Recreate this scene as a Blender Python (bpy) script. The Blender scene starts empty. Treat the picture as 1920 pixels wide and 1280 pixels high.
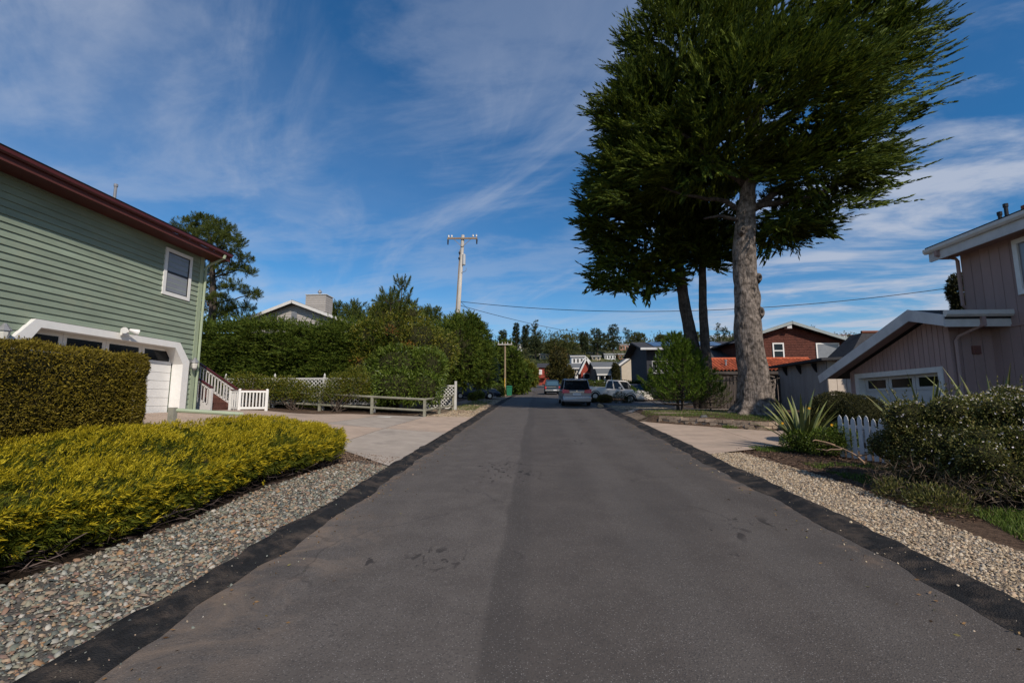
import bpy, math, random
import numpy as np
from mathutils import Matrix, Vector

# ---------------------------------------------------------------- camera, sky, sun, exposure
scene = bpy.context.scene
COL = scene.collection
CAMZ, FPX = 2.0, 887.0
PITCH, YAW = math.atan(115 / 887), math.radians(3.7)
_f = np.array([-math.sin(YAW) * math.cos(PITCH), math.cos(YAW) * math.cos(PITCH), math.sin(PITCH)])
_r = np.array([math.cos(YAW), math.sin(YAW), 0.0])
_u = np.cross(_r, _f)
CAM = np.array([0.0, 0.0, CAMZ])
cam_data = bpy.data.cameras.new("camera")
cam_data.sensor_width = 36.0
cam_data.lens = FPX / 1920 * 36
cam_data.clip_start, cam_data.clip_end = 0.05, 5000
cam = bpy.data.objects.new("camera", cam_data)
COL.objects.link(cam)
cam.matrix_world = Matrix(((_r[0], _u[0], -_f[0], 0), (_r[1], _u[1], -_f[1], 0), (_r[2], _u[2], -_f[2], CAMZ), (0, 0, 0, 1)))
scene.camera = cam

SUN = Vector((0.54, -0.84, 0.79)).normalized()      # towards the sun: behind the camera on its right
world = bpy.data.worlds.new("World")
scene.world = world
world.use_nodes = True
wn, wl = world.node_tree.nodes, world.node_tree.links
wn.clear()


def WN(t, **k):
    n = wn.new(t)
    for a, b in k.items():
        setattr(n, a, b)
    return n


def wmath(op, a, b=None, clamp=False):
    n = WN("ShaderNodeMath", operation=op, use_clamp=clamp)
    for i, v in enumerate((a, b)):
        if v is None:
            continue
        if isinstance(v, (int, float)):
            n.inputs[i].default_value = v
        else:
            wl.new(v, n.inputs[i])
    return n.outputs[0]


sky = WN("ShaderNodeTexSky", sky_type="NISHITA", sun_disc=False)
sky.sun_elevation = math.asin(SUN.z)
sky.sun_rotation = math.atan2(SUN.x, SUN.y)
sky.air_density, sky.dust_density, sky.ozone_density = 1.0, 0.25, 3.5
tc = WN("ShaderNodeTexCoord")
sep = WN("ShaderNodeSeparateXYZ")
wl.new(tc.outputs["Generated"], sep.inputs[0])
den = wmath("ADD", wmath("MAXIMUM", sep.outputs[2], 0.0), 0.10)
cx, cy = wmath("DIVIDE", sep.outputs[0], den), wmath("DIVIDE", sep.outputs[1], den)
comb = WN("ShaderNodeCombineXYZ")
wl.new(cx, comb.inputs[0]); wl.new(cy, comb.inputs[1])


def cloud_noise(rot, sc, loc, nscale, detail, rough, dist=0.0):
    mp = WN("ShaderNodeMapping", vector_type="TEXTURE")
    mp.inputs["Rotation"].default_value = (0, 0, math.radians(rot))
    mp.inputs["Scale"].default_value = sc
    mp.inputs["Location"].default_value = loc
    wl.new(comb.outputs[0], mp.inputs[0])
    nz = WN("ShaderNodeTexNoise")
    nz.inputs["Scale"].default_value = nscale
    nz.inputs["Detail"].default_value = detail
    nz.inputs["Roughness"].default_value = rough
    nz.inputs["Distortion"].default_value = dist
    wl.new(mp.outputs[0], nz.inputs[0])
    return nz.outputs["Fac"]


def wramp(v, lo, hi):
    n = WN("ShaderNodeMapRange", interpolation_type="SMOOTHSTEP")
    wl.new(v, n.inputs[0])
    n.inputs[1].default_value, n.inputs[2].default_value = lo, hi
    return n.outputs[0]


veil = cloud_noise(-40, (1.35, 1.0, 1), (5.5, 7.1, 0), 0.75, 7, 0.56, 0.4)      # broad thin veils
streak = cloud_noise(-60, (1.5, 0.55, 1), (4.2, 8.8, 0), 1.1, 9, 0.60, 0.9)     # combed cirrus
puffs = cloud_noise(-12, (1.3, 0.65, 1), (6.2, 6.2, 0), 1.5, 9, 0.6, 0.35)       # denser banks low in the sky
side = wramp(cx, 0.25, 1.7)                                                  # the banks lie to the east of the street
west = wramp(wmath("MULTIPLY", cx, -1.0), 0.05, 1.5)                         # the thin veil thickens to the west
cover = wmath("ADD", wmath("MULTIPLY", wramp(veil, 0.34, 0.74), wmath("ADD", wmath("MULTIPLY", west, 0.36), 0.04)), wmath("MULTIPLY", wmath("MULTIPLY", wramp(streak, 0.46, 0.80), 0.42), wramp(veil, 0.25, 0.55)))
bank = wmath("MULTIPLY", wramp(puffs, 0.42, 0.64), wmath("ADD", wmath("MULTIPLY", side, 0.66), 0.24))
cover = wmath("ADD", cover, bank)
cover = wmath("MINIMUM", cover, 0.82)
hs = WN("ShaderNodeHueSaturation")
hs.inputs["Saturation"].default_value = 1.34
hs.inputs["Value"].default_value = 1.10
wl.new(sky.outputs[0], hs.inputs["Color"])
mixc = WN("ShaderNodeMix", data_type="RGBA")
mixc.inputs[7].default_value = (4.9, 5.4, 6.5, 1)
wl.new(cover, mixc.inputs[0]); wl.new(hs.outputs[0], mixc.inputs[6])
bg = WN("ShaderNodeBackground")
bg.inputs[1].default_value = 0.10
wl.new(mixc.outputs[2], bg.inputs[0])
wo = WN("ShaderNodeOutputWorld")
wl.new(bg.outputs[0], wo.inputs[0])

sun_data = bpy.data.lights.new("sun", "SUN")
sun_data.energy = 3.9
sun_data.angle = math.radians(0.55)
sun_data.color = (1.0, 0.90, 0.78)
sun = bpy.data.objects.new("sun", sun_data)
sun.rotation_euler = SUN.to_track_quat("Z", "Y").to_euler()
sun.location = (20, -30, 40)
COL.objects.link(sun)

vs = scene.view_settings
vs.view_transform = "Standard"
vs.look = "None"
vs.exposure, vs.gamma = 0.0, 1.0
vs.use_curve_mapping = False
scene.cycles.max_bounces = 5
scene.cycles.diffuse_bounces = 3
scene.cycles.glossy_bounces = 3
scene.cycles.transmission_bounces = 3
scene.cycles.transparent_max_bounces = 4
# ---------------------------------------------------------------- helpers
RNG = np.random.default_rng(7)
random.seed(7)


def ray(px, py):
    return _f + _r * (px - 960) / FPX + _u * (640 - py) / FPX


def atY(px, py, Y):
    d = ray(px, py)
    return CAM + d * (Y / d[1])


def atX(px, py, X):
    d = ray(px, py)
    return CAM + d * (X / d[0])


def ss(a, b, x):
    t = np.clip((np.asarray(x, float) - a) / (b - a), 0, 1)
    return t * t * (3 - 2 * t)


def prof(y):
    y = np.asarray(y, float)
    base = 0.056 * y - 0.25 * np.exp(-((y - 60) / 14) ** 2)
    far = 0.056 * 108 + 0.8 * (1 - np.exp(-np.maximum(y - 108, 0) * 0.056 / 0.8))
    return np.where(y > 108, far, base)


WALLX = [4.2, 4.76, 8.04, 10.6, 12.2]
WALLY = [21.2, 20.58, 17.78, 19.0, 19.6]


def ground(x, y):
    x, y = np.broadcast_arrays(np.asarray(x, float), np.asarray(y, float))
    z = prof(y)
    k = 0.085 + (0.045 - 0.085) * ss(15, 22, y)
    lat = np.maximum(np.minimum(-x, 22) - 3.4, 0)
    z = z + k * lat * (1 - ss(120, 160, y))
    pad = ss(-9.6, -11.6, x) * ss(4, 8, y) * (1 - ss(17.5, 21, y))
    z = z * (1 - pad) + (1.66 + 0.012 * (y - 15)) * pad
    bed = np.clip((y - np.interp(x, WALLX, WALLY)) / 0.22, 0, 1) * (1 - ss(23, 31, y)) * ss(4.35, 4.8, x) * (1 - ss(13, 16, x))
    z = z + 0.30 * bed
    hm = 1 + 0.10 * np.sin(x / 61 + 0.6) + 0.07 * np.sin(x / 23 + 2) + 0.05 * np.sin(x / 11)
    z = z + 33 * ss(165, 345, y) * hm - 14 * ss(360, 700, y)
    return z


def gz(x, y):
    return float(ground(x, y))


def gnd(px, py, ymin=3.0, ymax=420.0):
    """where the line of sight through a point of the photograph meets the ground"""
    d = ray(px, py)
    Y = np.linspace(ymin, ymax, 4000)
    X, Z = CAM[0] + d[0] / d[1] * Y, CAM[2] + d[2] / d[1] * Y
    below = np.nonzero(Z <= ground(X, Y))[0]
    i = below[0] if len(below) else len(Y) - 1
    return np.array([X[i], Y[i], gz(X[i], Y[i])])


def nz3(P, s=1.0, seed=0.0):
    """cheap smooth pseudo-noise in [-1, 1] for an (N, 3) array"""
    P = np.asarray(P, float) * s + seed
    x, y, z = P[..., 0], P[..., 1], P[..., 2]
    return (np.sin(1.7 * x + 2.1 * np.sin(0.9 * y + 1.3 * z)) + np.sin(2.3 * y + 1.9 * np.sin(1.1 * z + 0.7 * x)) + np.sin(1.9 * z + 2.2 * np.sin(1.2 * x + 0.8 * y))) / 3


def unit(v):
    v = np.asarray(v, float)
    return v / np.maximum(np.linalg.norm(v, axis=-1, keepdims=True), 1e-9)


# ---- objects
def tag(o, label=None, cat=None, group=None, kind=None):
    if label: o["label"] = label
    if cat: o["category"] = cat
    if group: o["group"] = group
    if kind: o["kind"] = kind
    return o


def thing(name, label, cat, loc=(0, 0, 0), rotz=0.0, group=None):
    o = bpy.data.objects.new(name, None)
    o.empty_display_size = 0.2
    COL.objects.link(o)
    o.location = [float(v) for v in loc]
    o.rotation_euler = (0, 0, rotz)
    return tag(o, label, cat, group)


def wloc(o):
    v = Vector((0, 0, 0))
    while o is not None:
        v = v + o.location
        o = o.parent
    return np.array(v)


def link(name, me, parent=None, mat=None, smooth=False):
    if mat is not None and not me.materials:
        me.materials.append(mat)
    if smooth:
        me.polygons.foreach_set("use_smooth", [True] * len(me.polygons))
    o = bpy.data.objects.new(name, me)
    COL.objects.link(o)
    if parent is not None:
        o.parent = parent
    return o


def np_mesh(name, verts, quads=None, tris=None):
    me = bpy.data.meshes.new(name)
    verts = np.ascontiguousarray(verts, dtype=np.float32).reshape(-1, 3)
    me.vertices.add(len(verts))
    me.vertices.foreach_set("co", verts.ravel())
    idx, tot = [], []
    for a, k in ((quads, 4), (tris, 3)):
        if a is not None and len(a):
            a = np.asarray(a, dtype=np.int32).reshape(-1, k)
            idx.append(a.ravel()); tot.append(np.full(len(a), k, dtype=np.int32))
    idx, tot = np.concatenate(idx), np.concatenate(tot)
    me.loops.add(len(idx))
    me.loops.foreach_set("vertex_index", idx)
    me.polygons.add(len(tot))
    me.polygons.foreach_set("loop_start", np.concatenate(([0], np.cumsum(tot)[:-1])).astype(np.int32))
    me.polygons.foreach_set("loop_total", tot)
    me.update(calc_edges=True)
    return me


class MB:
    """collects simple shapes; build() links them as ONE mesh object"""

    def __init__(s):
        s.v, s.f = [], []

    def add(s, verts, faces):
        n = len(s.v)
        s.v += [tuple(float(c) for c in p) for p in verts]
        s.f += [tuple(i + n for i in fc) for fc in faces]
        return s

    def box(s, lo, hi):
        x0, y0, z0 = lo; x1, y1, z1 = hi
        return s.add([(x0, y0, z0), (x1, y0, z0), (x1, y1, z0), (x0, y1, z0), (x0, y0, z1), (x1, y0, z1), (x1, y1, z1), (x0, y1, z1)],
                     [(0, 3, 2, 1), (4, 5, 6, 7), (0, 1, 5, 4), (1, 2, 6, 5), (2, 3, 7, 6), (3, 0, 4, 7)])

    def bar(s, p, q, w, h, up=(0, 0, 1)):
        """a box w wide and h high along the line p-q"""
        p, q = np.array(p, float), np.array(q, float)
        d = unit(q - p)
        sd = np.cross(d, up)
        if np.linalg.norm(sd) < 1e-6:
            sd = np.cross(d, (1, 0, 0))
        sd = unit(sd); uu = np.cross(sd, d)
        a, b = sd * w / 2, uu * h / 2
        return s.add([p - a - b, p + a - b, p + a + b, p - a + b, q - a - b, q + a - b, q + a + b, q - a + b],
                     [(0, 1, 2, 3), (7, 6, 5, 4), (0, 4, 5, 1), (1, 5, 6, 2), (2, 6, 7, 3), (3, 7, 4, 0)])

    def tube(s, pts, rad, n=8, caps=True):
        pts = np.array(pts, float)
        rad = np.broadcast_to(np.asarray(rad, float), (len(pts),))
        base, rings = len(s.v), []
        ref = np.array((0.0, 0.0, 1.0))
        for i, p in enumerate(pts):
            d = unit(pts[min(i + 1, len(pts) - 1)] - pts[max(i - 1, 0)])
            a = np.cross(d, ref)
            if np.linalg.norm(a) < 0.05:
                a = np.cross(d, (1, 0, 0))
            a = unit(a); b = np.cross(d, a)
            for k in range(n):
                t = 2 * math.pi * k / n
                s.v.append(tuple(p + rad[i] * (math.cos(t) * a + math.sin(t) * b)))
        for i in range(len(pts) - 1):
            for k in range(n):
                k2 = (k + 1) % n
                s.f.append((base + i * n + k, base + (i + 1) * n + k, base + (i + 1) * n + k2, base + i * n + k2))
        if caps:
            s.f.append(tuple(base + k for k in range(n)))
            s.f.append(tuple(base + (len(pts) - 1) * n + k for k in reversed(range(n))))
        return s

    def prism(s, poly, ax, lo, hi):
        """a polygon in the plane across axis ax, extruded along it from lo to hi"""
        n = len(poly)
        def P(a, b, c):
            return {0: (c, a, b), 1: (a, c, b), 2: (a, b, c)}[ax]
        return s.add([P(a, b, lo) for a, b in poly] + [P(a, b, hi) for a, b in poly],
                     [tuple(range(n))[::-1], tuple(range(n, 2 * n))] + [(i, (i + 1) % n, n + (i + 1) % n, n + i) for i in range(n)])

    def quad(s, *p):
        return s.add(p, [tuple(range(len(p)))])

    def loft(s, secs, caps=True, closed=True):
        n = len(secs[0])
        V = [p for sec in secs for p in sec]
        F = []
        for i in range(len(secs) - 1):
            for k in range(n if closed else n - 1):
                k2 = (k + 1) % n
                F.append((i * n + k, i * n + k2, (i + 1) * n + k2, (i + 1) * n + k))
        if caps:
            F.append(tuple(range(n))[::-1]); F.append(tuple((len(secs) - 1) * n + k for k in range(n)))
        return s.add(V, F)

    def build(s, name, mat, parent=None, world=True, smooth=False, bevel=0.0):
        v = np.array(s.v, float)
        if parent is not None and world:
            v = v - wloc(parent)
        me = bpy.data.meshes.new(name)
        me.from_pydata([tuple(p) for p in v], [], s.f)
        me.update()
        import bmesh
        bm = bmesh.new(); bm.from_mesh(me)
        bmesh.ops.recalc_face_normals(bm, faces=bm.faces)
        bm.to_mesh(me); bm.free()
        o = link(name, me, parent, mat, smooth)
        if bevel:
            m = o.modifiers.new("soft edges", "BEVEL")
            m.width, m.segments, m.limit_method = bevel, 2, "ANGLE"
        return o


def copy_at(o, loc, parent=None, scale=None, rot=None):
    c = o.copy()
    COL.objects.link(c)
    c.parent = parent if parent is not None else o.parent
    c.location = loc
    if scale is not None: c.scale = scale
    if rot is not None: c.rotation_euler = rot
    return c


# ---- materials
MATS = {}


def pmat(name, col, rough=0.75, var=0.15, scale=6.0, bump=0.0, bscale=60.0, spec=0.3, metal=0.0, ovar=0.0, stretch=(1, 1, 1), dirt=None, dscale=1.2, dlo=0.52, dhi=0.75):
    if name in MATS:
        return MATS[name]
    m = bpy.data.materials.new(name)
    m.use_nodes = True
    nt = m.node_tree; nd, lk = nt.nodes, nt.links
    b = nd["Principled BSDF"]
    b.inputs["Roughness"].default_value = rough
    b.inputs["Specular IOR Level"].default_value = spec
    b.inputs["Metallic"].default_value = metal
    t = nd.new("ShaderNodeTexCoord")
    mp = nd.new("ShaderNodeMapping"); mp.inputs["Scale"].default_value = stretch
    lk.new(t.outputs["Object"], mp.inputs[0])
    n = nd.new("ShaderNodeTexNoise"); n.inputs["Scale"].default_value = scale; n.inputs["Detail"].default_value = 6; n.inputs["Roughness"].default_value = 0.62
    lk.new(mp.outputs[0], n.inputs[0])
    r = nd.new("ShaderNodeValToRGB")
    r.color_ramp.elements[0].position, r.color_ramp.elements[1].position = 0.3, 0.7
    r.color_ramp.elements[0].color = (*[c * (1 - var) for c in col], 1)
    r.color_ramp.elements[1].color = (*[min(c * (1 + var), 1) for c in col], 1)
    lk.new(n.outputs["Fac"], r.inputs[0])
    out = r.outputs[0]
    if dirt is not None:
        n2 = nd.new("ShaderNodeTexNoise"); n2.inputs["Scale"].default_value = dscale; n2.inputs["Detail"].default_value = 7; n2.inputs["Roughness"].default_value = 0.65
        lk.new(t.outputs["Object"], n2.inputs[0])
        mr = nd.new("ShaderNodeMapRange"); mr.inputs[1].default_value, mr.inputs[2].default_value = dlo, dhi
        lk.new(n2.outputs["Fac"], mr.inputs[0])
        mx = nd.new("ShaderNodeMix"); mx.data_type = "RGBA"
        lk.new(mr.outputs[0], mx.inputs[0]); lk.new(out, mx.inputs[6]); mx.inputs[7].default_value = (*dirt, 1)
        out = mx.outputs[2]
    if ovar:
        oi = nd.new("ShaderNodeObjectInfo")
        mr = nd.new("ShaderNodeMapRange"); mr.inputs[3].default_value, mr.inputs[4].default_value = 1 - ovar, 1 + ovar
        lk.new(oi.outputs["Random"], mr.inputs[0])
        h = nd.new("ShaderNodeHueSaturation"); lk.new(mr.outputs[0], h.inputs["Value"]); lk.new(out, h.inputs["Color"])
        out = h.outputs[0]
    lk.new(out, b.inputs["Base Color"])
    if bump:
        n3 = nd.new("ShaderNodeTexNoise"); n3.inputs["Scale"].default_value = bscale; n3.inputs["Detail"].default_value = 4
        lk.new(mp.outputs[0], n3.inputs[0])
        bp = nd.new("ShaderNodeBump"); bp.inputs["Strength"].default_value = bump; bp.inputs["Distance"].default_value = 0.02
        lk.new(n3.outputs["Fac"], bp.inputs["Height"]); lk.new(bp.outputs[0], b.inputs["Normal"])
    MATS[name] = m
    return m


def leafmat(name, cols, rough=0.6, trans=0.25, spec=0.25, clump=0.9, cvar=0.35):
    """foliage: each leaf takes its own shade from cols; slow variation from branch to branch"""
    if name in MATS:
        return MATS[name]
    m = bpy.data.materials.new(name)
    m.use_nodes = True
    nd, lk = m.node_tree.nodes, m.node_tree.links
    b = nd["Principled BSDF"]
    b.inputs["Roughness"].default_value = rough
    b.inputs["Specular IOR Level"].default_value = spec
    g = nd.new("ShaderNodeNewGeometry")
    t = nd.new("ShaderNodeTexCoord")
    n = nd.new("ShaderNodeTexNoise"); n.inputs["Scale"].default_value = clump; n.inputs["Detail"].default_value = 3
    lk.new(t.outputs["Object"], n.inputs[0])
    a = nd.new("ShaderNodeMath"); a.operation = "MULTIPLY_ADD"
    lk.new(n.outputs["Fac"], a.inputs[0]); a.inputs[1].default_value = 2 * cvar; a.inputs[2].default_value = -cvar
    a2 = nd.new("ShaderNodeMath"); a2.operation = "ADD"; a2.use_clamp = True
    lk.new(g.outputs["Random Per Island"], a2.inputs[0]); lk.new(a.outputs[0], a2.inputs[1])
    r = nd.new("ShaderNodeValToRGB")
    el = r.color_ramp.elements
    el[0].position, el[0].color = 0.05, (*cols[0], 1)
    el[1].position, el[1].color = 0.95, (*cols[-1], 1)
    for i, c in enumerate(cols[1:-1], 1):
        e = el.new(0.05 + 0.9 * i / (len(cols) - 1)); e.color = (*c, 1)
    lk.new(a2.outputs[0], r.inputs[0])
    lk.new(r.outputs[0], b.inputs["Base Color"])
    tr = nd.new("ShaderNodeBsdfTranslucent")
    lk.new(r.outputs[0], tr.inputs[0])
    mx = nd.new("ShaderNodeMixShader"); mx.inputs[0].default_value = trans
    lk.new(b.outputs[0], mx.inputs[1]); lk.new(tr.outputs[0], mx.inputs[2])
    lk.new(mx.outputs[0], nd["Material Output"].inputs[0])
    MATS[name] = m
    return m


def islandmat(name, cols, rough=0.7, bump=0.0):
    """stones: each takes its own colour"""
    if name in MATS:
        return MATS[name]
    m = leafmat(name, cols, rough=rough, trans=0.0, spec=0.3, clump=3.0, cvar=0.12)
    return m


# ---- foliage
def blades(P, D, L, W, rng=RNG, sag=0.0, tri=False):
    N = len(P)
    L = np.broadcast_to(np.asarray(L, float), (N,))[:, None]
    W = np.broadcast_to(np.asarray(W, float), (N,))[:, None]
    S = unit(np.cross(D, rng.normal(size=(N, 3))))
    T = P + D * L
    T[:, 2] -= (sag * L)[:, 0]
    if tri:
        return np.stack([P + S * W * 0.5, T, P - S * W * 0.5], axis=1)
    M = P + D * L * 0.45
    return np.stack([P, M + S * W * 0.5, T, M - S * W * 0.5], axis=1)


def plumes(C, D, length, n, bl, bw, spread=0.35, fan=0.75, rng=RNG, sag=0.0):
    """feathery branch ends: n blades along each axis C + t*D*length"""
    N = len(C)
    length = np.broadcast_to(np.asarray(length, float), (N,))
    t = rng.random((N, n))
    R = rng.normal(size=(N, n, 3))
    Dn = D[:, None, :]
    R = R - (R * Dn).sum(-1, keepdims=True) * Dn
    R = unit(R)
    P = C[:, None, :] + Dn * (t * length[:, None])[..., None] + R * (spread * length[:, None] * rng.random((N, n)) * (1.02 - t) * 0.8)[..., None]
    d = unit(Dn + R * (fan * (1.1 - 0.7 * t))[..., None])
    k = bl * (1.15 - 0.5 * t) * (0.7 + 0.6 * rng.random((N, n)))
    return blades(P.reshape(-1, 3), d.reshape(-1, 3), k.ravel(), bw, rng, sag, True)


def shell(lobes, n, rng=RNG, inner=0.8, low=-0.9):
    """points and outward normals on the outside of a union of ellipsoids (cx,cy,cz,rx,ry,rz)"""
    lobes = np.array(lobes, float)
    area = (lobes[:, 3] * lobes[:, 4] + lobes[:, 4] * lobes[:, 5] + lobes[:, 3] * lobes[:, 5])
    P, Nn = [], []
    got, tries = 0, 0
    while got < n and tries < 30:
        tries += 1
        m = int((n - got) * 1.5) + 20
        k = rng.choice(len(lobes), size=m, p=area / area.sum())
        d = unit(rng.normal(size=(m, 3)))
        rr = inner + (1 - inner) * rng.random(m) ** 0.6
        p = lobes[k, :3] + d * lobes[k, 3:] * rr[:, None]
        nn = unit(d / lobes[k, 3:])
        ok = d[:, 2] > low
        for j in range(len(lobes)):
            q = ((p - lobes[j, :3]) / lobes[j, 3:])
            ok &= ((q * q).sum(1) > (inner * 0.9) ** 2) | (k == j)
        P.append(p[ok]); Nn.append(nn[ok]); got += ok.sum()
    return np.concatenate(P)[:n], np.concatenate(Nn)[:n]


def core_ellipsoids(lobes, f=0.75, n=10, jit=0.12, rng=RNG):
    V, Q = [], []
    for (cx_, cy_, cz_, rx, ry, rz) in lobes:
        b = sum(len(v) for v in V)
        th = np.linspace(0.02, math.pi - 0.02, n)
        ph = np.linspace(0, 2 * math.pi, 2 * n, endpoint=False)
        T, Ph = np.meshgrid(th, ph, indexing="ij")
        d = np.stack([np.sin(T) * np.cos(Ph), np.sin(T) * np.sin(Ph), np.cos(T)], -1)
        k = f * (1 + jit * nz3(d * 4 + cx_, 1.0, cz_))
        v = d * np.array((rx, ry, rz)) * k[..., None] + np.array((cx_, cy_, cz_))
        V.append(v.reshape(-1, 3))
        for i in range(n - 1):
            for j in range(2 * n):
                j2 = (j + 1) % (2 * n)
                Q.append((b + i * 2 * n + j, b + (i + 1) * 2 * n + j, b + (i + 1) * 2 * n + j2, b + i * 2 * n + j2))
    return np.concatenate(V), np.array(Q)


def foliage(name, quads, mat, parent=None, core=None, kind=None):
    quads = quads if isinstance(quads, (list, tuple)) else [quads]
    q4 = [q for q in quads if q.shape[1] == 4]; q3 = [q for q in quads if q.shape[1] == 3]
    v4 = np.concatenate(q4).reshape(-1, 3) if q4 else np.zeros((0, 3)); v3 = np.concatenate(q3).reshape(-1, 3) if q3 else np.zeros((0, 3))
    f = np.arange(len(v4)).reshape(-1, 4); f3 = np.arange(len(v3)).reshape(-1, 3) + len(v4)
    v = np.concatenate([v4, v3])
    nleaf, ncore = len(f), 0
    if core is not None:
        f = np.concatenate([f, np.asarray(core[1]) + len(v)]); v = np.concatenate([v, core[0]]); ncore = len(core[1])
    if parent is not None:
        v = v - wloc(parent)
    me = np_mesh(name, v, f, f3)
    me.materials.append(mat)
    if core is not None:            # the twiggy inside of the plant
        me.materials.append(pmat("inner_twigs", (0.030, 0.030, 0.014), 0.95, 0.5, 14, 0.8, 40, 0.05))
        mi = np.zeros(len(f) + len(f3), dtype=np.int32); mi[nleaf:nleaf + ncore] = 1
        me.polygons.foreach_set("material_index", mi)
    o = link(name, me, parent)
    if kind: o["kind"] = kind
    return o


def sheet(name, fx, us, vs_, mat, parent=None, smooth=True):
    """a surface over a grid: fx(u, v) -> (x, y, z) arrays"""
    U, V = np.meshgrid(us, vs_, indexing="ij")
    X, Y, Z = fx(U, V)
    P = np.stack([X, Y, Z], -1).reshape(-1, 3)
    nu, nv = len(us), len(vs_)
    I = np.arange(nu * nv).reshape(nu, nv)
    q = np.stack([I[:-1, :-1], I[1:, :-1], I[1:, 1:], I[:-1, 1:]], -1).reshape(-1, 4)
    if parent is not None:
        P = P - wloc(parent)
    return link(name, np_mesh(name, P, q), parent, mat, smooth)


ICO_V = None


def pebbles(P, R, rng=RNG, flat=0.65):
    """low rounded stones, their undersides left off: returns verts, quads for many at once"""
    N = len(P)
    ang = np.linspace(0, 2 * math.pi, 6, endpoint=False)
    ring0 = np.stack([np.cos(ang) * 0.60, np.sin(ang) * 0.60, np.full(6, 0.72)], -1)
    ring1 = np.stack([np.cos(ang + 0.5), np.sin(ang + 0.5), np.full(6, -0.25)], -1)
    B = np.concatenate([ring0, ring1])
    V = B[None] * (1 + 0.17 * rng.normal(size=(N, 12, 1)).clip(-1.6, 1.6))
    sc = np.stack([1 + 0.5 * rng.random(N), 0.7 + 0.3 * rng.random(N), flat * (0.7 + 0.6 * rng.random(N))], -1)
    V = V * sc[:, None, :] * R[:, None, None]
    a = rng.random(N) * 6.283
    c, s = np.cos(a)[:, None], np.sin(a)[:, None]
    V = np.stack([V[..., 0] * c - V[..., 1] * s, V[..., 0] * s + V[..., 1] * c, V[..., 2]], -1)
    tx, ty = rng.normal(size=(N, 1)) * 0.3, rng.normal(size=(N, 1)) * 0.3
    V[..., 2] = V[..., 2] + V[..., 0] * tx + V[..., 1] * ty
    V = V + P[:, None, :]
    f = []
    for k in range(6):
        k2 = (k + 1) % 6
        f.append((k, 6 + k, 6 + k2, k2))
    f.append((0, 1, 2, 3)); f.append((0, 3, 4, 5))
    F = (np.array(f)[None] + (np.arange(N) * 12)[:, None, None]).reshape(-1, 4)
    return V.reshape(-1, 3), F
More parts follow.
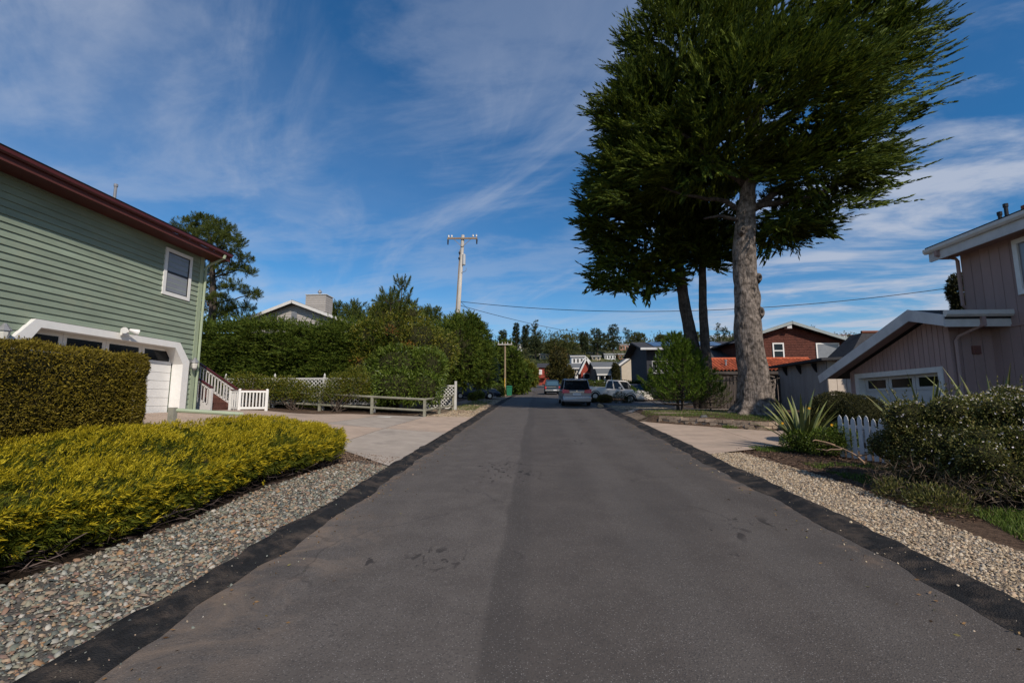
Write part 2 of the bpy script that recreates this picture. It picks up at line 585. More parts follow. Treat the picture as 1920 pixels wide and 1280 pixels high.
# ---------------------------------------------------------------- ground, road, kerbs, drives
def asphalt_mat():
    m = bpy.data.materials.new("asphalt"); m.use_nodes = True
    nd, lk = m.node_tree.nodes, m.node_tree.links
    b = nd["Principled BSDF"]; b.inputs["Roughness"].default_value = 0.85; b.inputs["Specular IOR Level"].default_value = 0.25
    t = nd.new("ShaderNodeTexCoord"); sp = nd.new("ShaderNodeSeparateXYZ"); lk.new(t.outputs["Object"], sp.inputs[0])

    def noise(sc, det=4, rough=0.6, stretch=(1, 1, 1), dist=0.0):
        mp = nd.new("ShaderNodeMapping"); mp.inputs["Scale"].default_value = stretch; lk.new(t.outputs["Object"], mp.inputs[0])
        n = nd.new("ShaderNodeTexNoise"); n.inputs["Scale"].default_value = sc; n.inputs["Detail"].default_value = det; n.inputs["Roughness"].default_value = rough; n.inputs["Distortion"].default_value = dist
        lk.new(mp.outputs[0], n.inputs[0]); return n.outputs["Fac"]

    def rng_(v, a, b_, c=0.0, d=1.0):
        n = nd.new("ShaderNodeMapRange"); n.interpolation_type = "SMOOTHSTEP"; lk.new(v, n.inputs[0])
        for i, q in enumerate((a, b_, c, d), 1): n.inputs[i].default_value = q
        return n.outputs[0]

    def mth(op, a, c):
        n = nd.new("ShaderNodeMath"); n.operation = op
        for i, q in enumerate((a, c)):
            if isinstance(q, (int, float)): n.inputs[i].default_value = q
            else: lk.new(q, n.inputs[i])
        return n.outputs[0]

    def mix(f, a, c):
        n = nd.new("ShaderNodeMix"); n.data_type = "RGBA"
        lk.new(f, n.inputs[0])
        for i, q in ((6, a), (7, c)):
            if isinstance(q, tuple): n.inputs[i].default_value = (*q, 1)
            else: lk.new(q, n.inputs[i])
        return n.outputs[2]
    wob = mth("MULTIPLY", mth("SUBTRACT", noise(0.35, 2), 0.5), 0.3)
    xx = mth("ADD", mth("ADD", sp.outputs[0], wob), mth("MULTIPLY", sp.outputs[1], 0.014))
    base = mix(rng_(noise(1.1, 6, 0.65), 0.3, 0.7), (0.076, 0.065, 0.057), (0.100, 0.086, 0.075))
    # the western lane is the paler pull of the paver, the lap joint between the lanes the darker one
    base = mix(mth("MULTIPLY", rng_(xx, -0.36, -0.46), 0.85), base, mix(rng_(noise(2.3, 5), 0.3, 0.7), (0.097, 0.084, 0.074), (0.127, 0.111, 0.098)))
    joint = mth("MULTIPLY", rng_(xx, -0.46, -0.38), rng_(xx, -0.02, -0.18))
    base = mix(mth("MULTIPLY", joint, 0.45), base, (0.062, 0.055, 0.050))
    for a, c in ((0.9, 1.5), (2.2, 2.8)):
        band = mth("MULTIPLY", rng_(xx, a, a + 0.25), rng_(xx, c + 0.25, c))
        base = mix(mth("MULTIPLY", band, 0.28), base, (0.125, 0.112, 0.100))
    # grit: pale and dark aggregate
    vo = nd.new("ShaderNodeTexVoronoi"); vo.inputs["Scale"].default_value = 85; lk.new(t.outputs["Object"], vo.inputs[0])
    vs2 = nd.new("ShaderNodeSeparateColor"); lk.new(vo.outputs["Color"], vs2.inputs[0])
    dot = mth("MULTIPLY", rng_(vs2.outputs[0], 0.76, 0.93), rng_(vo.outputs["Distance"], 0.50, 0.20))
    base = mix(mth("MULTIPLY", dot, 0.6), base, (0.32, 0.30, 0.28))
    dk = rng_(vs2.outputs[1], 0.75, 0.9)
    base = mix(mth("MULTIPLY", dk, 0.5), base, (0.045, 0.042, 0.04))
    # tan dust washed off the drive and the planting
    dust = mth("MULTIPLY", rng_(sp.outputs[0], -1.6, -2.85), rng_(noise(0.9, 7, 0.68, (1.0, 1.3, 1), 0.8), 0.42, 0.66))
    dust = mth("MULTIPLY", dust, rng_(sp.outputs[1], 8.0, 5.0))
    base = mix(mth("MULTIPLY", dust, 0.75), base, (0.27, 0.20, 0.145))
    edge = mth("MULTIPLY", rng_(sp.outputs[0], -2.65, -2.95), rng_(noise(3.0, 6), 0.4, 0.6))
    base = mix(mth("MULTIPLY", edge, 0.5), base, (0.22, 0.155, 0.105))
    edge2 = mth("MULTIPLY", rng_(sp.outputs[0], 3.2, 3.6), rng_(noise(2.2, 6), 0.5, 0.66))
    base = mix(mth("MULTIPLY", edge2, 0.5), base, (0.20, 0.135, 0.09))
    # oil and tar drips
    oil = rng_(noise(5.0, 4, 0.5, (1.0, 0.45, 1)), 0.70, 0.73)
    oil = mth("MULTIPLY", oil, rng_(noise(0.55, 1), 0.58, 0.64))
    base = mix(mth("MULTIPLY", oil, 0.75), base, (0.025, 0.022, 0.022))
    for (qx, qy, qr, qs) in ((-0.72, 9.6, 1.0, 7.0), (-1.05, 10.6, 0.7, 8.0), (2.75, 6.75, 0.55, 6.0), (2.25, 6.35, 0.45, 6.0), (-1.15, 5.3, 0.5, 9.0), (0.9, 14.5, 0.9, 7.0), (1.6, 21.0, 1.2, 6.0)):
        dv = nd.new("ShaderNodeVectorMath"); dv.operation = "DISTANCE"; dv.inputs[1].default_value = (qx, qy, 0.056 * qy)
        lk.new(t.outputs["Object"], dv.inputs[0])
        spot = mth("MULTIPLY", rng_(dv.outputs["Value"], qr, qr * 0.3), rng_(noise(qs, 3, 0.5, (1.3, 0.55, 1), 0.4), 0.56, 0.63))
        base = mix(mth("MULTIPLY", spot, 0.75), base, (0.020, 0.017, 0.016))
    ve = nd.new("ShaderNodeTexVoronoi"); ve.feature = "DISTANCE_TO_EDGE"; ve.inputs["Scale"].default_value = 0.38
    wv = nd.new("ShaderNodeVectorMath"); wv.operation = "MULTIPLY_ADD"
    nv = nd.new("ShaderNodeTexNoise"); nv.inputs["Scale"].default_value = 1.7; nv.inputs["Detail"].default_value = 6; lk.new(t.outputs["Object"], nv.inputs[0])
    lk.new(nv.outputs["Color"], wv.inputs[0]); wv.inputs[1].default_value = (0.9, 0.9, 0); lk.new(t.outputs["Object"], wv.inputs[2]); lk.new(wv.outputs[0], ve.inputs[0])
    crack = mth("MULTIPLY", rng_(ve.outputs["Distance"], 0.010, 0.003), rng_(noise(0.45, 2), 0.50, 0.58))
    base = mix(mth("MULTIPLY", crack, 0.38), base, (0.035, 0.031, 0.029))
    pat = rng_(noise(0.28, 3, 0.5, (1.0, 0.5, 1)), 0.56, 0.60)
    base = mix(mth("MULTIPLY", pat, 0.22), base, (0.060, 0.054, 0.050))
    lk.new(base, b.inputs["Base Color"])
    bp = nd.new("ShaderNodeBump"); bp.inputs["Strength"].default_value = 0.55; bp.inputs["Distance"].default_value = 0.006
    lk.new(vo.outputs["Distance"], bp.inputs["Height"]); lk.new(bp.outputs[0], b.inputs["Normal"])
    return m


def ground_mat():
    m = bpy.data.materials.new("soil"); m.use_nodes = True
    nd, lk = m.node_tree.nodes, m.node_tree.links
    b = nd["Principled BSDF"]; b.inputs["Roughness"].default_value = 0.95; b.inputs["Specular IOR Level"].default_value = 0.1
    t = nd.new("ShaderNodeTexCoord"); sp = nd.new("ShaderNodeSeparateXYZ"); lk.new(t.outputs["Object"], sp.inputs[0])

    def noise(sc, det=5):
        n = nd.new("ShaderNodeTexNoise"); n.inputs["Scale"].default_value = sc; n.inputs["Detail"].default_value = det; n.inputs["Roughness"].default_value = 0.65
        lk.new(t.outputs["Object"], n.inputs[0]); return n.outputs["Fac"]

    def mr(v, a, c):
        n = nd.new("ShaderNodeMapRange"); n.interpolation_type = "SMOOTHSTEP"; lk.new(v, n.inputs[0]); n.inputs[1].default_value, n.inputs[2].default_value = a, c; return n.outputs[0]

    def mix(f, a, c):
        n = nd.new("ShaderNodeMix"); n.data_type = "RGBA"; lk.new(f, n.inputs[0])
        for i, q in ((6, a), (7, c)):
            if isinstance(q, tuple): n.inputs[i].default_value = (*q, 1)
            else: lk.new(q, n.inputs[i])
        return n.outputs[2]
    base = mix(mr(noise(14), 0.3, 0.7), (0.055, 0.037, 0.026), (0.14, 0.092, 0.062))
    base = mix(mr(noise(1.3), 0.55, 0.72), base, (0.22, 0.17, 0.12))
    base = mix(mr(sp.outputs[1], 120, 165), base, mix(mr(noise(0.06), 0.35, 0.65), (0.035, 0.05, 0.02), (0.10, 0.10, 0.045)))
    lk.new(base, b.inputs["Base Color"])
    bp = nd.new("ShaderNodeBump"); bp.inputs["Strength"].default_value = 0.8; bp.inputs["Distance"].default_value = 0.03
    lk.new(noise(38, 4), bp.inputs["Height"]); lk.new(bp.outputs[0], b.inputs["Normal"])
    return m


M_ASPH, M_SOIL = asphalt_mat(), ground_mat()
_x = np.concatenate([np.linspace(-900, -60, 22), np.linspace(-54, -21, 18), np.arange(-20, 20.01, 0.25), np.linspace(21, 54, 18), np.linspace(60, 900, 22)])
_y = np.concatenate([np.linspace(-300, -10, 12), np.arange(-6, 34.01, 0.25), np.linspace(35, 170, 90), np.linspace(174, 420, 60), np.linspace(440, 1500, 14)])


def f_ground(U, V):
    Z = ground(U, V)
    Z = Z - 0.10 * ((U > -3.3) & (U < 4.05) & (V < 112))       # bed under the road
    Z = Z + 0.02 * nz3(np.stack([U, V, 0 * U], -1), 1.7)*((U < -3.6) | (U > 4.4))
    return U, V, Z


ter = sheet("ground", f_ground, _x, _y, M_SOIL)
tag(ter, "brown soil and scrub ground rising to the wooded hill", "ground", kind="structure")

_ry = np.concatenate([np.arange(-8, 40, 0.5), np.arange(40, 124.1, 2.0)])
road = sheet("road", lambda U, V: (U, V, prof(V) + 0.015 + 0.03 * (1 - ((U - 0.35) / 3.3) ** 2)), np.linspace(-3.08, 3.80, 15), _ry, M_ASPH)
tag(road, "worn grey asphalt street running up the slope", "road", kind="structure")


def berm(name, xs, zs, label):
    m = pmat("tarred_asphalt", (0.020, 0.0195, 0.0195), 0.85, 0.35, 9, 1.0, 70, 0.2, dirt=(0.12, 0.092, 0.07), dscale=3.1, dlo=0.46, dhi=0.76)
    ks = np.arange(len(xs))

    def fx(U, V):
        i = U.astype(int)
        X = np.array(xs)[i] + 0.03 * np.sin(V * 0.9 + 1.0) * (i > 0) * 0.8 + 0.022 * np.sin(V * 2.7 + i) + 0.03 * nz3(np.stack([U, V * 3.1, 0 * U], -1), 1.0, 2.0) + 0.018 * nz3(np.stack([U * 3, V * 9.0, 0 * U], -1), 1.0, 5.0)
        Z = prof(V) + np.array(zs)[i] + (0.012 * np.sin(V * 1.9 + 2.1 * i) + 0.014 * nz3(np.stack([U * 2, V * 5.0, 0 * U], -1), 1.0, 6.0)) * (i < len(xs) - 1)
        return X, V, Z
    o = sheet(name, fx, ks.astype(float), np.concatenate([np.arange(-4, 16, 0.10), np.arange(16, 40, 0.25), np.arange(40, 113, 1.0)]), m)
    return tag(o, label, "kerb", kind="structure")


berm("kerb", [-3.42, -3.36, -3.28, -3.19, -3.08, -2.95], [-0.01, 0.05, 0.080, 0.070, 0.045, 0.018], "black tarred kerb beside the river stones and golden juniper")
berm("kerb", [4.18, 4.12, 4.03, 3.93, 3.81, 3.67], [-0.01, 0.05, 0.080, 0.070, 0.045, 0.018], "black tarred kerb beside the pale gravel and flowering bush")

# ---- drives: poured slabs with open joints, each slab a piece of the drive
M_CONC = pmat("pink_concrete", (0.45, 0.345, 0.265), 0.9, 0.12, 2.0, 0.35, 120, 0.15, dirt=(0.34, 0.27, 0.21), dscale=1.1, dlo=0.46, dhi=0.72)
M_CONC2 = pmat("grey_concrete", (0.38, 0.325, 0.27), 0.9, 0.12, 2.2, 0.3, 120, 0.15, dirt=(0.24, 0.21, 0.18), dscale=0.8)


def drive(name, label, xcuts, lo, hi, ycut, mats):
    t = bpy.data.objects.new(name, None); COL.objects.link(t); tag(t, label, "driveway", kind="structure")
    n = 0
    for i in range(len(xcuts) - 1):
        for j in range(2):
            def fx(U, V):
                l, h, c = np.interp(U, *lo), np.interp(U, *hi), np.interp(U, *ycut)
                a, b = (l, c - 0.009) if j == 0 else (c + 0.009, h)
                Y = a + (b - a) * V
                return U, Y, ground(U, Y) + 0.035 + 0.004 * nz3(np.stack([U, Y, 0 * U], -1), 0.8) - 0.05 * ((V < -0.001) | (V > 1.001))
            us = np.linspace(xcuts[i] + 0.009, xcuts[i + 1] - 0.009, 12)
            o = sheet("slab", fx, us, np.linspace(0, 1, 22), mats[(i + j) % len(mats)] if len(mats) > 1 else mats[0], t)
            n += 1
    return t


drive("driveway", "pinkish concrete driveway of the green house", [-12.3, -10.0, -7.6, -5.5, -3.38],
      ([-12.3, -9, -6.5, -4.9, -3.38], [9.4, 10.6, 12.2, 11.7, 10.5]), ([-12.3, -9, -6, -5.4, -3.38], [17.6, 21.6, 22.0, 22.05, 23.4]),
      ([-12.3, -3.38], [15.9, 16.6]), [M_CONC, M_CONC, M_CONC, M_CONC2])
drive("driveway", "pinkish concrete driveway of the mauve house", [4.14, 6.4, 8.3, 10.2, 12.35],
      ([4.1, 6.7, 9, 12.4], [12.4, 13.9, 14.6, 14.9]), ([4.1, 4.76, 8.04, 10.6, 12.4], [21.0, 20.3, 17.5, 18.7, 19.2]),
      ([4.2, 12.4], [16.2, 17.0]), [M_CONC])
tag(sheet("path", lambda U, V: (U, 24.4 + 1.2 * V - 0.06 * (U - 8), ground(U, 24.4 + 1.2 * V - 0.06 * (U - 8)) + 0.03), np.linspace(4.35, 11.5, 30), np.linspace(0, 1, 5), M_CONC2),
    "narrow concrete path behind the low block wall", "path", kind="structure")
tag(sheet("drive_apron", lambda U, V: (U, 32.5 + 5.5 * V, ground(U, 32.5 + 5.5 * V) + 0.03), np.linspace(4.25, 16, 40), np.linspace(0, 1, 12),
          pmat("dark_paving", (0.10, 0.095, 0.09), 0.9, 0.2, 2, 0.3)), "dark paved parking strip beside the beige pickup", "path", kind="structure")

# ---- loose stones
rg = np.random.default_rng(11)
RIVER = [(0.08, 0.09, 0.085), (0.15, 0.16, 0.125), (0.22, 0.22, 0.165), (0.29, 0.24, 0.165), (0.19, 0.12, 0.10), (0.33, 0.20, 0.10), (0.22, 0.24, 0.21), (0.44, 0.40, 0.34), (0.16, 0.175, 0.145), (0.38, 0.28, 0.19), (0.12, 0.10, 0.085)]
M_RIVER = islandmat("river_stone", RIVER)
sheet_m = pmat("stone_bed", (0.10, 0.092, 0.08), 0.95, 0.4, 40, 0.9, 60, 0.1)


def stones(name, label, n, xf, ys, rr, mat, dens=None, dz=0.0, flat=0.65):
    y = ys[0] + (ys[1] - ys[0]) * rg.random(n) ** (dens or 1.0)
    lo, hi = xf(y)
    x = lo + (hi - lo) * rg.random(n)
    r = rr[0] + (rr[1] - rr[0]) * rg.random(n) ** 3.2
    P = np.stack([x, y, ground(x, y) + 0.012 + dz + r * 0.25 + 0.012 * rg.random(n)], -1)
    V, F = pebbles(P, r, rg, flat)
    o = link(name, np_mesh(name, V, F), None, mat)
    return tag(o, label, "gravel", kind="stuff")


def lj(y):      # left strip: from the kerb to the foot of the juniper
    return np.full_like(y, -3.36), np.interp(y, [-3, 4.2, 6, 8, 10, 11.0], [-4.95, -4.85, -4.65, -4.72, -4.5, -4.2])


tag(sheet("gravel_bed", lambda U, V: (lj(V)[0] + (lj(V)[1] - lj(V)[0]) * U, V, ground(lj(V)[0] + (lj(V)[1] - lj(V)[0]) * U, V) + 0.015), np.linspace(0, 1, 8), np.linspace(-2, 10.9, 50), sheet_m),
    "grit bed under the river stones", "ground", kind="structure")
stones("river_stones", "multicoloured river stones between the kerb and the golden juniper", 19000, lj, (0.6, 10.5), (0.008, 0.032), M_RIVER, 1.3)
stones("dirt_clods", "brown dirt and grit at the end of the juniper", 1500, lambda y: (np.full_like(y, -3.5), np.full_like(y, -5.0)), (9.7, 11.6), (0.008, 0.022), islandmat("clod", [(0.15, 0.10, 0.07), (0.28, 0.2, 0.14), (0.09, 0.06, 0.045)]), 1.0, 0.01)

PALE = [(0.22, 0.165, 0.11), (0.36, 0.265, 0.165), (0.46, 0.36, 0.235), (0.54, 0.43, 0.29), (0.56, 0.48, 0.37), (0.42, 0.28, 0.17), (0.28, 0.25, 0.20)]
M_PALE = islandmat("pale_stone", PALE)


def rj(y):
    return np.full_like(y, 4.13), np.interp(y, [-3, 4.5, 6.5, 9, 10.8, 12.7], [5.15, 5.35, 5.3, 5.55, 5.35, 5.1])


tag(sheet("gravel_bed", lambda U, V: (rj(V)[0] + (rj(V)[1] - rj(V)[0]) * U, V, ground(rj(V)[0] + (rj(V)[1] - rj(V)[0]) * U, V) + 0.015), np.linspace(0, 1, 8), np.linspace(-2, 12.7, 50), pmat("pale_grit", (0.27, 0.215, 0.16), 0.95, 0.35, 45, 0.9, 60, 0.1)),
    "tan grit bed under the pale gravel", "ground", kind="structure")
stones("pale_gravel", "cream and tan gravel between the kerb and the flowering bush", 21000, rj, (2.0, 12.7), (0.008, 0.024), M_PALE, 1.15)
stones("verge_gravel", "tan gravel verge beside the lattice fence", 5200, lambda y: (np.full_like(y, -3.5), np.interp(y, [22.5, 24, 40], [-5.6, -5.0, -5.3])), (22.6, 40), (0.012, 0.035), M_PALE, 1.6)
tag(sheet("verge", lambda U, V: (U, V, ground(U, V) + 0.012), np.linspace(-6.2, -3.38, 8), np.linspace(22.4, 56, 60), pmat("verge_grit", (0.235, 0.18, 0.13), 0.95, 0.35, 9, 0.8, 40, 0.1, dirt=(0.10, 0.08, 0.05), dscale=0.9)), "tan gritty verge beyond the driveway", "ground", kind="structure")
stones("verge_gravel", "tan gravel beside the kerb beyond the low block wall", 3500, lambda y: (np.full_like(y, 4.3), np.full_like(y, 7.2)), (25.8, 32.4), (0.015, 0.035), M_PALE, 1.0)
tag(sheet("verge", lambda U, V: (U, V, ground(U, V) + 0.012), np.linspace(4.14, 9, 12), np.linspace(21.5, 32.4, 30), MATS["verge_grit"]), "gritty verge under the young pine", "ground", kind="structure")

# strays kicked on to the kerbs and the edge of the road
def strays(label, n, xa, xb, ya, yb, mat):
    x = xa + (xb - xa) * rg.random(n) ** 2.6; y = ya + (yb - ya) * rg.random(n) ** 1.3
    k = nz3(np.stack([x * 0, y, 0 * x], -1), 2.2, 1.0) > -.3
    x, y = x[k], y[k]
    hk = np.interp(x, [-3.36, -3.28, -3.19, -3.08, -2.95, 3.67, 3.81, 3.93, 4.03, 4.12], [.05, .08, .07, .045, .018, .018, .045, .07, .08, .05])
    hk = np.where((x > -2.95) & (x < 3.67), .015 + .03 * (1 - ((x - .35) / 3.3) ** 2), hk)
    r = .004 + .010 * rg.random(len(x)) ** 3
    V, F = pebbles(np.stack([x, y, prof(y) + hk + r * .3], -1), r, rg)
    return tag(link("stray_stones", np_mesh("stray_stones", V, F), None, mat), label, "gravel", kind="stuff")


strays("stray stones scattered on the left kerb and road edge", 520, -3.36, -2.6, 1.5, 14, M_RIVER)
strays("stray tan stones scattered on the right kerb and road edge", 420, 4.12, 3.3, 3, 16, M_PALE)
n = 420
x = np.where(rg.random(n) < .6, -2.9 + .9 * rg.random(n) ** 2, 3.65 - .8 * rg.random(n) ** 2); y = 2.0 + 20 * rg.random(n)
P = np.stack([x, y, prof(y) + .03], -1)
D = unit(np.stack([rg.normal(size=n), rg.normal(size=n), .12 * np.abs(rg.normal(size=n))], -1))
tag(foliage("fallen_leaves", blades(P, D, .02 + .035 * rg.random(n), .018, rg), leafmat("fallen_leaf", [(0.10, 0.055, 0.025), (0.24, 0.14, 0.06), (0.16, 0.15, 0.05)], trans=0.0), kind="stuff"), "small dry leaves fallen along the road edges", "fallen leaves")

# mulch: bark chips and dry needles on the right-hand planting
n = 5200
x = 5.1 + 2.6 * rg.random(n) ** 1.2; y = 7.0 + 6.6 * rg.random(n)
P = np.stack([x, y, ground(x, y) + 0.015], -1)
D = unit(np.stack([rg.normal(size=n), rg.normal(size=n), 0.18 * np.abs(rg.normal(size=n))], -1))
o = foliage("bark_mulch", blades(P, D, 0.03 + 0.07 * rg.random(n), 0.02, rg), leafmat("bark_chip", [(0.035, 0.022, 0.016), (0.10, 0.06, 0.04), (0.19, 0.115, 0.075)], trans=0.0), kind="stuff")
tag(o, "reddish brown bark mulch round the picket fence", "mulch")
# dark soil under the juniper, the overhang's shade put into its colour
tag(sheet("shaded_humus", lambda U, V: (lj(V)[1] + .03 * nz3(np.stack([V * 4, U, 0 * U], -1)) - 1.6 * U, V, ground(lj(V)[1] - 1.6 * U, V) + 0.02 + .015 * nz3(np.stack([V * 9, U * 12, 0 * U], -1))), np.linspace(0, 1, 14), np.linspace(-2, 10.8, 150),
          pmat("shaded_humus", (0.022, 0.016, 0.012), 0.95, 0.5, 30, 0.9, 40, 0.05)), "dark soil with painted shade under the golden juniper", "ground", kind="structure")
# dry twigs under the juniper
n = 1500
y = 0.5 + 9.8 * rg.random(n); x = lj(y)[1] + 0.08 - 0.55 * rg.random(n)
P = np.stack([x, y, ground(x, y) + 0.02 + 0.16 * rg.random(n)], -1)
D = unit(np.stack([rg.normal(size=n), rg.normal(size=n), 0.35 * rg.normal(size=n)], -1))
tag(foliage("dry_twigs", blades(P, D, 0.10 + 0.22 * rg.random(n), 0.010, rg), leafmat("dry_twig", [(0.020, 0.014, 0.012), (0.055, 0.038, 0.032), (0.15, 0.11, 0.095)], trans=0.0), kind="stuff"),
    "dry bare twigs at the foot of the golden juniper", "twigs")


def grass(name, label, n, xr, yr, h, mat, mask=None):
    x = xr[0] + (xr[1] - xr[0]) * rg.random(n); y = yr[0] + (yr[1] - yr[0]) * rg.random(n)
    k = nz3(np.stack([x, y, 0 * x], -1), 1.5, 3.0) > -0.45
    if mask is not None: k &= mask(x, y)
    x, y = x[k], y[k]
    P = np.stack([x, y, ground(x, y)], -1)
    D = unit(np.stack([0.4 * rg.normal(size=len(x)), 0.4 * rg.normal(size=len(x)), np.ones(len(x))], -1))
    return tag(foliage(name, blades(P, D, h * (0.5 + rg.random(len(x))), 0.012, rg, 0.1), mat, kind="stuff"), label, "grass")


M_GRASS = leafmat("grass_blade", [(0.05, 0.075, 0.012), (0.09, 0.15, 0.02), (0.16, 0.21, 0.04)], trans=0.3)
grass("grass", "bright green grass below the flowering bush", 9000, (5.5, 8.2), (5.6, 7.6), 0.10, M_GRASS, lambda x, y: x > 5.55 + 0.35 * (y - 5.9))
grass("grass", "short grass in front of the picket fence", 3500, (5.8, 7.3), (9.2, 11.3), 0.07, M_GRASS)
grass("grass", "grass strip along the top of the low block wall", 9000, (4.6, 9.6), (17.9, 23.4), 0.09, M_GRASS, lambda x, y: y > np.interp(x, WALLX, WALLY) + 0.25)
grass("grass", "small lawn beside the white lattice panel", 3000, (-5.3, -3.9), (26.5, 37), 0.12, M_GRASS)
grass("weeds", "green weeds at the edge of the mauve house driveway", 700, (5.6, 6.5), (12.9, 13.6), 0.12, M_GRASS)
grass("weeds", "weed tuft at the foot of the block wall", 250, (6.75, 7.2), (18.2, 18.7), 0.16, M_GRASS)
# ---------------------------------------------------------------- green house
XF = -12.2
M_SAGE = pmat("sage_board", (0.24, 0.292, 0.222), 0.75, 0.14, 3.0, 0.25, 50, 0.25, ovar=0.10, stretch=(1, 0.25, 1), dirt=(0.28, 0.315, 0.23), dscale=1.4)
M_SAGETRIM = pmat("sage_trim", (0.33, 0.39, 0.27), 0.6, 0.08, 3)
M_WHITE = pmat("white_paint", (0.78, 0.77, 0.74), 0.5, 0.05, 5, 0.05, 40)
M_OFFW = pmat("offwhite_paint", (0.66, 0.64, 0.60), 0.6, 0.08, 5)
M_MAROON = pmat("maroon_paint", (0.085, 0.018, 0.017), 0.45, 0.15, 3, spec=0.4)
M_MAROON2 = pmat("faded_maroon", (0.11, 0.034, 0.029), 0.6, 0.15, 3)
M_DGLASS = pmat("dark_glass", (0.010, 0.012, 0.014), 0.10, 0.1, 2, spec=0.3)
M_BLIND = pmat("blind_glass", (0.20, 0.205, 0.22), 0.12, 0.12, 2, spec=0.7)
M_BLACK = pmat("black_sash", (0.02, 0.02, 0.022), 0.4, 0.1, 5)
M_METAL = pmat("grey_metal", (0.30, 0.30, 0.31), 0.45, 0.1, 8, metal=0.4)
M_FROST = pmat("frosted_glass", (0.62, 0.60, 0.55), 0.3, 0.06, 8, spec=0.5)
M_SHINGLE = pmat("dark_shingle", (0.055, 0.053, 0.052), 0.9, 0.3, 12, 0.5, 60)
M_DARK = pmat("dark_void", (0.02, 0.02, 0.02), 0.9)

gh = thing("green_house", "sage green clapboard house with a maroon eave and a white double garage door", "house", (XF, 13, 1.6))
# carcass with the garage recess
G0, G1, GT = 10.18, 15.12, 3.80          # opening
w = MB()
w.box((-12.50, 2.5, 1.45), (-12.225, G0 - .05, 7.4)); w.box((-12.50, G1 + .05, 1.45), (-12.225, 15.80, 7.4)); w.box((-12.50, G0 - .05, GT + .06), (-12.225, G1 + .05, 7.4))
w.box((-22, 2.5, 1.4), (-12.502, 15.80, 7.4))
w.prism([(-22, 7.4), (-12.3, 7.4), (-17, 9.3)], 1, 2.6, 15.7)
w.build("wall", M_SAGE, gh)
# clapboards: wedge section, each board a piece
bw = np.array([(0, 0.0, 0.004), (0, 0.0, 0.026), (0, 0.172, 0.004)])


def clap(y0, y1, z):
    m = MB()
    m.prism([(XF - 0.02, z), (XF + 0.036, z), (XF + 0.004, z + 0.172), (XF - 0.02, z + 0.172)], 1, y0, y1)
    m.build("board", M_SAGE, gh)


def trim_edge(z, left):          # how far the chamfered surround reaches at height z
    c = max(0.0, z + 0.1 - 3.40)
    return (9.88 + 0.50 * min(c / 0.60, 1)) if left else (15.40 - 0.50 * min(c / 0.60, 1))


z = 1.62
while z < 7.30:
    if z < 3.96:
        for a, b in ((2.5, trim_edge(z, True) + 0.06), (trim_edge(z, False) - 0.06, 15.70)):
            if b - a > 0.1:
                clap(a, b, z)
    else:
        j = 5.0 + 5.5 * random.random()
        clap(2.5, j, z); clap(j + 0.004, 15.70, z)
    z += 0.1715
cb = MB(); cb.box((XF - 0.03, 15.66, 1.5), (XF + 0.045, 15.84, 7.3)); cb.box((-12.42, 15.803, 1.5), (XF - 0.031, 15.84, 7.3)); cb.build("corner_board", M_SAGETRIM, gh)
# garage surround: white, chamfered at the upper corners, standing out from the wall
xo, xi = XF + 0.14, XF - 0.24


def surround():
    out = [(9.88, 1.60), (9.88, 3.40), (10.38, 3.99), (14.92, 3.99), (15.40, 3.40), (15.40, 1.60)]
    inn = [(G0, 1.60), (G0, 3.28), (10.52, GT), (14.74, GT), (G1, 3.28), (G1, 1.60)]
    m = MB(); n = len(out)
    V = [(xo, *p) for p in out] + [(xo, *p) for p in inn] + [(XF - 0.02, *p) for p in out] + [(xi, *p) for p in inn]
    F = []
    for i in range(n - 1):
        F += [(i, i + 1, n + i + 1, n + i), (2 * n + i, 2 * n + i + 1, i + 1, i), (n + i, n + i + 1, 3 * n + i + 1, 3 * n + i)]
    m.add(V, F)
    return m


surround().build("garage_surround", M_WHITE, gh)
gd = MB(); gd.box((xi - 0.058, G0 + 0.005, 1.60), (xi - 0.036, G1 - 0.005, GT - 0.005)); gd = gd.build("garage_door", M_OFFW, gh)
for r in range(4):
    z0 = 1.63 + r * 0.545
    for k in range(4):
        y0 = G0 + 0.02 + k * (G1 - G0 - 0.04) / 4
        y1 = y0 + (G1 - G0 - 0.04) / 4 - 0.012
        m = MB()
        if r < 3:
            for q in range(2):
                m.box((xi - 0.035, y0, z0 + q * 0.272), (xi - 0.008, y1, z0 + q * 0.272 + 0.262))
            m.build("panel", M_WHITE, gd)
        else:
            for b in ((y0, y1, z0, z0 + 0.09), (y0, y1, z0 + 0.43, z0 + 0.535), (y0, y0 + 0.10, z0 + 0.0902, z0 + 0.4298), (y1 - 0.10, y1, z0 + 0.0902, z0 + 0.4298)):
                m.box((xi - 0.035, b[0], b[2]), (xi - 0.008, b[1], b[3]))
            m.build("panel", M_WHITE, gd)
            p = MB(); p.box((xi - 0.033, y0 + 0.101, z0 + 0.091), (xi - 0.022, y1 - 0.101, z0 + 0.429)); p.build("pane", M_DGLASS, gd)
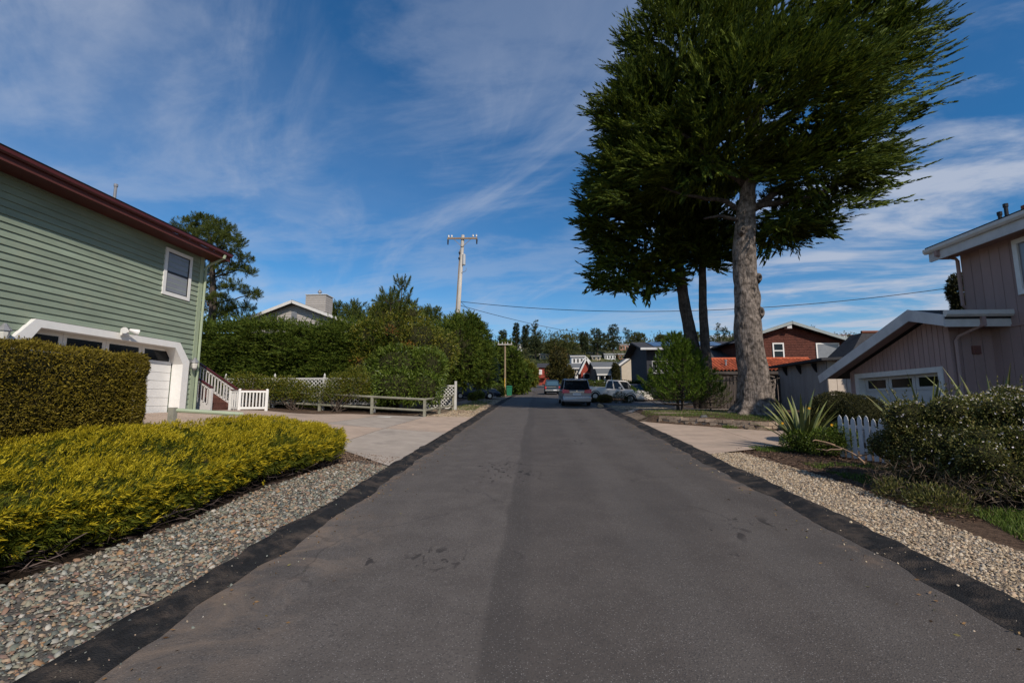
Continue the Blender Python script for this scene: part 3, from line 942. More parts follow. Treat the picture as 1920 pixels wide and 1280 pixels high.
# window
wy0, wy1, wz0, wz1 = 14.08, 15.26, 5.47, 7.02
m = MB(); t_ = 0.115
for b in ((wy0, wy1, wz0, wz0 + t_), (wy0, wy1, wz1 - t_, wz1), (wy0, wy0 + t_, wz0 + t_ + .001, wz1 - t_ - .001), (wy1 - t_, wy1, wz0 + t_ + .001, wz1 - t_ - .001)):
    m.box((XF - 0.01, b[0], b[2]), (XF + 0.06, b[1], b[3]))
win = m.build("window", M_WHITE, gh)
m = MB(); a0, a1, c0, c1 = wy0 + t_, wy1 - t_, wz0 + t_, wz1 - t_
mid = (c0 + c1) / 2
for b in ((a0, a1, c0, c0 + .03), (a0, a1, c1 - .03, c1), (a0, a0 + .03, c0 + .031, c1 - .031), (a1 - .03, a1, c0 + .031, c1 - .031), (a0 + .031, a1 - .031, mid - .03, mid + .03)):
    m.box((XF + 0.028, b[0], b[2]), (XF + 0.045, b[1], b[3]))
m.build("sash", M_BLACK, win)
for lo_, hi_ in ((c0 + .031, mid - .031), (mid + .031, c1 - .031)):
    m = MB(); m.box((XF + 0.026, a0 + .031, lo_), (XF + 0.033, a1 - .031, hi_)); m.build("pane", M_BLIND, win)
# roof, soffit, fascia, gutter
m = MB(); m.prism([(-11.53, 7.36), (-17, 9.75), (-22.6, 7.3), (-22.6, 7.42), (-17, 9.9), (-11.43, 7.46)], 1, 2.3, 16.35); m.build("roof", M_SHINGLE, gh)
m = MB(); m.box((-12.23, 2.3, 7.18), (-11.56, 16.3, 7.22)); m.prism([(-12.23, 7.221), (-11.56, 7.221), (-11.56, 7.33), (-12.23, 7.62)], 1, 16.26, 16.3); m.build("soffit", M_MAROON, gh)
m = MB(); m.box((-11.558, 2.3, 7.16), (-11.52, 16.3, 7.30)); m.build("fascia", M_MAROON2, gh)
m = MB(); m.prism([(-11.518, 7.302), (-11.46, 7.302), (-11.43, 7.34), (-11.435, 7.42), (-11.518, 7.42)], 1, 2.3, 16.3); m.build("gutter", M_MAROON, gh)
m = MB(); m.tube([(-11.47, 15.92, 7.31), (-11.50, 15.92, 7.18)], 0.055, 8); m.tube([(-11.50, 15.92, 7.20), (-12.09, 15.92, 6.92), (-12.12, 15.89, 6.80)], 0.042, 8); m.tube([(-12.12, 15.89, 6.81), (-12.12, 15.89, 1.75), (-12.0, 15.89, 1.66)], 0.045, 8)
m.build("downspout", M_SAGETRIM, gh)
m = MB(); m.tube([(-13.2, 13.15, 8.0), (-13.2, 13.15, 8.66)], 0.04, 8); m.tube([(-13.2, 13.15, 8.66), (-13.2, 13.15, 8.74)], 0.055, 8); m.build("vent_pipe", M_METAL, gh)


def text_obj(name, txt, size, loc, rot, mat, parent, ext=0.006):
    c = bpy.data.curves.new(name, "FONT"); c.body = txt; c.size = size; c.extrude = ext; c.align_x = "CENTER"; c.align_y = "CENTER"
    o = bpy.data.objects.new(name, c); COL.objects.link(o); c.materials.append(mat)
    o.parent = parent; o.location = np.array(loc) - wloc(parent) if parent is not None else loc; o.rotation_euler = rot
    bpy.context.view_layer.update()
    me = bpy.data.meshes.new_from_object(o.evaluated_get(bpy.context.evaluated_depsgraph_get()))
    r_ = bpy.data.objects.new(name, me); COL.objects.link(r_); r_.parent = parent; r_.location = o.location; r_.rotation_euler = rot
    bpy.data.objects.remove(o); r_.name = name
    return r_


text_obj("house_number", "393", 0.20, (XF + 0.034, 15.56, 3.02), (math.pi / 2, 0, math.pi / 2), M_BLACK, gh)


def lantern(y, z, label):
    t = thing("wall_lantern", label, "lantern", (XF + 0.06, y, z), group="lanterns beside the garage door")
    m = MB(); m.box((-0.05, -0.06, -0.12), (-0.012, 0.06, 0.16)); m.bar((-0.02, 0, 0.12), (0.12, 0, 0.16), 0.03, 0.03); m.build("bracket", M_METAL, t, world=False)
    m = MB(); m.loft([[(0.12 + r * math.cos(a), r * math.sin(a), zz) for a in np.linspace(0, 2 * math.pi, 8, endpoint=False)] for r, zz in ((0.03, 0.22), (0.06, 0.17), (0.13, 0.07), (0.135, 0.05))]); m.build("hood", M_METAL, t, world=False)
    m = MB(); m.loft([[(0.12 + r * math.cos(a), r * math.sin(a), zz) for a in np.linspace(0, 2 * math.pi, 8, endpoint=False)] for r, zz in ((0.10, 0.049), (0.10, 0.0), (0.075, -0.14))]); m.build("glass", M_FROST, t, world=False)
    m = MB(); m.loft([[(0.12 + r * math.cos(a), r * math.sin(a), zz) for a in np.linspace(0, 2 * math.pi, 8, endpoint=False)] for r, zz in ((0.08, -0.141), (0.06, -0.18), (0.02, -0.22))]); m.build("base", M_METAL, t, world=False)
    return t


lantern(15.60, 3.33, "grey wall lantern above the house number at the corner of the green house")
lantern(9.72, 3.55, "grey wall lantern just above the clipped hedge, at the near end of the garage")
fl = thing("floodlight", "white twin floodlight mounted over the garage door of the green house", "floodlight", (XF + 0.21, 12.72, 4.02))
m = MB(); m.box((-0.03, -0.11, -0.10), (0.02, 0.11, 0.06)); m.build("plate", M_WHITE, fl, world=False)
for s, tx in ((-1, -0.20), (1, 0.22)):
    m = MB(); m.tube([(0.02, s * 0.05, 0.0), (0.10, s * 0.09, 0.05)], 0.02, 6)
    p0 = np.array((0.10, s * 0.09, 0.06)); d = unit(np.array((0.55, s * 0.75, -0.25)))
    m.tube([p0 - d * 0.04, p0 + d * 0.02, p0 + d * 0.14, p0 + d * 0.19], [0.04, 0.055, 0.085, 0.09], 10)
    m.build("lamp", M_WHITE, fl, world=False, smooth=False)

# ---------------------------------------------------------------- staircase and railings beside the house
M_TREAD = pmat("red_brown_stain", (0.13, 0.055, 0.042), 0.8, 0.25, 5)
M_RAILW = pmat("railing_white", (0.62, 0.60, 0.58), 0.6, 0.08, 6)
st = thing("external_staircase", "wooden staircase with white balusters and maroon handrails behind the green house", "staircase", (-13, 17.9, 1.66))
NST = 9
for k in range(NST):
    x0 = -12.62 - 0.29 * k
    m = MB(); m.box((x0 - 0.30, 17.30, 1.66 + 0.18 * (k + 1) - 0.04), (x0, 18.70, 1.66 + 0.18 * (k + 1))); m.box((x0 - 0.03, 17.32, 1.66 + 0.18 * k), (x0 - 0.005, 18.68, 1.66 + 0.18 * (k + 1) - 0.041))
    m.build("tread", M_TREAD, st)
xe, ze = -12.62 - 0.29 * NST, 1.66 + 0.18 * NST
for yy in (17.26, 18.74):
    m = MB(); m.prism([(-12.6, 1.60), (-12.6, 1.86), (xe, ze + 0.06), (xe, ze - 0.30), (-12.95, 1.60)], 1, yy - 0.025, yy + 0.025); m.build("stringer", M_TREAD if yy > 18 else M_RAILW, st)
    p0, p1 = np.array((-12.55, yy, 2.56)), np.array((xe, yy, ze + 0.98))
    m = MB(); m.bar(p0 + (0.05, 0, 0), p1, 0.12, 0.045); m.build("handrail", M_MAROON, st)
    for dz_ in (0.08, 0.72):
        m = MB(); m.bar(p0 - (0, 0, dz_), p1 - (0, 0, dz_), 0.04, 0.07); m.build("side_rail", M_RAILW, st)
    m = MB(); m.box((-12.60, yy - 0.05, 1.62), (-12.50, yy + 0.05, 2.54)); m.build("post", M_RAILW, st)
    for k in range(1, 20):
        p = p0 + (p1 - p0) * k / 20
        m = MB(); m.box((p[0] - 0.02, yy - 0.02, p[2] - 0.72), (p[0] + 0.02, yy + 0.02, p[2] - 0.09)); m.build("baluster", M_RAILW, st)
m = MB(); m.box((xe - 2.2, 17.3, ze - 0.05), (xe - 0.001, 18.7, ze)); m.box((xe - 2.2, 17.3, 1.5), (xe - 2.1, 18.7, ze - 0.051)); m.build("landing", M_TREAD, st)

gp = thing("porch_railing", "short white balustrade with a brown cap at the foot of the staircase", "railing", (-12, 18.6, 1.66))
ends = [(-12.42, 18.25), (-11.93, 18.05), (-11.12, 18.55)]
for i, (a, b) in enumerate(ends):
    m = MB()
    if i: m.tube([(a, b, 1.60), (a, b, 2.52)], 0.062, 8); m.tube([(a, b, 2.52), (a, b, 2.56)], [0.062, 0.03], 8)
    else: m.box((a - 0.05, b - 0.05, 1.60), (a + 0.05, b + 0.05, 2.50))
    m.build("post", M_WHITE, gp)
for (a, b), nb in ((ends[0:2], 4), (ends[1:3], 8)):
    a3, b3 = np.array((*a, 0.0)), np.array((*b, 0.0))
    for z_ in (2.45, 1.80):
        m = MB(); m.bar(a3 + (0, 0, z_), b3 + (0, 0, z_), 0.05, 0.08); m.build("side_rail", M_WHITE, gp)
    m = MB(); m.bar(a3 + (0, 0, 2.515), b3 + (0, 0, 2.515), 0.10, 0.03); m.build("cap", M_TREAD, gp)
    for k in range(1, nb):
        p = a3 + (b3 - a3) * k / nb
        m = MB(); m.box((p[0] - 0.02, p[1] - 0.02, 1.846), (p[0] + 0.02, p[1] + 0.02, 2.409)); m.build("baluster", M_WHITE, gp)

M_GREYWOOD = pmat("weathered_wood", (0.27, 0.265, 0.22), 0.9, 0.2, 4, 0.4, 40, stretch=(1, 1, 1), dirt=(0.19, 0.2, 0.13), dscale=3)
M_LOG = pmat("silvery_wood", (0.25, 0.24, 0.185), 0.9, 0.25, 5, 0.4, 40, dirt=(0.15, 0.16, 0.10), dscale=3)
lr = thing("log_rail", "low grey green log rail on a squared post at the corner of the green house", "fence", (-9.9, 12.2, gz(-9.9, 12.2)))
g0 = gz(-9.9, 12.2)
m = MB(); m.box((-9.98, 12.13, g0 - 0.1), (-9.82, 12.27, g0 + 0.62)); m.build("post", M_GREYWOOD, lr)
m = MB(); m.tube([(-9.9, 12.22, g0 + 0.55), (-8.55, 13.15, g0 + 0.42)], 0.055, 8); m.build("rail", M_SAGETRIM, lr)
m = MB(); m.box((-8.98, 12.88, g0 - 0.4), (-8.88, 12.98, g0 + 0.40)); m.build("post", M_GREYWOOD, lr)

# ---------------------------------------------------------------- post and rail fence along the drive
pr = thing("post_and_rail_fence", "low weathered post and rail fence along the back of the driveway", "fence", (-8, 22.4, gz(-8, 22.4)))
pts = [(-13.6, 22.9), (-10.87, 22.65), (-8.17, 22.4), (-5.56, 22.2), (-5.3, 24.2), (-5.1, 26.9)]
zp = [gz(*p) for p in pts]
for (a, b), zz in zip(pts, zp):
    m = MB(); m.box((a - 0.06, b - 0.06, zz - 0.1), (a + 0.06, b + 0.06, zz + 0.80)); m.build("post", M_LOG, pr)
for i in range(len(pts) - 1):
    (a, b), (c, d) = pts[i], pts[i + 1]
    for h in (0.76, 0.30):
        off = 0.0
        m = MB(); m.tube([(a, b, zp[i] + h + (0.06 if h > 0.5 else 0)), (c, d, zp[i + 1] + h + (0.06 if h > 0.5 else 0))], 0.055, 7); m.build("rail", M_LOG, pr)
m = MB(); g0 = gz(-6.9, 20.6); m.box((-7.35, 20.75, g0 + 0.0), (-6.75, 21.1, g0 + 0.065)); o = m.build("utility_cover", pmat("pale_lid", (0.45, 0.46, 0.42), 0.8, 0.08), None, bevel=0.01)
tag(o, "pale rectangular utility box lid set in the driveway", "utility cover")

# ---------------------------------------------------------------- white lattice fences
M_LATT = pmat("lattice_white", (0.55, 0.54, 0.51), 0.7, 0.1, 5)


def lattice(parent, p, q, z0, z1):
    """two layers of crossed slats clipped to the panel"""
    p, q = np.array(p, float), np.array(q, float)
    L = np.linalg.norm(q - p); d = (q - p) / L; nrm = np.array((-d[1], d[0]))
    H = z1 - z0
    m = MB(); st_ = 0.20
    for lay, sgn in ((0.012, 1), (-0.012, -1)):
        for c in np.arange(-H, L + H, st_):
            s0, s1 = max(c, 0) if True else 0, min(c + H, L)
            if s1 - s0 < 0.03: continue
            t0, t1 = (s0 - c), (s1 - c)
            if sgn < 0: t0, t1 = H - t0, H - t1
            A = np.array((*(p + d * s0 + nrm * lay), z0 + t0)); B = np.array((*(p + d * s1 + nrm * lay), z0 + t1))
            m.bar(A, B, 0.011, 0.036, up=(nrm[1] * 0 + d[0] * 1e-6, d[1] * 1e-6, 1))
    return m.build("lattice_panel", M_LATT, parent)


lf = thing("lattice_fence", "long white lattice fence with finial posts in front of the cypress hedge", "fence", (-12, 23.3, gz(-12, 23.3)))
lx = [-16.2, -13.6, -11.0, -8.35]
for i, a in enumerate(lx):
    g0 = gz(a, 23.3); zt = 3.22
    m = MB(); m.box((a - 0.05, 23.24, g0 - 0.1), (a + 0.05, 23.34, zt + 0.08)); m.tube([(a, 23.29, zt + 0.08), (a, 23.29, zt + 0.13), (a, 23.29, zt + 0.19), (a, 23.29, zt + 0.27)], [0.03, 0.055, 0.045, 0.008], 8); m.build("post", M_LATT, lf)
    if i < 3:
        for z_ in (zt, 1.95):
            m = MB(); m.bar((a + 0.05, 23.29, z_), (lx[i + 1] - 0.05, 23.29, z_), 0.06, 0.07); m.build("rail", M_LATT, lf)
        lattice(lf, (a + 0.05, 23.29), (lx[i + 1] - 0.05, 23.29), 1.99, zt - 0.04)
lp = thing("lattice_panel_fence", "white lattice panel and tall post at the street end of the fence", "fence", (-5.3, 27, gz(-5.3, 27)))
g0 = gz(-4.98, 27)
m = MB(); m.box((-5.04, 26.94, g0 - 0.1), (-4.92, 27.06, 3.24)); m.build("post", M_LATT, lp)
for z_ in (2.98, g0 + 0.12):
    m = MB(); m.bar((-6.6, 26.4, z_), (-5.04, 27, z_), 0.05, 0.06); m.build("rail", M_LATT, lp)
lattice(lp, (-6.6, 26.4), (-5.04, 27.0), g0 + 0.15, 2.95)

# ---------------------------------------------------------------- grey house behind the hedge
M_GREYSID = pmat("grey_siding", (0.40, 0.37, 0.34), 0.8, 0.08, 3, ovar=0.05)
hh = thing("grey_house", "pale grey gabled house with a boarded chimney above the cypress hedge", "house", (-18.9, 34, gz(-19, 34)))
px0, pk = -18.85, 9.62
m = MB(); m.prism([(-23.6, 2.5), (-14.2, 2.5), (-14.2, pk - 1.78), (px0, pk - 0.06), (-23.6, pk - 1.78)], 1, 34.4, 44); m.build("wall", M_GREYSID, hh)
for i in range(16):
    z0 = 6.6 + 0.19 * i
    hw = (pk - 0.18 - z0 - 0.19) / 0.375
    hw = min(hw, 4.65)
    if hw > 0.3:
        m = MB(); m.prism([(34.40, z0), (34.372, z0), (34.39, z0 + 0.19), (34.40, z0 + 0.19)], 0, px0 - hw, px0 + hw) if False else m.add(
            [(px0 - hw, 34.41, z0), (px0 + hw, 34.41, z0), (px0 + hw, 34.372, z0), (px0 - hw, 34.372, z0), (px0 - hw, 34.41, z0 + .19), (px0 + hw, 34.41, z0 + .19), (px0 + hw, 34.393, z0 + .19), (px0 - hw, 34.393, z0 + .19)],
            [(0, 1, 2, 3), (4, 7, 6, 5), (3, 2, 6, 7), (0, 4, 5, 1), (0, 3, 7, 4), (1, 5, 6, 2)])
        m.build("board", M_GREYSID, hh)
for s in (-1, 1):
    m = MB(); e = px0 + s * 5.1
    m.add([(px0, 33.9, pk + 0.10), (e, 33.9, pk + 0.10 - 5.1 * 0.375), (e, 44.4, pk + 0.10 - 5.1 * 0.375), (px0, 44.4, pk + 0.10),
           (px0, 33.9, pk - 0.02), (e, 33.9, pk - 0.02 - 5.1 * 0.375), (e, 44.4, pk - 0.02 - 5.1 * 0.375), (px0, 44.4, pk - 0.02)],
          [(0, 1, 2, 3), (4, 7, 6, 5), (0, 4, 5, 1), (1, 5, 6, 2), (2, 6, 7, 3)])
    m.build("roof", M_SHINGLE, hh)
    m = MB(); m.bar((px0, 33.86, pk - 0.04), (e, 33.86, pk - 0.04 - 5.1 * 0.375), 0.05, 0.22); m.build("bargeboard", M_OFFW, hh)
m = MB(); m.box((px0 - 0.22, 34.33, pk - 1.25), (px0 + 0.22, 34.37, pk - 0.72)); [m.box((px0 - 0.2, 34.31, pk - 1.22 + .09 * k), (px0 + 0.2, 34.33, pk - 1.17 + .09 * k)) for k in range(5)]; m.build("gable_vent", M_METAL, hh)
ch = MB(); ch.box((-18.55, 35.4, 7.6), (-16.95, 36.6, 10.42)); ch = ch.build("chimney", M_GREYSID, hh)
for i in range(8):
    z0 = 8.9 + i * 0.18
    m = MB(); m.box((-18.57, 35.38, z0), (-16.93, 36.62, z0 + 0.165)); m.build("board", M_GREYSID, ch)
m = MB(); m.box((-18.62, 35.33, 10.42), (-16.88, 36.67, 10.47)); m.build("cap", M_OFFW, ch)
m = MB(); m.tube([(-17.75, 36, 10.47), (-17.75, 36, 10.72), (-17.75, 36, 10.74), (-17.75, 36, 10.84)], [0.09, 0.09, 0.17, 0.15], 10); m.tube([(-17.75, 36, 10.84), (-17.75, 36, 10.98)], [0.15, 0.03], 10); m.build("flue", M_METAL, ch)
# ---------------------------------------------------------------- mauve house
M_MAUVE = pmat("mauve_board", (0.37, 0.258, 0.235), 0.85, 0.08, 2.5, 0.3, 60, 0.2, ovar=0.06, stretch=(1, 1, 0.2), dirt=(0.32, 0.235, 0.21), dscale=1.1)
M_FASC = pmat("fascia_grey_white", (0.58, 0.58, 0.58), 0.6, 0.10, 2, 0.1, 30, dirt=(0.40, 0.41, 0.43), dscale=1.2)
M_ROOFB = pmat("roof_felt", (0.045, 0.045, 0.05), 0.9, 0.3, 10, 0.5, 50)
mh = thing("mauve_house", "mauve two storey house with a low gabled garage wing and white gutters", "house", (13.2, 14, 0.9))
m = MB(); m.box((13.225, 1.0, 0.2), (22, 15.32, 6.9)); m.build("wall", M_MAUVE, mh)
y = 15.33
while y > 8.0:
    m = MB(); m.box((13.195, y - 0.293, 0.6), (13.2245, y, 6.62)); m.build("board", M_MAUVE, mh); y -= 0.305
m = MB(); m.box((13.19, 15.335, 0.6), (13.30, 15.36, 6.62)); m.box((13.165, 8, 4.12), (13.194, 14.6, 4.19)); m.build("trim", M_MAUVE, mh)
# main window
m = MB(); a0, a1, c0, c1 = 12.1, 13.66, 4.95, 6.50
for b in ((a0, a1, c0, c0 + .13), (a0, a1, c1 - .13, c1), (a0, a0 + .13, c0 + .131, c1 - .131), (a1 - .13, a1, c0 + .131, c1 - .131)):
    m.box((13.12, b[0], b[2]), (13.194, b[1], b[3]))
wn_ = m.build("window", M_WHITE, mh)
m = MB(); m.box((13.17, a0 + .131, c0 + .131), (13.185, a1 - .131, c1 - .131)); m.build("pane", M_BLIND, wn_)
# main roof
m = MB(); m.prism([(12.62, 6.86), (17.6, 8.55), (17.6, 8.70), (12.50, 7.0)], 1, 1.0, 15.80); m.build("roof", M_ROOFB, mh)
m = MB(); m.box((12.64, 1.0, 6.60), (13.19, 15.75, 6.635)); m.build("soffit", M_MAUVE, mh)
m = MB(); m.box((12.60, 1.0, 6.52), (12.638, 15.75, 6.80)); m.prism([(12.60, 6.53), (17.6, 8.25), (17.6, 8.52), (12.60, 6.80)], 1, 15.752, 15.79); m.build("fascia", M_FASC, mh)
m = MB(); m.prism([(12.598, 6.80), (12.52, 6.80), (12.47, 6.86), (12.475, 6.955), (12.598, 6.955)], 1, 1.0, 15.86); m.build("gutter", M_OFFW, mh)
m = MB(); m.box((12.50, 15.36, 6.62), (12.60, 15.46, 6.80)); m.tube([(12.56, 15.41, 6.63), (13.10, 15.41, 6.52), (13.14, 15.41, 6.44)], 0.045, 8); m.tube([(13.14, 15.41, 6.46), (13.14, 15.41, 5.02), (13.26, 15.41, 4.90)], 0.05, 8); m.build("downspout", M_MAUVE, mh)
for yy, hh_ in ((13.95, 7.36), (13.75, 7.52)):
    m = MB(); m.tube([(13.2, yy, 6.9), (13.2, yy, hh_)], 0.045, 8); m.tube([(13.2, yy, hh_), (13.2, yy, hh_ + 0.1)], 0.06, 8); m.build("vent_pipe", M_BLACK, mh)
m = MB(); m.box((13.3, 12.6, 7.18), (14.4, 13.45, 7.42)); m.build("skylight", pmat("terracotta_box", (0.28, 0.10, 0.06), 0.8), mh)
# garage wing


def roofz(Y):          # underside of the wing roof
    return 4.60 - (Y - 15.3) * 0.345 if Y > 15.3 else 4.60 - (15.3 - Y) * 0.31


m = MB(); m.prism([(14.69, 0.5), (19.33, 0.5), (19.33, roofz(19.33) - .02), (15.3, 4.58), (14.69, roofz(14.69) - .02)], 0, 12.30, 18); m.build("wall", M_MAUVE, mh)
YD0, YD1, ZD = 15.12, 18.86, 2.98
m = MB(); m.box((12.03, 14.69, 0.5), (12.299, YD0, ZD)); m.box((12.03, YD1, 0.5), (12.299, 19.33, ZD)); m.prism([(14.69, ZD), (19.33, ZD), (19.33, roofz(19.33) - .02), (15.3, 4.58), (14.69, roofz(14.69) - .02)], 0, 12.03, 12.299); m.build("wall", M_MAUVE, mh)
y = 14.66
while y < 19.3:
    y2 = min(y + 0.193, 19.35)
    zb = ZD if (y2 > YD0 and y < YD1) else 0.6
    m = MB(); m.add([(12.0, y, zb), (12.0, y2 - 0.012, zb), (12.0, y2 - 0.012, roofz(y2) - .03), (12.0, y, roofz(y) - .03), (12.029, y, zb), (12.029, y2 - 0.012, zb), (12.029, y2 - 0.012, roofz(y2) - .03), (12.029, y, roofz(y) - .03)],
                    [(0, 1, 2, 3), (4, 7, 6, 5), (0, 4, 5, 1), (1, 5, 6, 2), (2, 6, 7, 3), (3, 7, 4, 0)])
    if abs(y - 15.2) < 0.15 and zb < 1 and y2 > YD0: pass
    m.build("board", M_MAUVE, mh); y += 0.2
xx = 12.03
while xx < 13.19:
    x2 = min(xx + 0.285, 13.194)
    m = MB(); m.box((xx, 14.66, 0.6), (x2, 14.689, 4.36)); m.build("board", M_MAUVE, mh); xx += 0.297
m = MB(); m.box((12.58, 14.60, 3.42), (12.80, 14.659, 3.66)); m.box((12.62, 14.58, 3.46), (12.76, 14.60, 3.60)); m.build("wall_vent", pmat("rusty_vent", (0.20, 0.09, 0.075), 0.8), mh)
# wing roof, bargeboard, eave
m = MB(); m.prism([(20.42, 2.98), (20.42, 3.08), (15.3, 4.86), (14.02, 4.46), (14.02, 4.36), (15.3, 4.72)], 0, 11.42, 13.19); m.prism([(20.42, 2.98), (20.42, 3.08), (15.4, 4.83), (15.4, 4.70)], 0, 13.192, 18); m.build("roof", M_ROOFB, mh)
m = MB(); V = []
for X in (11.38, 11.418):
    V += [(X, 20.42, 3.10), (X, 15.3, 4.88), (X, 14.02, 4.49), (X, 14.02, 4.16), (X, 15.3, 4.52), (X, 20.30, 2.80)]
m.add(V, [(0, 1, 4, 5), (1, 2, 3, 4), (6, 11, 10, 7), (7, 10, 9, 8), (0, 6, 7, 1), (1, 7, 8, 2), (2, 8, 9, 3), (3, 9, 10, 4), (4, 10, 11, 5), (5, 11, 6, 0)])
m.build("bargeboard", M_FASC, mh)
m = MB(); m.add([(11.42, 14.05, 4.32), (12.0, 14.05, 4.32), (12.0, 15.3, 4.69), (11.42, 15.3, 4.69), (12.0, 20.3, 2.98), (11.42, 20.3, 2.98)], [(0, 1, 2, 3), (3, 2, 4, 5)]); m.add([(12.0, 14.05, 4.32), (13.19, 14.05, 4.32), (13.19, 14.66, 4.38), (12.0, 14.66, 4.38)], [(0, 1, 2, 3)]); m.build("soffit", M_MAUVE, mh)
m = MB(); m.box((11.42, 14.03, 4.14), (13.40, 14.065, 4.42)); m.build("fascia", M_OFFW, mh)
m = MB(); m.prism([(14.028, 4.42), (13.95, 4.42), (13.90, 4.48), (13.905, 4.60), (14.028, 4.60)], 0, 11.40, 13.58); m.build("gutter", M_OFFW, mh)
m = MB(); m.box((12.36, 13.94, 4.14), (12.46, 14.028, 4.42)); m.tube([(12.41, 13.97, 4.20), (12.15, 14.52, 3.92), (12.12, 14.58, 3.80)], 0.045, 8); m.tube([(12.12, 14.58, 3.82), (12.12, 14.58, 0.85)], 0.048, 8); m.build("downspout", M_MAUVE, mh)
# wing garage door
m = MB()
for b in ((YD0 - 0.12, YD1 + 0.16, ZD - 0.06, ZD + 0.11), (YD0 - 0.12, YD0 + 0.05, 0.8, ZD - 0.061), (YD1 - 0.05, YD1 + 0.16, 0.8, ZD - 0.061)):
    m.box((11.965, b[0], b[2]), (12.28, b[1], b[3]))
m.build("garage_surround", M_OFFW, mh)
M_DOORG = pmat("garage_door_grey", (0.50, 0.50, 0.49), 0.6, 0.06, 4)
m = MB(); m.box((12.24, YD0, 0.85), (12.27, YD1, ZD)); gd2 = m.build("garage_door", M_DOORG, mh)
for r in range(4):
    z0 = 0.95 + 0.49 * r
    for k in range(3):
        y0 = YD0 + 0.06 + k * 1.21; y1 = y0 + 1.19
        m = MB()
        if r < 3: m.box((12.20, y0, z0), (12.238, y1, z0 + 0.475)); m.box((12.18, y0 + .12, z0 + .09), (12.199, y1 - .12, z0 + .39))
        else:
            for b in ((y0, y1, z0, z0 + .10), (y0, y1, z0 + .40, z0 + .475), (y0, y0 + .13, z0 + .101, z0 + .399), (y1 - .13, y1, z0 + .101, z0 + .399)):
                m.box((12.20, b[0], b[2]), (12.238, b[1], b[3]))
            p = MB(); p.box((12.215, y0 + .131, z0 + .101), (12.225, y1 - .131, z0 + .399)); p.build("pane", M_DGLASS, gd2)
        m.build("panel", M_DOORG, gd2)

# ---------------------------------------------------------------- low block wall
M_BLOCK = pmat("split_block", (0.34, 0.26, 0.19), 0.95, 0.25, 5, 0.8, 30, 0.1, ovar=0.22, dirt=(0.14, 0.11, 0.08), dscale=4)
rw = thing("retaining_wall", "low wall of tan split blocks holding up the grass under the big cypress", "wall", (6.6, 19.2, gz(6.6, 19)))
path = np.array(list(zip([4.85, 8.04, 10.6, 12.0], [20.50, 17.78, 19.0, 19.52])))
seg = np.linalg.norm(np.diff(path, axis=0), axis=1); cum = np.concatenate(([0], np.cumsum(seg)))
rb = np.random.default_rng(3)
for course in range(3):
    s = 0.0 if course % 2 == 0 else -0.16
    while s < cum[-1] - 0.1:
        L = 0.30 + 0.05 * rb.random()
        a, b = max(s, 0) + 0.008, min(s + L, cum[-1]) - 0.008
        pa = np.array([np.interp(a, cum, path[:, k]) for k in (0, 1)]); pb = np.array([np.interp(b, cum, path[:, k]) for k in (0, 1)])
        mid = (pa + pb) / 2; z0 = gz(mid[0] - 0.25, mid[1] - 0.35) - 0.04 + 0.125 * course
        d = (pb - pa) / np.linalg.norm(pb - pa); nn = np.array((d[1], -d[0])); o_ = nn * (0.02 * rb.normal())
        m = MB(); q = [pa + o_, pb + o_ * 0.5, pb - nn * 0.22, pa - nn * 0.22]
        h = 0.117 + 0.006 * rb.normal()
        m.add([(*p, z0) for p in q] + [(*(p - nn * 0.012 * (i < 2)), z0 + h) for i, p in enumerate(q)], [(0, 3, 2, 1), (4, 5, 6, 7), (0, 1, 5, 4), (1, 2, 6, 5), (2, 3, 7, 6), (3, 0, 4, 7)])
        m.build("block", M_BLOCK, rw); s += L

# ---------------------------------------------------------------- picket fence by the flowering bush
M_PICK = pmat("picket_white", (0.58, 0.59, 0.61), 0.7, 0.10, 6, dirt=(0.42, 0.43, 0.42), dscale=3)
pf = thing("picket_fence", "short white picket fence between the phormium and the flowering bush", "fence", (7.3, 12, gz(7.3, 12)))
p0, p1 = np.array((7.20, 12.25)), np.array((8.35, 10.1))
Lp = np.linalg.norm(p1 - p0); dp = (p1 - p0) / Lp; npk = np.array((dp[1], -dp[0]))
g0 = gz(7.3, 11.9)
for h in (0.27, 0.78):
    m = MB(); a = np.array((*(p0 + npk * -0.03), g0 + h)); b = np.array((*(p1 + npk * -0.03), g0 + h - 0.1)); m.bar(a, b, 0.035, 0.08); m.build("rail", M_PICK, pf)
for i in range(16):
    c = p0 + dp * (0.07 + 0.148 * i); zb = gz(*c) + 0.03; hgt = 1.0 + 0.03 * rb.normal()
    m = MB(); w2 = 0.047
    prof_ = [(-w2, 0), (w2, 0), (w2, hgt - 0.12), (w2 * 0.75, hgt - 0.05), (0, hgt), (-w2 * 0.75, hgt - 0.05), (-w2, hgt - 0.12)]
    V = [(*(c + dp * a), zb + b) for a, b in prof_] + [(*(c + dp * a + npk * 0.02), zb + b) for a, b in prof_]
    n = 7; m.add(V, [tuple(range(n)), tuple(range(n, 2 * n))[::-1]] + [(i_, (i_ + 1) % n, n + (i_ + 1) % n, n + i_) for i_ in range(n)])
    m.build("picket", M_PICK, pf)

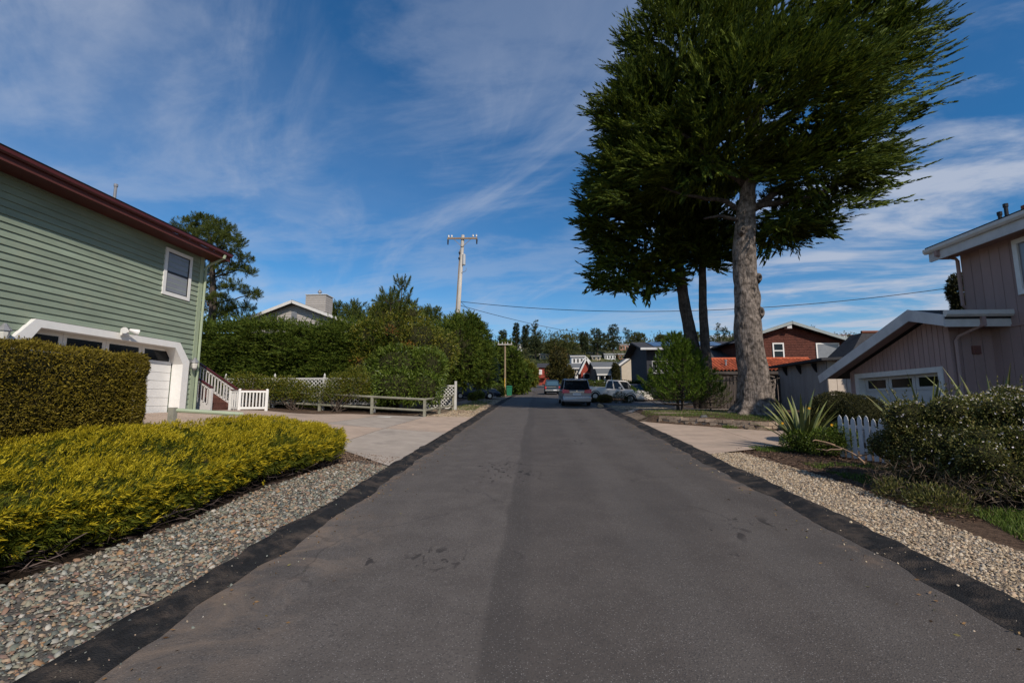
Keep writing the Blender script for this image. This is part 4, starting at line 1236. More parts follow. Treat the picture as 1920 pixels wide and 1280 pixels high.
# ---------------------------------------------------------------- shed, board fence and houses beyond the cypress
M_SHED_SHADED = pmat("shaded_shed_board", (0.34, 0.31, 0.295), 0.85, 0.12, 3, 0.3, 40, ovar=0.07, stretch=(1, 1, .2))  # street side of the shed: its shade is put into the grey
M_SHED_SUNLIT = pmat("sunlit_shed_board", (0.56, 0.48, 0.40), 0.8, 0.08, 3, ovar=0.05)  # south face of the same shed: sunlight put into a paler, warmer tone
sd = thing("grey_shed", "grey board shed with dark brackets behind the garage wing", "shed", (13.2, 25, gz(13.2, 25)))
m = MB(); m.prism([(13.225, 0.8), (18, 0.8), (18, 4.05), (13.225, 3.95)], 1, 22.95, 27.3); m.build("wall", M_SHED_SHADED, sd)
y = 22.9
while y < 27.3:
    m = MB(); m.box((13.19, y, 0.9), (13.224, y + 0.175, 3.94)); m.build("board", M_SHED_SHADED, sd); y += 0.19
x = 13.2
while x < 15.9:
    zt = 3.95
    m = MB(); m.box((x, 22.90, 0.9), (x + 0.40, 22.949, zt)); m.build("board", M_SHED_SUNLIT, sd); x += 0.42
m = MB(); m.add([(12.75, 22.45, 3.93), (18.4, 22.45, 4.12), (18.4, 27.8, 4.12), (12.75, 27.8, 3.93), (12.75, 22.45, 4.05), (18.4, 22.45, 4.24), (18.4, 27.8, 4.24), (12.75, 27.8, 4.05)], [(0, 3, 2, 1), (4, 5, 6, 7), (0, 1, 5, 4), (1, 2, 6, 5), (2, 3, 7, 6), (3, 0, 4, 7)])
m.build("roof", M_ROOFB, sd)
m = MB(); m.add([(14.3, 23.0, 4.12), (17.6, 23.0, 4.22), (17.6, 25.0, 4.22), (14.3, 25.0, 4.12), (15.4, 23.6, 5.35), (16.4, 23.6, 5.35), (16.4, 24.5, 5.35), (15.4, 24.5, 5.35)], [(0, 1, 5, 4), (1, 2, 6, 5), (2, 3, 7, 6), (3, 0, 4, 7), (4, 5, 6, 7)]); m.build("hipped_roof", M_ROOFB, sd)
m = MB(); m.tube([(15.35, 23.6, 5.38), (16.45, 23.6, 5.38)], .07, 6); m.build("ridge_tiles", pmat("rusty_ridge", (0.20, 0.075, 0.045), .9), sd)
for yy in (23.7, 25.1, 26.5):
    m = MB(); m.prism([(13.188, 3.45), (13.188, 3.90), (12.95, 3.90), (12.95, 3.82), (13.13, 3.5)], 1, yy - 0.04, yy + 0.04); m.build("bracket", M_BLACK, sd)

M_DKWOOD = pmat("dark_fence_board", (0.075, 0.062, 0.055), 0.9, 0.25, 4, 0.4, 40, ovar=0.2, stretch=(1, 1, .2))
bf = thing("board_fence", "dark brown board fence behind the big cypress trunk", "fence", (11.5, 27.5, gz(11.5, 27.5)))
x = 9.4
while x < 13.1:
    yy = 28.6 - 0.35 * (x - 9.4); g0 = gz(x, yy)
    m = MB(); m.box((x, yy, g0 - .05), (x + 0.165, yy + 0.03, g0 + 1.85 + 0.03 * rb.normal())); m.build("board", M_DKWOOD, bf); x += 0.175
for h in (0.4, 1.5):
    m = MB(); m.bar((9.4, 28.66, gz(9.4, 28.6) + h), (13.15, 27.35, gz(13, 27.3) + h), 0.04, 0.09); m.build("rail", M_DKWOOD, bf)

# terracotta roofed building
M_TILE = pmat("terracotta_tile", (0.36, 0.085, 0.035), 0.8, 0.22, 6, 0.3, 40, ovar=0.25)
tr_ = thing("tiled_building", "low building with a bright terracotta tiled roof behind the cypress trunks", "building", (14.5, 35, gz(14.5, 35)))
m = MB(); m.box((10.9, 34.3, 1.5), (19.6, 38, 4.2)); m.build("wall", pmat("warm_grey_wall", (0.20, 0.16, 0.14), 0.9, 0.2, 2), tr_)
z0r, z1r, y0r, y1r = 4.18, 5.22, 33.6, 36.4
m = MB(); m.add([(10.7, y0r, z0r - .05), (19.8, y0r, z0r - .05), (19.8, y1r, z1r - .05), (10.7, y1r, z1r - .05)], [(0, 1, 2, 3)]); m.box((10.7, y0r - .03, z0r - .22), (19.8, y0r - 0.001, z0r - .04)); m.build("roof_deck", M_DKWOOD, tr_)
m = MB(); ang = np.linspace(0, math.pi, 6)
sl = (z1r - z0r) / (y1r - y0r); Lr = 0.62
V = [(0.125 * k_ * math.cos(a), yy, 0.125 * k_ * math.sin(a) + yy * sl) for yy, k_ in ((0, 1.0), (Lr, 0.85)) for a in ang]
V += [(0.10 * math.cos(a), 0, 0.10 * math.sin(a)) for a in ang]
m.add(V, [(k, k + 1, 7 + k, 6 + k) for k in range(5)] + [(12 + k, 13 + k, k + 1, k) for k in range(5)])
tile = m.build("tile", M_TILE, tr_, world=False)
base = wloc(tr_); first = True
for r in range(5):
    for k in range(36):
        loc = np.array((10.85 + 0.25 * k, y0r + 0.56 * r - 0.03, z0r + 0.56 * r * sl + 0.02 * (r == 0))) - base
        if first: tile.location = loc; first = False
        else: copy_at(tile, loc, tr_)
m = MB(); m.tube([(10.8, y1r, z1r + 0.03), (19.7, y1r, z1r + 0.03)], 0.13, 8); m.build("ridge", M_TILE, tr_)
m = MB(); m.tube([(13.05, 34.6, 4.5), (13.05, 34.6, 4.95)], 0.06, 8); m.tube([(13.05, 34.6, 4.95), (13.05, 34.6, 5.05)], 0.10, 8); m.build("vent_pipe", M_METAL, tr_)

# brown shingle house
M_BSHIN = pmat("brown_shingle", (0.105, 0.040, 0.030), 0.9, 0.45, 9, 0.8, 22, 0.15, stretch=(1, 1, 1.8), dirt=(0.055, 0.026, 0.022), dscale=2.5)
bh = thing("brown_shingle_house", "brown shingled gabled house with white windows right of the cypress trunk", "house", (19.2, 38, gz(19, 38)))
m = MB(); m.prism([(15.6, 2), (23.2, 2), (23.2, 6.72), (19.35, 8.02), (15.6, 6.85)], 1, 38.1, 46); m.build("wall", M_BSHIN, bh)
for k in range(15):          # courses of shingles
    z0 = 4.9 + 0.2 * k
    zt = z0 + 0.2
    xl = 15.62 if zt < 6.85 else 15.62 + (zt - 6.85) / 0.312; xr = 23.18 if zt < 6.72 else 23.18 - (zt - 6.72) / 0.338
    if xr - xl < 0.4: break
    m = MB(); m.add([(xl, 38.099, z0), (xr, 38.099, z0), (xr, 38.06, z0), (xl, 38.06, z0), (xl, 38.099, zt), (xr, 38.099, zt), (xr, 38.085, zt), (xl, 38.085, zt)], [(0, 1, 2, 3), (4, 7, 6, 5), (3, 2, 6, 7), (0, 3, 7, 4), (1, 5, 6, 2)]); m.build("shingle_course", M_BSHIN, bh)
for x0, x1, z0, z1 in ((17.98, 18.84, 5.42, 6.66), (21.25, 23.0, 5.3, 6.62)):
    m = MB(); q = .10
    for b in ((x0, x1, z0, z0 + q), (x0, x1, z1 - q, z1), (x0, x0 + q, z0 + q + .001, z1 - q - .001), (x1 - q, x1, z0 + q + .001, z1 - q - .001)) + (((x0 + q, x1 - q, (z0 + z1) / 2 - .04, (z0 + z1) / 2 + .04),) if x0 < 20 else ()):
        m.box((b[0], 38.0, b[2]), (b[1], 38.058, b[3]))
    wd = m.build("window", M_WHITE, bh)
    m = MB(); m.box((x0 + q, 38.03, z0 + q), (x1 - q, 38.045, z1 - q)); m.build("pane", M_BLIND if x0 > 20 else M_DGLASS, wd)
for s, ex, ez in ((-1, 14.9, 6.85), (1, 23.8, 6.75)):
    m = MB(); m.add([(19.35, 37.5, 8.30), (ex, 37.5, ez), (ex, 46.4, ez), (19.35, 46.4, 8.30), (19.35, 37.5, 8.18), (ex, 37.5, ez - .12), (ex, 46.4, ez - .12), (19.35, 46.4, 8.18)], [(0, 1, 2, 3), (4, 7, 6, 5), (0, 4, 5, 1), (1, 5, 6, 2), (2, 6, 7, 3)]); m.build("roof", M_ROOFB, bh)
    m = MB(); m.bar((19.35, 37.46, 8.16), (ex, 37.46, ez - .10), 0.05, 0.22); m.build("bargeboard", pmat("shaded_fascia_trim", (0.30, 0.34, 0.34), .7, .1, 3), bh)  # bargeboard's shade is put into a darker, bluer fascia colour
m = MB(); m.box((18.95, 37.52, 7.72), (19.3, 38.05, 8.0)); m.build("beam_end", M_FASC, bh)
m = MB(); m.tube([(23.4, 37.9, 6.6), (23.4, 37.9, 3.0)], 0.06, 6); m.build("downspout", M_SAGETRIM, bh)

# dark house with solar panels
M_DKHOUSE = pmat("dark_house_board", (0.035, 0.036, 0.045), 0.8, 0.2, 3)
dh = thing("dark_house", "dark house with solar panels on its roof behind the young pine", "house", (14, 47, gz(14, 47)))
m = MB(); m.prism([(44.3, 2), (52, 2), (52, 6.9), (48, 7.75), (44.3, 6.9)], 0, 9.6, 21); m.build("wall", M_DKHOUSE, dh)
for s, ey in ((-1, 43.4), (1, 52.6)):
    m = MB(); m.add([(8.9, 48, 8.05), (21.5, 48, 8.05), (21.5, ey, 6.95), (8.9, ey, 6.95), (8.9, 48, 7.92), (21.5, 48, 7.92), (21.5, ey, 6.82), (8.9, ey, 6.82)], [(0, 1, 2, 3), (4, 7, 6, 5), (2, 6, 7, 3), (0, 3, 7, 4), (1, 5, 6, 2)]); m.build("roof", M_ROOFB, dh)
m = MB(); m.box((8.9, 43.34, 6.78), (21.5, 43.39, 6.98)); m.build("fascia", M_FASC, dh)
M_SOLAR = pmat("solar_panel", (0.02, 0.035, 0.075), 0.15, 0.1, 3, spec=0.6)
for k in range(6):
    x0 = 10.3 + 1.1 * k
    for j in range(2):
        ya, yb = 44.4 + 1.6 * j, 45.9 + 1.6 * j
        za, zb = 6.95 + (ya - 43.4) * 0.239 + .06, 6.95 + (yb - 43.4) * 0.239 + .06
        m = MB(); m.add([(x0, ya, za), (x0 + 1.05, ya, za), (x0 + 1.05, yb, zb), (x0, yb, zb), (x0, ya, za - .05), (x0 + 1.05, ya, za - .05), (x0 + 1.05, yb, zb - .05), (x0, yb, zb - .05)], [(0, 1, 2, 3), (0, 4, 5, 1), (0, 3, 7, 4), (1, 5, 6, 2)]); m.build("solar_panel", M_SOLAR, dh)
bal = MB(); bal.box((9.8, 43.0, 4.6), (13.5, 44.29, 4.75)); bal = bal.build("balcony", M_FASC, dh)
m = MB(); m.bar((9.8, 43.05, 5.7), (13.5, 43.05, 5.7), .06, .06); [m.box((9.8 + .3 * k, 43.03, 4.75), (9.84 + .3 * k, 43.07, 5.67)) for k in range(13)]; m.build("railing", M_OFFW, bal)
for x0 in (10.4, 12.3):
    m = MB(); m.box((x0, 44.24, 4.9), (x0 + 1.1, 44.298, 6.5)); w_ = m.build("window", M_OFFW, dh)
    m = MB(); m.box((x0 + .1, 44.22, 5.0), (x0 + 1.0, 44.239, 6.4)); m.build("pane", M_DGLASS, w_)
lh = thing("low_dark_roof_house", "low dark roofed house with a pale fascia between the cypress trunks", "house", (15, 41, gz(15, 41)))
m = MB(); m.box((12.4, 40.2, 2), (17.5, 43.2, 5.5)); m.build("wall", M_DKHOUSE, lh)
m = MB(); m.add([(11.8, 39.5, 5.62), (18, 39.5, 5.62), (18, 43, 6.75), (14.2, 43, 6.75), (11.8, 39.5, 5.5), (18, 39.5, 5.5), (18, 43, 6.6), (14.2, 43, 6.6)], [(0, 1, 2, 3), (4, 7, 6, 5), (0, 4, 5, 1), (0, 3, 7, 4), (1, 5, 6, 2), (2, 6, 7, 3)]); m.build("roof", M_SHINGLE, lh)
m = MB(); m.box((11.8, 39.44, 5.48), (18, 39.49, 5.66)); m.build("fascia", M_FASC, lh)
# ---------------------------------------------------------------- street-end houses
def gable_house(name, label, x0, x1, y, depth, zt, rise, wall_m, roof_m, zb=None, axis="x", wins=(), trim=None, over=0.35, doors=()):
    """box house; ridge along x ('x') or facing the street with its gable ('y')"""
    cx_ = (x0 + x1) / 2
    g0 = gz(cx_, y) if zb is None else zb
    t = thing(name, label, "house", (cx_, y, g0))
    trim = trim or M_OFFW
    if axis == "x":
        m = MB(); m.prism([(y, g0 - 2), (y + depth, g0 - 2), (y + depth, zt), (y + depth / 2, zt + rise), (y, zt)], 0, x0, x1); m.build("wall", wall_m, t)
        for ya in (y - over, y + depth + over):
            za = zt - rise * over / (depth / 2)
            m = MB(); m.add([(x0 - over, y + depth / 2, zt + rise + .14), (x1 + over, y + depth / 2, zt + rise + .14), (x1 + over, ya, za + .14), (x0 - over, ya, za + .14), (x0 - over, y + depth / 2, zt + rise + .02), (x1 + over, y + depth / 2, zt + rise + .02), (x1 + over, ya, za + .02), (x0 - over, ya, za + .02)],
                            [(0, 1, 2, 3), (4, 7, 6, 5), (2, 6, 7, 3), (0, 3, 7, 4), (1, 5, 6, 2)]); m.build("roof", roof_m, t)
        m = MB(); m.box((x0 - over, y - over - .04, zt - rise * over / (depth / 2) - .06), (x1 + over, y - over - .002, zt - rise * over / (depth / 2) + .15)); m.build("fascia", trim, t)
    else:
        m = MB(); m.prism([(x0, g0 - 2), (x1, g0 - 2), (x1, zt), (cx_, zt + rise), (x0, zt)], 1, y, y + depth); m.build("wall", wall_m, t)
        for xa in (x0 - over, x1 + over):
            za = zt - rise * over / ((x1 - x0) / 2)
            m = MB(); m.add([(cx_, y - over, zt + rise + .14), (xa, y - over, za + .14), (xa, y + depth, za + .14), (cx_, y + depth, zt + rise + .14), (cx_, y - over, zt + rise + .02), (xa, y - over, za + .02), (xa, y + depth, za + .02), (cx_, y + depth, zt + rise + .02)], [(0, 1, 2, 3), (4, 7, 6, 5), (0, 4, 5, 1), (1, 5, 6, 2), (2, 6, 7, 3)]); m.build("roof", roof_m, t)
            m = MB(); m.bar((cx_, y - over - .03, zt + rise), (xa, y - over - .03, za), .05, .24); m.build("bargeboard", trim, t)
    for (a, b, c, d) in wins:
        m = MB(); m.box((a, y - .05, c), (b, y - .002, d)); w_ = m.build("window", trim, t)
        q = min(.1, (b - a) * .15)
        m = MB(); m.box((a + q, y - .07, c + q), (b - q, y - .051, d - q)); m.build("pane", M_DGLASS, w_)
    for (a, b, c, d) in doors:
        m = MB(); m.box((a, y - .05, c), (b, y - .002, d)); m.build("door", trim, t)
    return t


M_CREAMH = pmat("cream_house_board", (0.55, 0.47, 0.36), 0.8, 0.08, 3)
M_GREYR = pmat("grey_roof", (0.14, 0.145, 0.145), 0.9, 0.2, 6)
M_WHH = pmat("white_house_board", (0.62, 0.62, 0.60), 0.8, 0.06, 3)
M_REDH = pmat("red_house_board", (0.30, 0.055, 0.035), 0.8, 0.15, 3)
M_TANH = pmat("tan_house_board", (0.42, 0.36, 0.27), 0.8, 0.1, 3)
M_BRICKH = pmat("rust_house_board", (0.33, 0.12, 0.06), 0.8, 0.15, 3)
M_DKH = pmat("brown_house_board", (0.06, 0.05, 0.045), 0.8, 0.15, 3)


def P(u, v, Y):
    return atY(u, v, Y)


def span(u0, u1, v0, v1, Y):
    a, b = atY(u0, v1, Y), atY(u1, v0, Y)
    return a[0], b[0], a[2], b[2]


Y = 58.0
x0, x1, zb, zt = span(1160, 1212, 681, 722, Y)
w1 = span(1187, 1199, 684, 696, Y)
gable_house("cream_house", "cream house with a sloping grey roof and large window above the beige pickup", x0 + .4, x1 + 1.2, Y, 8, zt, 1.5, M_CREAMH, M_GREYR, axis="y", wins=[(w1[0], w1[1], w1[2], w1[3])])
Y = 66.0
x0, x1, zb, zt = span(1117, 1160, 689, 718, Y)
gable_house("grey_roofed_house", "long low house with grey roof in two tiers behind the beige pickup", x0, x1, Y, 8, zt, 1.0, M_DKH, M_GREYR, axis="x", wins=[(x0 + 1.0, x0 + 1.9, zt - 1.7, zt - .3)], doors=[(x0 + .4, x0 + .7, zt - 2.2, zt - .1)])
x0, x1, zb, zt = span(1118, 1160, 699, 712, Y - 1.5)
t = thing("porch_roof", "grey porch roof with pale edge in front of the long low house", "porch", (x0, Y - 1.5, gz(x0, Y)))
m = MB(); m.add([(x0, Y - 2.4, zt - .2), (x1, Y - 2.4, zt - .2), (x1, Y - .4, zt + .7), (x0, Y - .4, zt + .7), (x0, Y - 2.4, zt - .32), (x1, Y - 2.4, zt - .32), (x1, Y - .4, zt + .58), (x0, Y - .4, zt + .58)], [(0, 1, 2, 3), (4, 7, 6, 5), (0, 4, 5, 1), (0, 3, 7, 4), (1, 5, 6, 2), (2, 6, 7, 3)]); m.build("roof", M_GREYR, t)
m = MB(); m.box((x0, Y - 2.46, zt - .36), (x1, Y - 2.41, zt - .16)); m.build("fascia", M_OFFW, t)
for k in range(4):
    xx = x0 + .2 + (x1 - x0 - .4) * k / 3
    m = MB(); m.box((xx - .07, Y - 2.3, gz(xx, Y - 2.3) - .2), (xx + .07, Y - 2.16, zt - .33)); m.build("post", M_OFFW, t)
Y = 74.0
x0, x1, zb, zt = span(1090, 1110, 696, 716, Y)
gable_house("rust_house", "small rust red house with grey roof right of the silver minivan roof", x0, x1, Y, 7, zt + .3, 1.7, M_REDH, M_GREYR, axis="y", wins=[(x0 + .35, x0 + .95, zt - 1.2, zt - .3), (x1 - .9, x1 - .3, zt - 1.2, zt - .3)])
Y = 92.0
x0, x1, zb, zt = span(1068, 1092, 690, 716, Y)
gable_house("tan_house", "tan house with flat eave above the silver minivan", x0, x1, Y, 8, zt, 1.1, M_TANH, M_GREYR, axis="x", wins=[(x0 + .4 + .6 * k, x0 + .8 + .6 * k, zt - .9, zt - .25) for k in range(3)], doors=[(x0 + .3, x1 - .3, zt - 3.2, zt - 1.3)])
Y = 120.0
x0, x1, zb, zt = span(1072, 1096, 668, 700, Y)
gable_house("white_tower_house", "tall white house with stacked roofs and small windows between the trees", x0, x1, Y, 8, zt, 0.6, M_WHH, M_GREYR, axis="x", wins=[(x0 + .4 + .95 * k, x0 + .95 + .95 * k, zt - 1.6, zt - .5) for k in range(3)] + [(x0 + .4 + .95 * k, x0 + .95 + .95 * k, zt - 3.6, zt - 2.5) for k in range(3)])
x0, x1, zb, zt = span(1090, 1108, 680, 700, 100.0)
gable_house("orange_gable_house", "orange gabled house behind the rust red house", x0, x1, 100.0, 8, zt, 1.2, M_BRICKH, M_GREYR, axis="y", wins=[(x0 + .5, x0 + 1.3, zt - 1.3, zt - .3)])
Y = 104.0
x0, x1, zb, zt = span(1010, 1022, 689, 722, Y)
t = thing("red_house", "bright red house with a pale balcony at the crest of the street", "house", (x0, Y, gz(x0, Y)))
m = MB(); m.box((x0, Y, zb - 1), (x1, Y + 6, zt)); m.box((x1 + .002, Y + .6, zb - 1), (x1 + 1.6, Y + 6, zt - .15)); m.build("wall", M_REDH, t)
m = MB(); m.prism([(Y - .4, zt), (Y + 6.4, zt), (Y + 3, zt + 1.2)], 0, x0 - .3, x1 + 1.9); m.build("roof", M_ROOFB, t)
m = MB(); m.box((x0 + .1, Y - .05, zt - 1.5), (x0 + .75, Y - .002, zt - .45)); w_ = m.build("window", M_WHITE, t)
m = MB(); m.box((x0 + .2, Y - .08, zt - 1.4), (x0 + .65, Y - .051, zt - .55)); m.build("pane", M_FROST, w_)
m = MB(); m.box((x0 - .1, Y - 1.0, zt - 2.3), (x1 + .1, Y - .003, zt - 1.7)); m.build("balcony", M_REDH, t)

# ---- houses on the hill, placed where the line of sight meets the slope


HILL = []


def hill_house(name, label, u0, u1, vtop, vbase, wall_m, roof_m, nw=3, rows=1, rise=0.8):
    g = gnd((u0 + u1) / 2, vbase)
    a, b = atY(u0, vbase, g[1]), atY(u1, vtop, g[1])
    zt = b[2]; x0, x1 = a[0], b[0]
    HILL.append((x0 / g[1], x1 / g[1], g[1]))
    W = (x1 - x0) / nw; H = (zt - a[2]) / rows
    wins = [(x0 + W * (k + .2), x0 + W * (k + .8), zt - H * (r + .8), zt - H * (r + .25)) for k in range(nw) for r in range(rows)]
    return gable_house(name, label, x0, x1, g[1], 9, zt, rise * 1.2, wall_m, roof_m, zb=a[2], axis="x", wins=wins, over=.5)


hill_house("hill_house", "large white house on the ridge above the wooden pole", 941, 958, 641, 652, M_WHH, M_WHH, 4, 2)
hill_house("hill_house", "white house with dark windows on the ridge, right of the large white one", 961, 980, 646, 658, M_WHH, M_GREYR, 4, 2)
hill_house("hill_house", "salmon coloured house on the hillside left of the dark house roof", 1162, 1178, 646, 657, pmat("salmon_wall", (0.45, 0.22, 0.15), 0.8), M_GREYR, 3, 1)
hill_house("hill_house", "pale house on the hillside next to the salmon one", 1181, 1196, 646, 656, M_CREAMH, M_GREYR, 3, 1)
hill_house("hill_house", "tan hillside house with orange wall between the trees", 1078, 1092, 649, 656, M_TANH, M_BRICKH, 3, 1)
hill_house("hill_house", "small grey roofed house half hidden in the hillside trees", 1110, 1126, 668, 675, M_TANH, M_GREYR, 2, 1)
hill_house("hill_house", "pale house with balcony on the far ridge above the grey shed", 1570, 1610, 628, 642, M_WHH, M_REDH, 4, 1)
hill_house("hill_house", "low house on the ridge right of the second cypress trunk", 1352, 1378, 632, 640, M_TANH, M_ROOFB, 3, 1)

hill_house("hill_house", "cream hillside house above the tall white house", 1098, 1112, 655, 663, M_CREAMH, M_GREYR, 3, 1)
hill_house("hill_house", "grey roofed white house low on the hillside above the long low house", 1134, 1154, 664, 674, M_WHH, M_GREYR, 4, 1)
hill_house("hill_house", "tan house among the hillside trees left of the rusty green tree", 1012, 1030, 664, 673, M_TANH, M_GREYR, 3, 1)
hill_house("hill_house", "brown hillside house with pale windows above the cream house", 1160, 1182, 664, 674, M_BRICKH, M_GREYR, 4, 1)

# ---------------------------------------------------------------- utility poles and wires
M_POLE = pmat("weathered_pole", (0.56, 0.52, 0.47), 0.9, 0.2, 3, 0.4, 30, stretch=(1, 1, .2))
M_POLE2 = pmat("brown_pole", (0.30, 0.22, 0.14), 0.9, 0.2, 3, 0.4, 30)
M_INS = pmat("insulator", (0.45, 0.46, 0.47), 0.3, 0.1, 5, spec=0.6)
M_WIRE = pmat("wire", (0.03, 0.03, 0.035), 0.6)
Y = 36.0
pb, pt = atY(852, 700, Y), atY(868, 441, Y)
up = thing("utility_pole", "tall pale leaning utility pole with crossarm and transformer behind the cypress shrub", "utility pole", (pb[0], Y, gz(pb[0], Y)))
d = unit(pt - pb); base = pb + d * ((gz(pb[0], Y) - .3 - pb[2]) / d[2])
m = MB(); m.tube([base, base + d * (np.linalg.norm(pt - base) * .5), pt], [0.19, 0.165, 0.13], 10); m.build("pole", M_POLE, up)
arm = pt - d * 0.32
al, ar = arm + np.array((-1.2, -0.16, 0.02)), arm + np.array((1.2, -0.16, -0.02))
m = MB(); m.bar(al, ar, 0.10, 0.12); m.bar(arm + np.array((-.75, -.16, 0)), arm + np.array((0, -.16, -.7)), .03, .03); m.bar(arm + np.array((.75, -.16, 0)), arm + np.array((0, -.16, -.7)), .03, .03); m.build("crossarm", M_POLE2, up)
for s in (-1.1, -0.85, 0.85, 1.12):
    p = arm + np.array((s, -.16, .05)); m = MB(); m.tube([p, p + (0, 0, .07), p + (0, 0, .09), p + (0, 0, .16), p + (0, 0, .18), p + (0, 0, .26)], [.03, .03, .08, .07, .085, .03], 8); m.build("insulator", M_INS, up)
for s in (-1.15, 1.15):
    p = arm + np.array((s, -.2, -.06)); m = MB(); m.tube([p, p + (0.02, -.03, -.15), p + (0.02, -.05, -.45)], [.05, .065, .05], 7); m.build("fuse_cutout", M_BLACK, up)
p = pt - d * 2.05 + np.array((.22, -.10, 0)); m = MB(); m.tube([p + (0, 0, -.45), p + (0, 0, -.40), p + (0, 0, .42), p + (0, 0, .46)], [.10, .13, .13, .08], 10); m.build("transformer", M_INS, up)
for q in (1.5, 1.95):
    p = pt - d * q; m = MB(); m.box(p + (-.22, -.22, -.07), p + (-.10, -.05, .07)); m.build("clamp", M_BLACK, up)
m = MB(); m.tube([pt - d * 1.2 + np.array((-.16, -.05, 0)), base + d * 1.0 + np.array((-.2, -.05, 0))], .03, 6); m.build("conduit", M_POLE2, up)
p = pt - d * 3.1 + np.array((.1, -.12, 0)); m = MB(); m.tube([p, p + (.35, -.05, .12), p + (.38, -.05, .35)], .02, 6); m.build("service_bracket", M_METAL, up)


def pole2(name, label, u, vtop, vb, Y, r, arms=True, yellow=False):
    a = atY(u, vtop, Y); g0 = gz(a[0], Y)
    t = thing(name, label, "utility pole", (a[0], Y, g0))
    m = MB(); m.tube([(a[0], Y, g0 - .2), (a[0], Y, a[2])], [r, r * .75], 8); m.build("pole", M_POLE2 if yellow else M_POLE, t)
    if yellow:
        m = MB(); m.tube([(a[0] - .02, Y - r - .02, g0), (a[0] - .02, Y - r - .02, g0 + 1.9)], .05, 8); m.build("cable_guard", pmat("yellow_guard", (0.50, 0.32, 0.03), 0.6), t)
    if arms:
        m = MB(); m.bar((a[0] - .8, Y - .15, a[2] - .3), (a[0] + .8, Y - .15, a[2] - .3), .08, .09); m.build("crossarm", M_POLE, t)
        for s in (-.72, -.3, .3, .72):
            m = MB(); m.tube([(a[0] + s, Y - .15, a[2] - .24), (a[0] + s, Y - .15, a[2] - .02)], [.07, .03], 6); m.build("insulator", M_INS, t)
    return a


pole2("utility_pole", "brown street pole with a yellow guard beside the green bin", 947, 641, 740, 52, 0.11, True, True)
pole2("utility_pole", "short pale pole above the dark trees left of the street crest", 971, 655, 700, 90, 0.22, True)


def wire(p, q, sag, label, r=0.016):
    p, q = np.array(p), np.array(q)
    t = np.linspace(0, 1, 26)[:, None]
    pts = p + (q - p) * t; pts[:, 2] -= sag * 4 * (t * (1 - t))[:, 0]
    m = MB(); m.tube(pts, r, 5); o = m.build("overhead_wire", M_WIRE)
    return tag(o, label, "wire")


wire(atY(862, 565, 36), atY(1800, 537, 30), 1.15, "long sagging wire from the tall pole across to the mauve house", .022)
wire(atY(862, 563, 36), atY(947, 643, 52), 0.2, "upper wire from the tall pole to the brown street pole", .014)
wire(atY(861, 572, 36), atY(1195, 632, 70), 0.7, "lower wire from the tall pole towards the hillside houses", .022)

# ---------------------------------------------------------------- bins and small street things
gb = thing("wheelie_bin", "green wheeled rubbish bin standing by the brown street pole", "bin", (*atY(955, 743, 50.5)[:2], 0))
gb.location[2] = gz(gb.location[0], gb.location[1]) + .03
M_BIN = pmat("bin_green", (0.02, 0.16, 0.085), 0.5, 0.1, 5)
m = MB(); m.loft([[(-a, -b, z), (a, -b, z), (a, b, z), (-a, b, z)] for a, b, z in ((.24, .26, .06), (.30, .34, .98))]); m.build("body", M_BIN, gb, world=False, bevel=.02)
m = MB(); m.box((-.32, -.38, .98), (.32, .38, 1.04)); m.loft([[(-a, -b, z), (a, -b, z), (a, b, z), (-a, b, z)] for a, b, z in ((.31, .36, 1.041), (.24, .28, 1.10))]); m.build("lid", M_BIN, gb, world=False)
for s in (-1, 1):
    m = MB(); m.tube([(s * .22, .32, .12), (s * .29, .32, .12)], .12, 10); m.build("wheel", M_BLACK, gb, world=False)
gpk = thing("garden_gate", "small pale picket gate with a pointed post beyond the lattice fence", "gate", (*atY(915, 740, 44)[:2], 0))
gpk.location[2] = gz(gpk.location[0], 44)
M_PINK = pmat("pale_pink_wood", (0.48, 0.42, 0.38), 0.8, 0.1, 5)
m = MB(); m.box((-.07, -.07, -.1), (.07, .07, 1.25)); m.loft([[(-a, -a, z), (a, -a, z), (a, a, z), (-a, a, z)] for a, z in ((.11, 1.251), (.11, 1.29), (.01, 1.55))]); m.build("post", M_PINK, gpk, world=False)
for k in range(6):
    m = MB(); m.box((-.75 + .11 * k, -.02, .05), (-.67 + .11 * k, .02, .85 + .02 * k)); m.build("picket", M_PINK, gpk, world=False)
    m = MB(); m.box((.12 + .11 * k, -.02, .05), (.20 + .11 * k, .02, .95 - .03 * k)); m.build("picket", M_PINK, gpk, world=False)
for h in (.2, .7):
    m = MB(); m.box((-.78, .021, h), (.80, .06, h + .07)); m.build("rail", M_PINK, gpk, world=False)
og = thing("orange_fence", "low orange brown wooden fence in front of the long low house", "fence", (*atY(1125, 716, 54)[:2], 0))
og.location[2] = gz(og.location[0], 54)
M_ORW = pmat("orange_wood", (0.42, 0.17, 0.045), 0.8, 0.2, 5)
for k in range(16):
    m = MB(); x0 = -1.7 + .2 * k; m.box((x0, -.02, .1), (x0 + .13, .02, 1.5 - .012 * (k > 6) * k)); m.build("picket", M_ORW, og, world=False)
for h in (.4, 1.2):
    m = MB(); m.box((-1.75, .021, h), (1.55, .06, h + .1)); m.build("rail", M_ORW, og, world=False)
for i, (u, v, Y) in enumerate(((1127, 764, 30.5),)):
    p = gnd(u, v); V, F = pebbles(np.array([[p[0], p[1], p[2] + .08], ]), np.array([.22]), rg, .7)
    o = link("kerb_stone", np_mesh("kerb_stone", V, F), None, pmat("sandstone", (0.45, 0.29, 0.16), .9, .25, 9, .5, 20)); tag(o, "rounded tan stone at the kerb corner right of the silver minivan", "stone")
p = gnd(1320, 786); p = np.array((p[0] + .0, p[1], gz(p[0], p[1])))
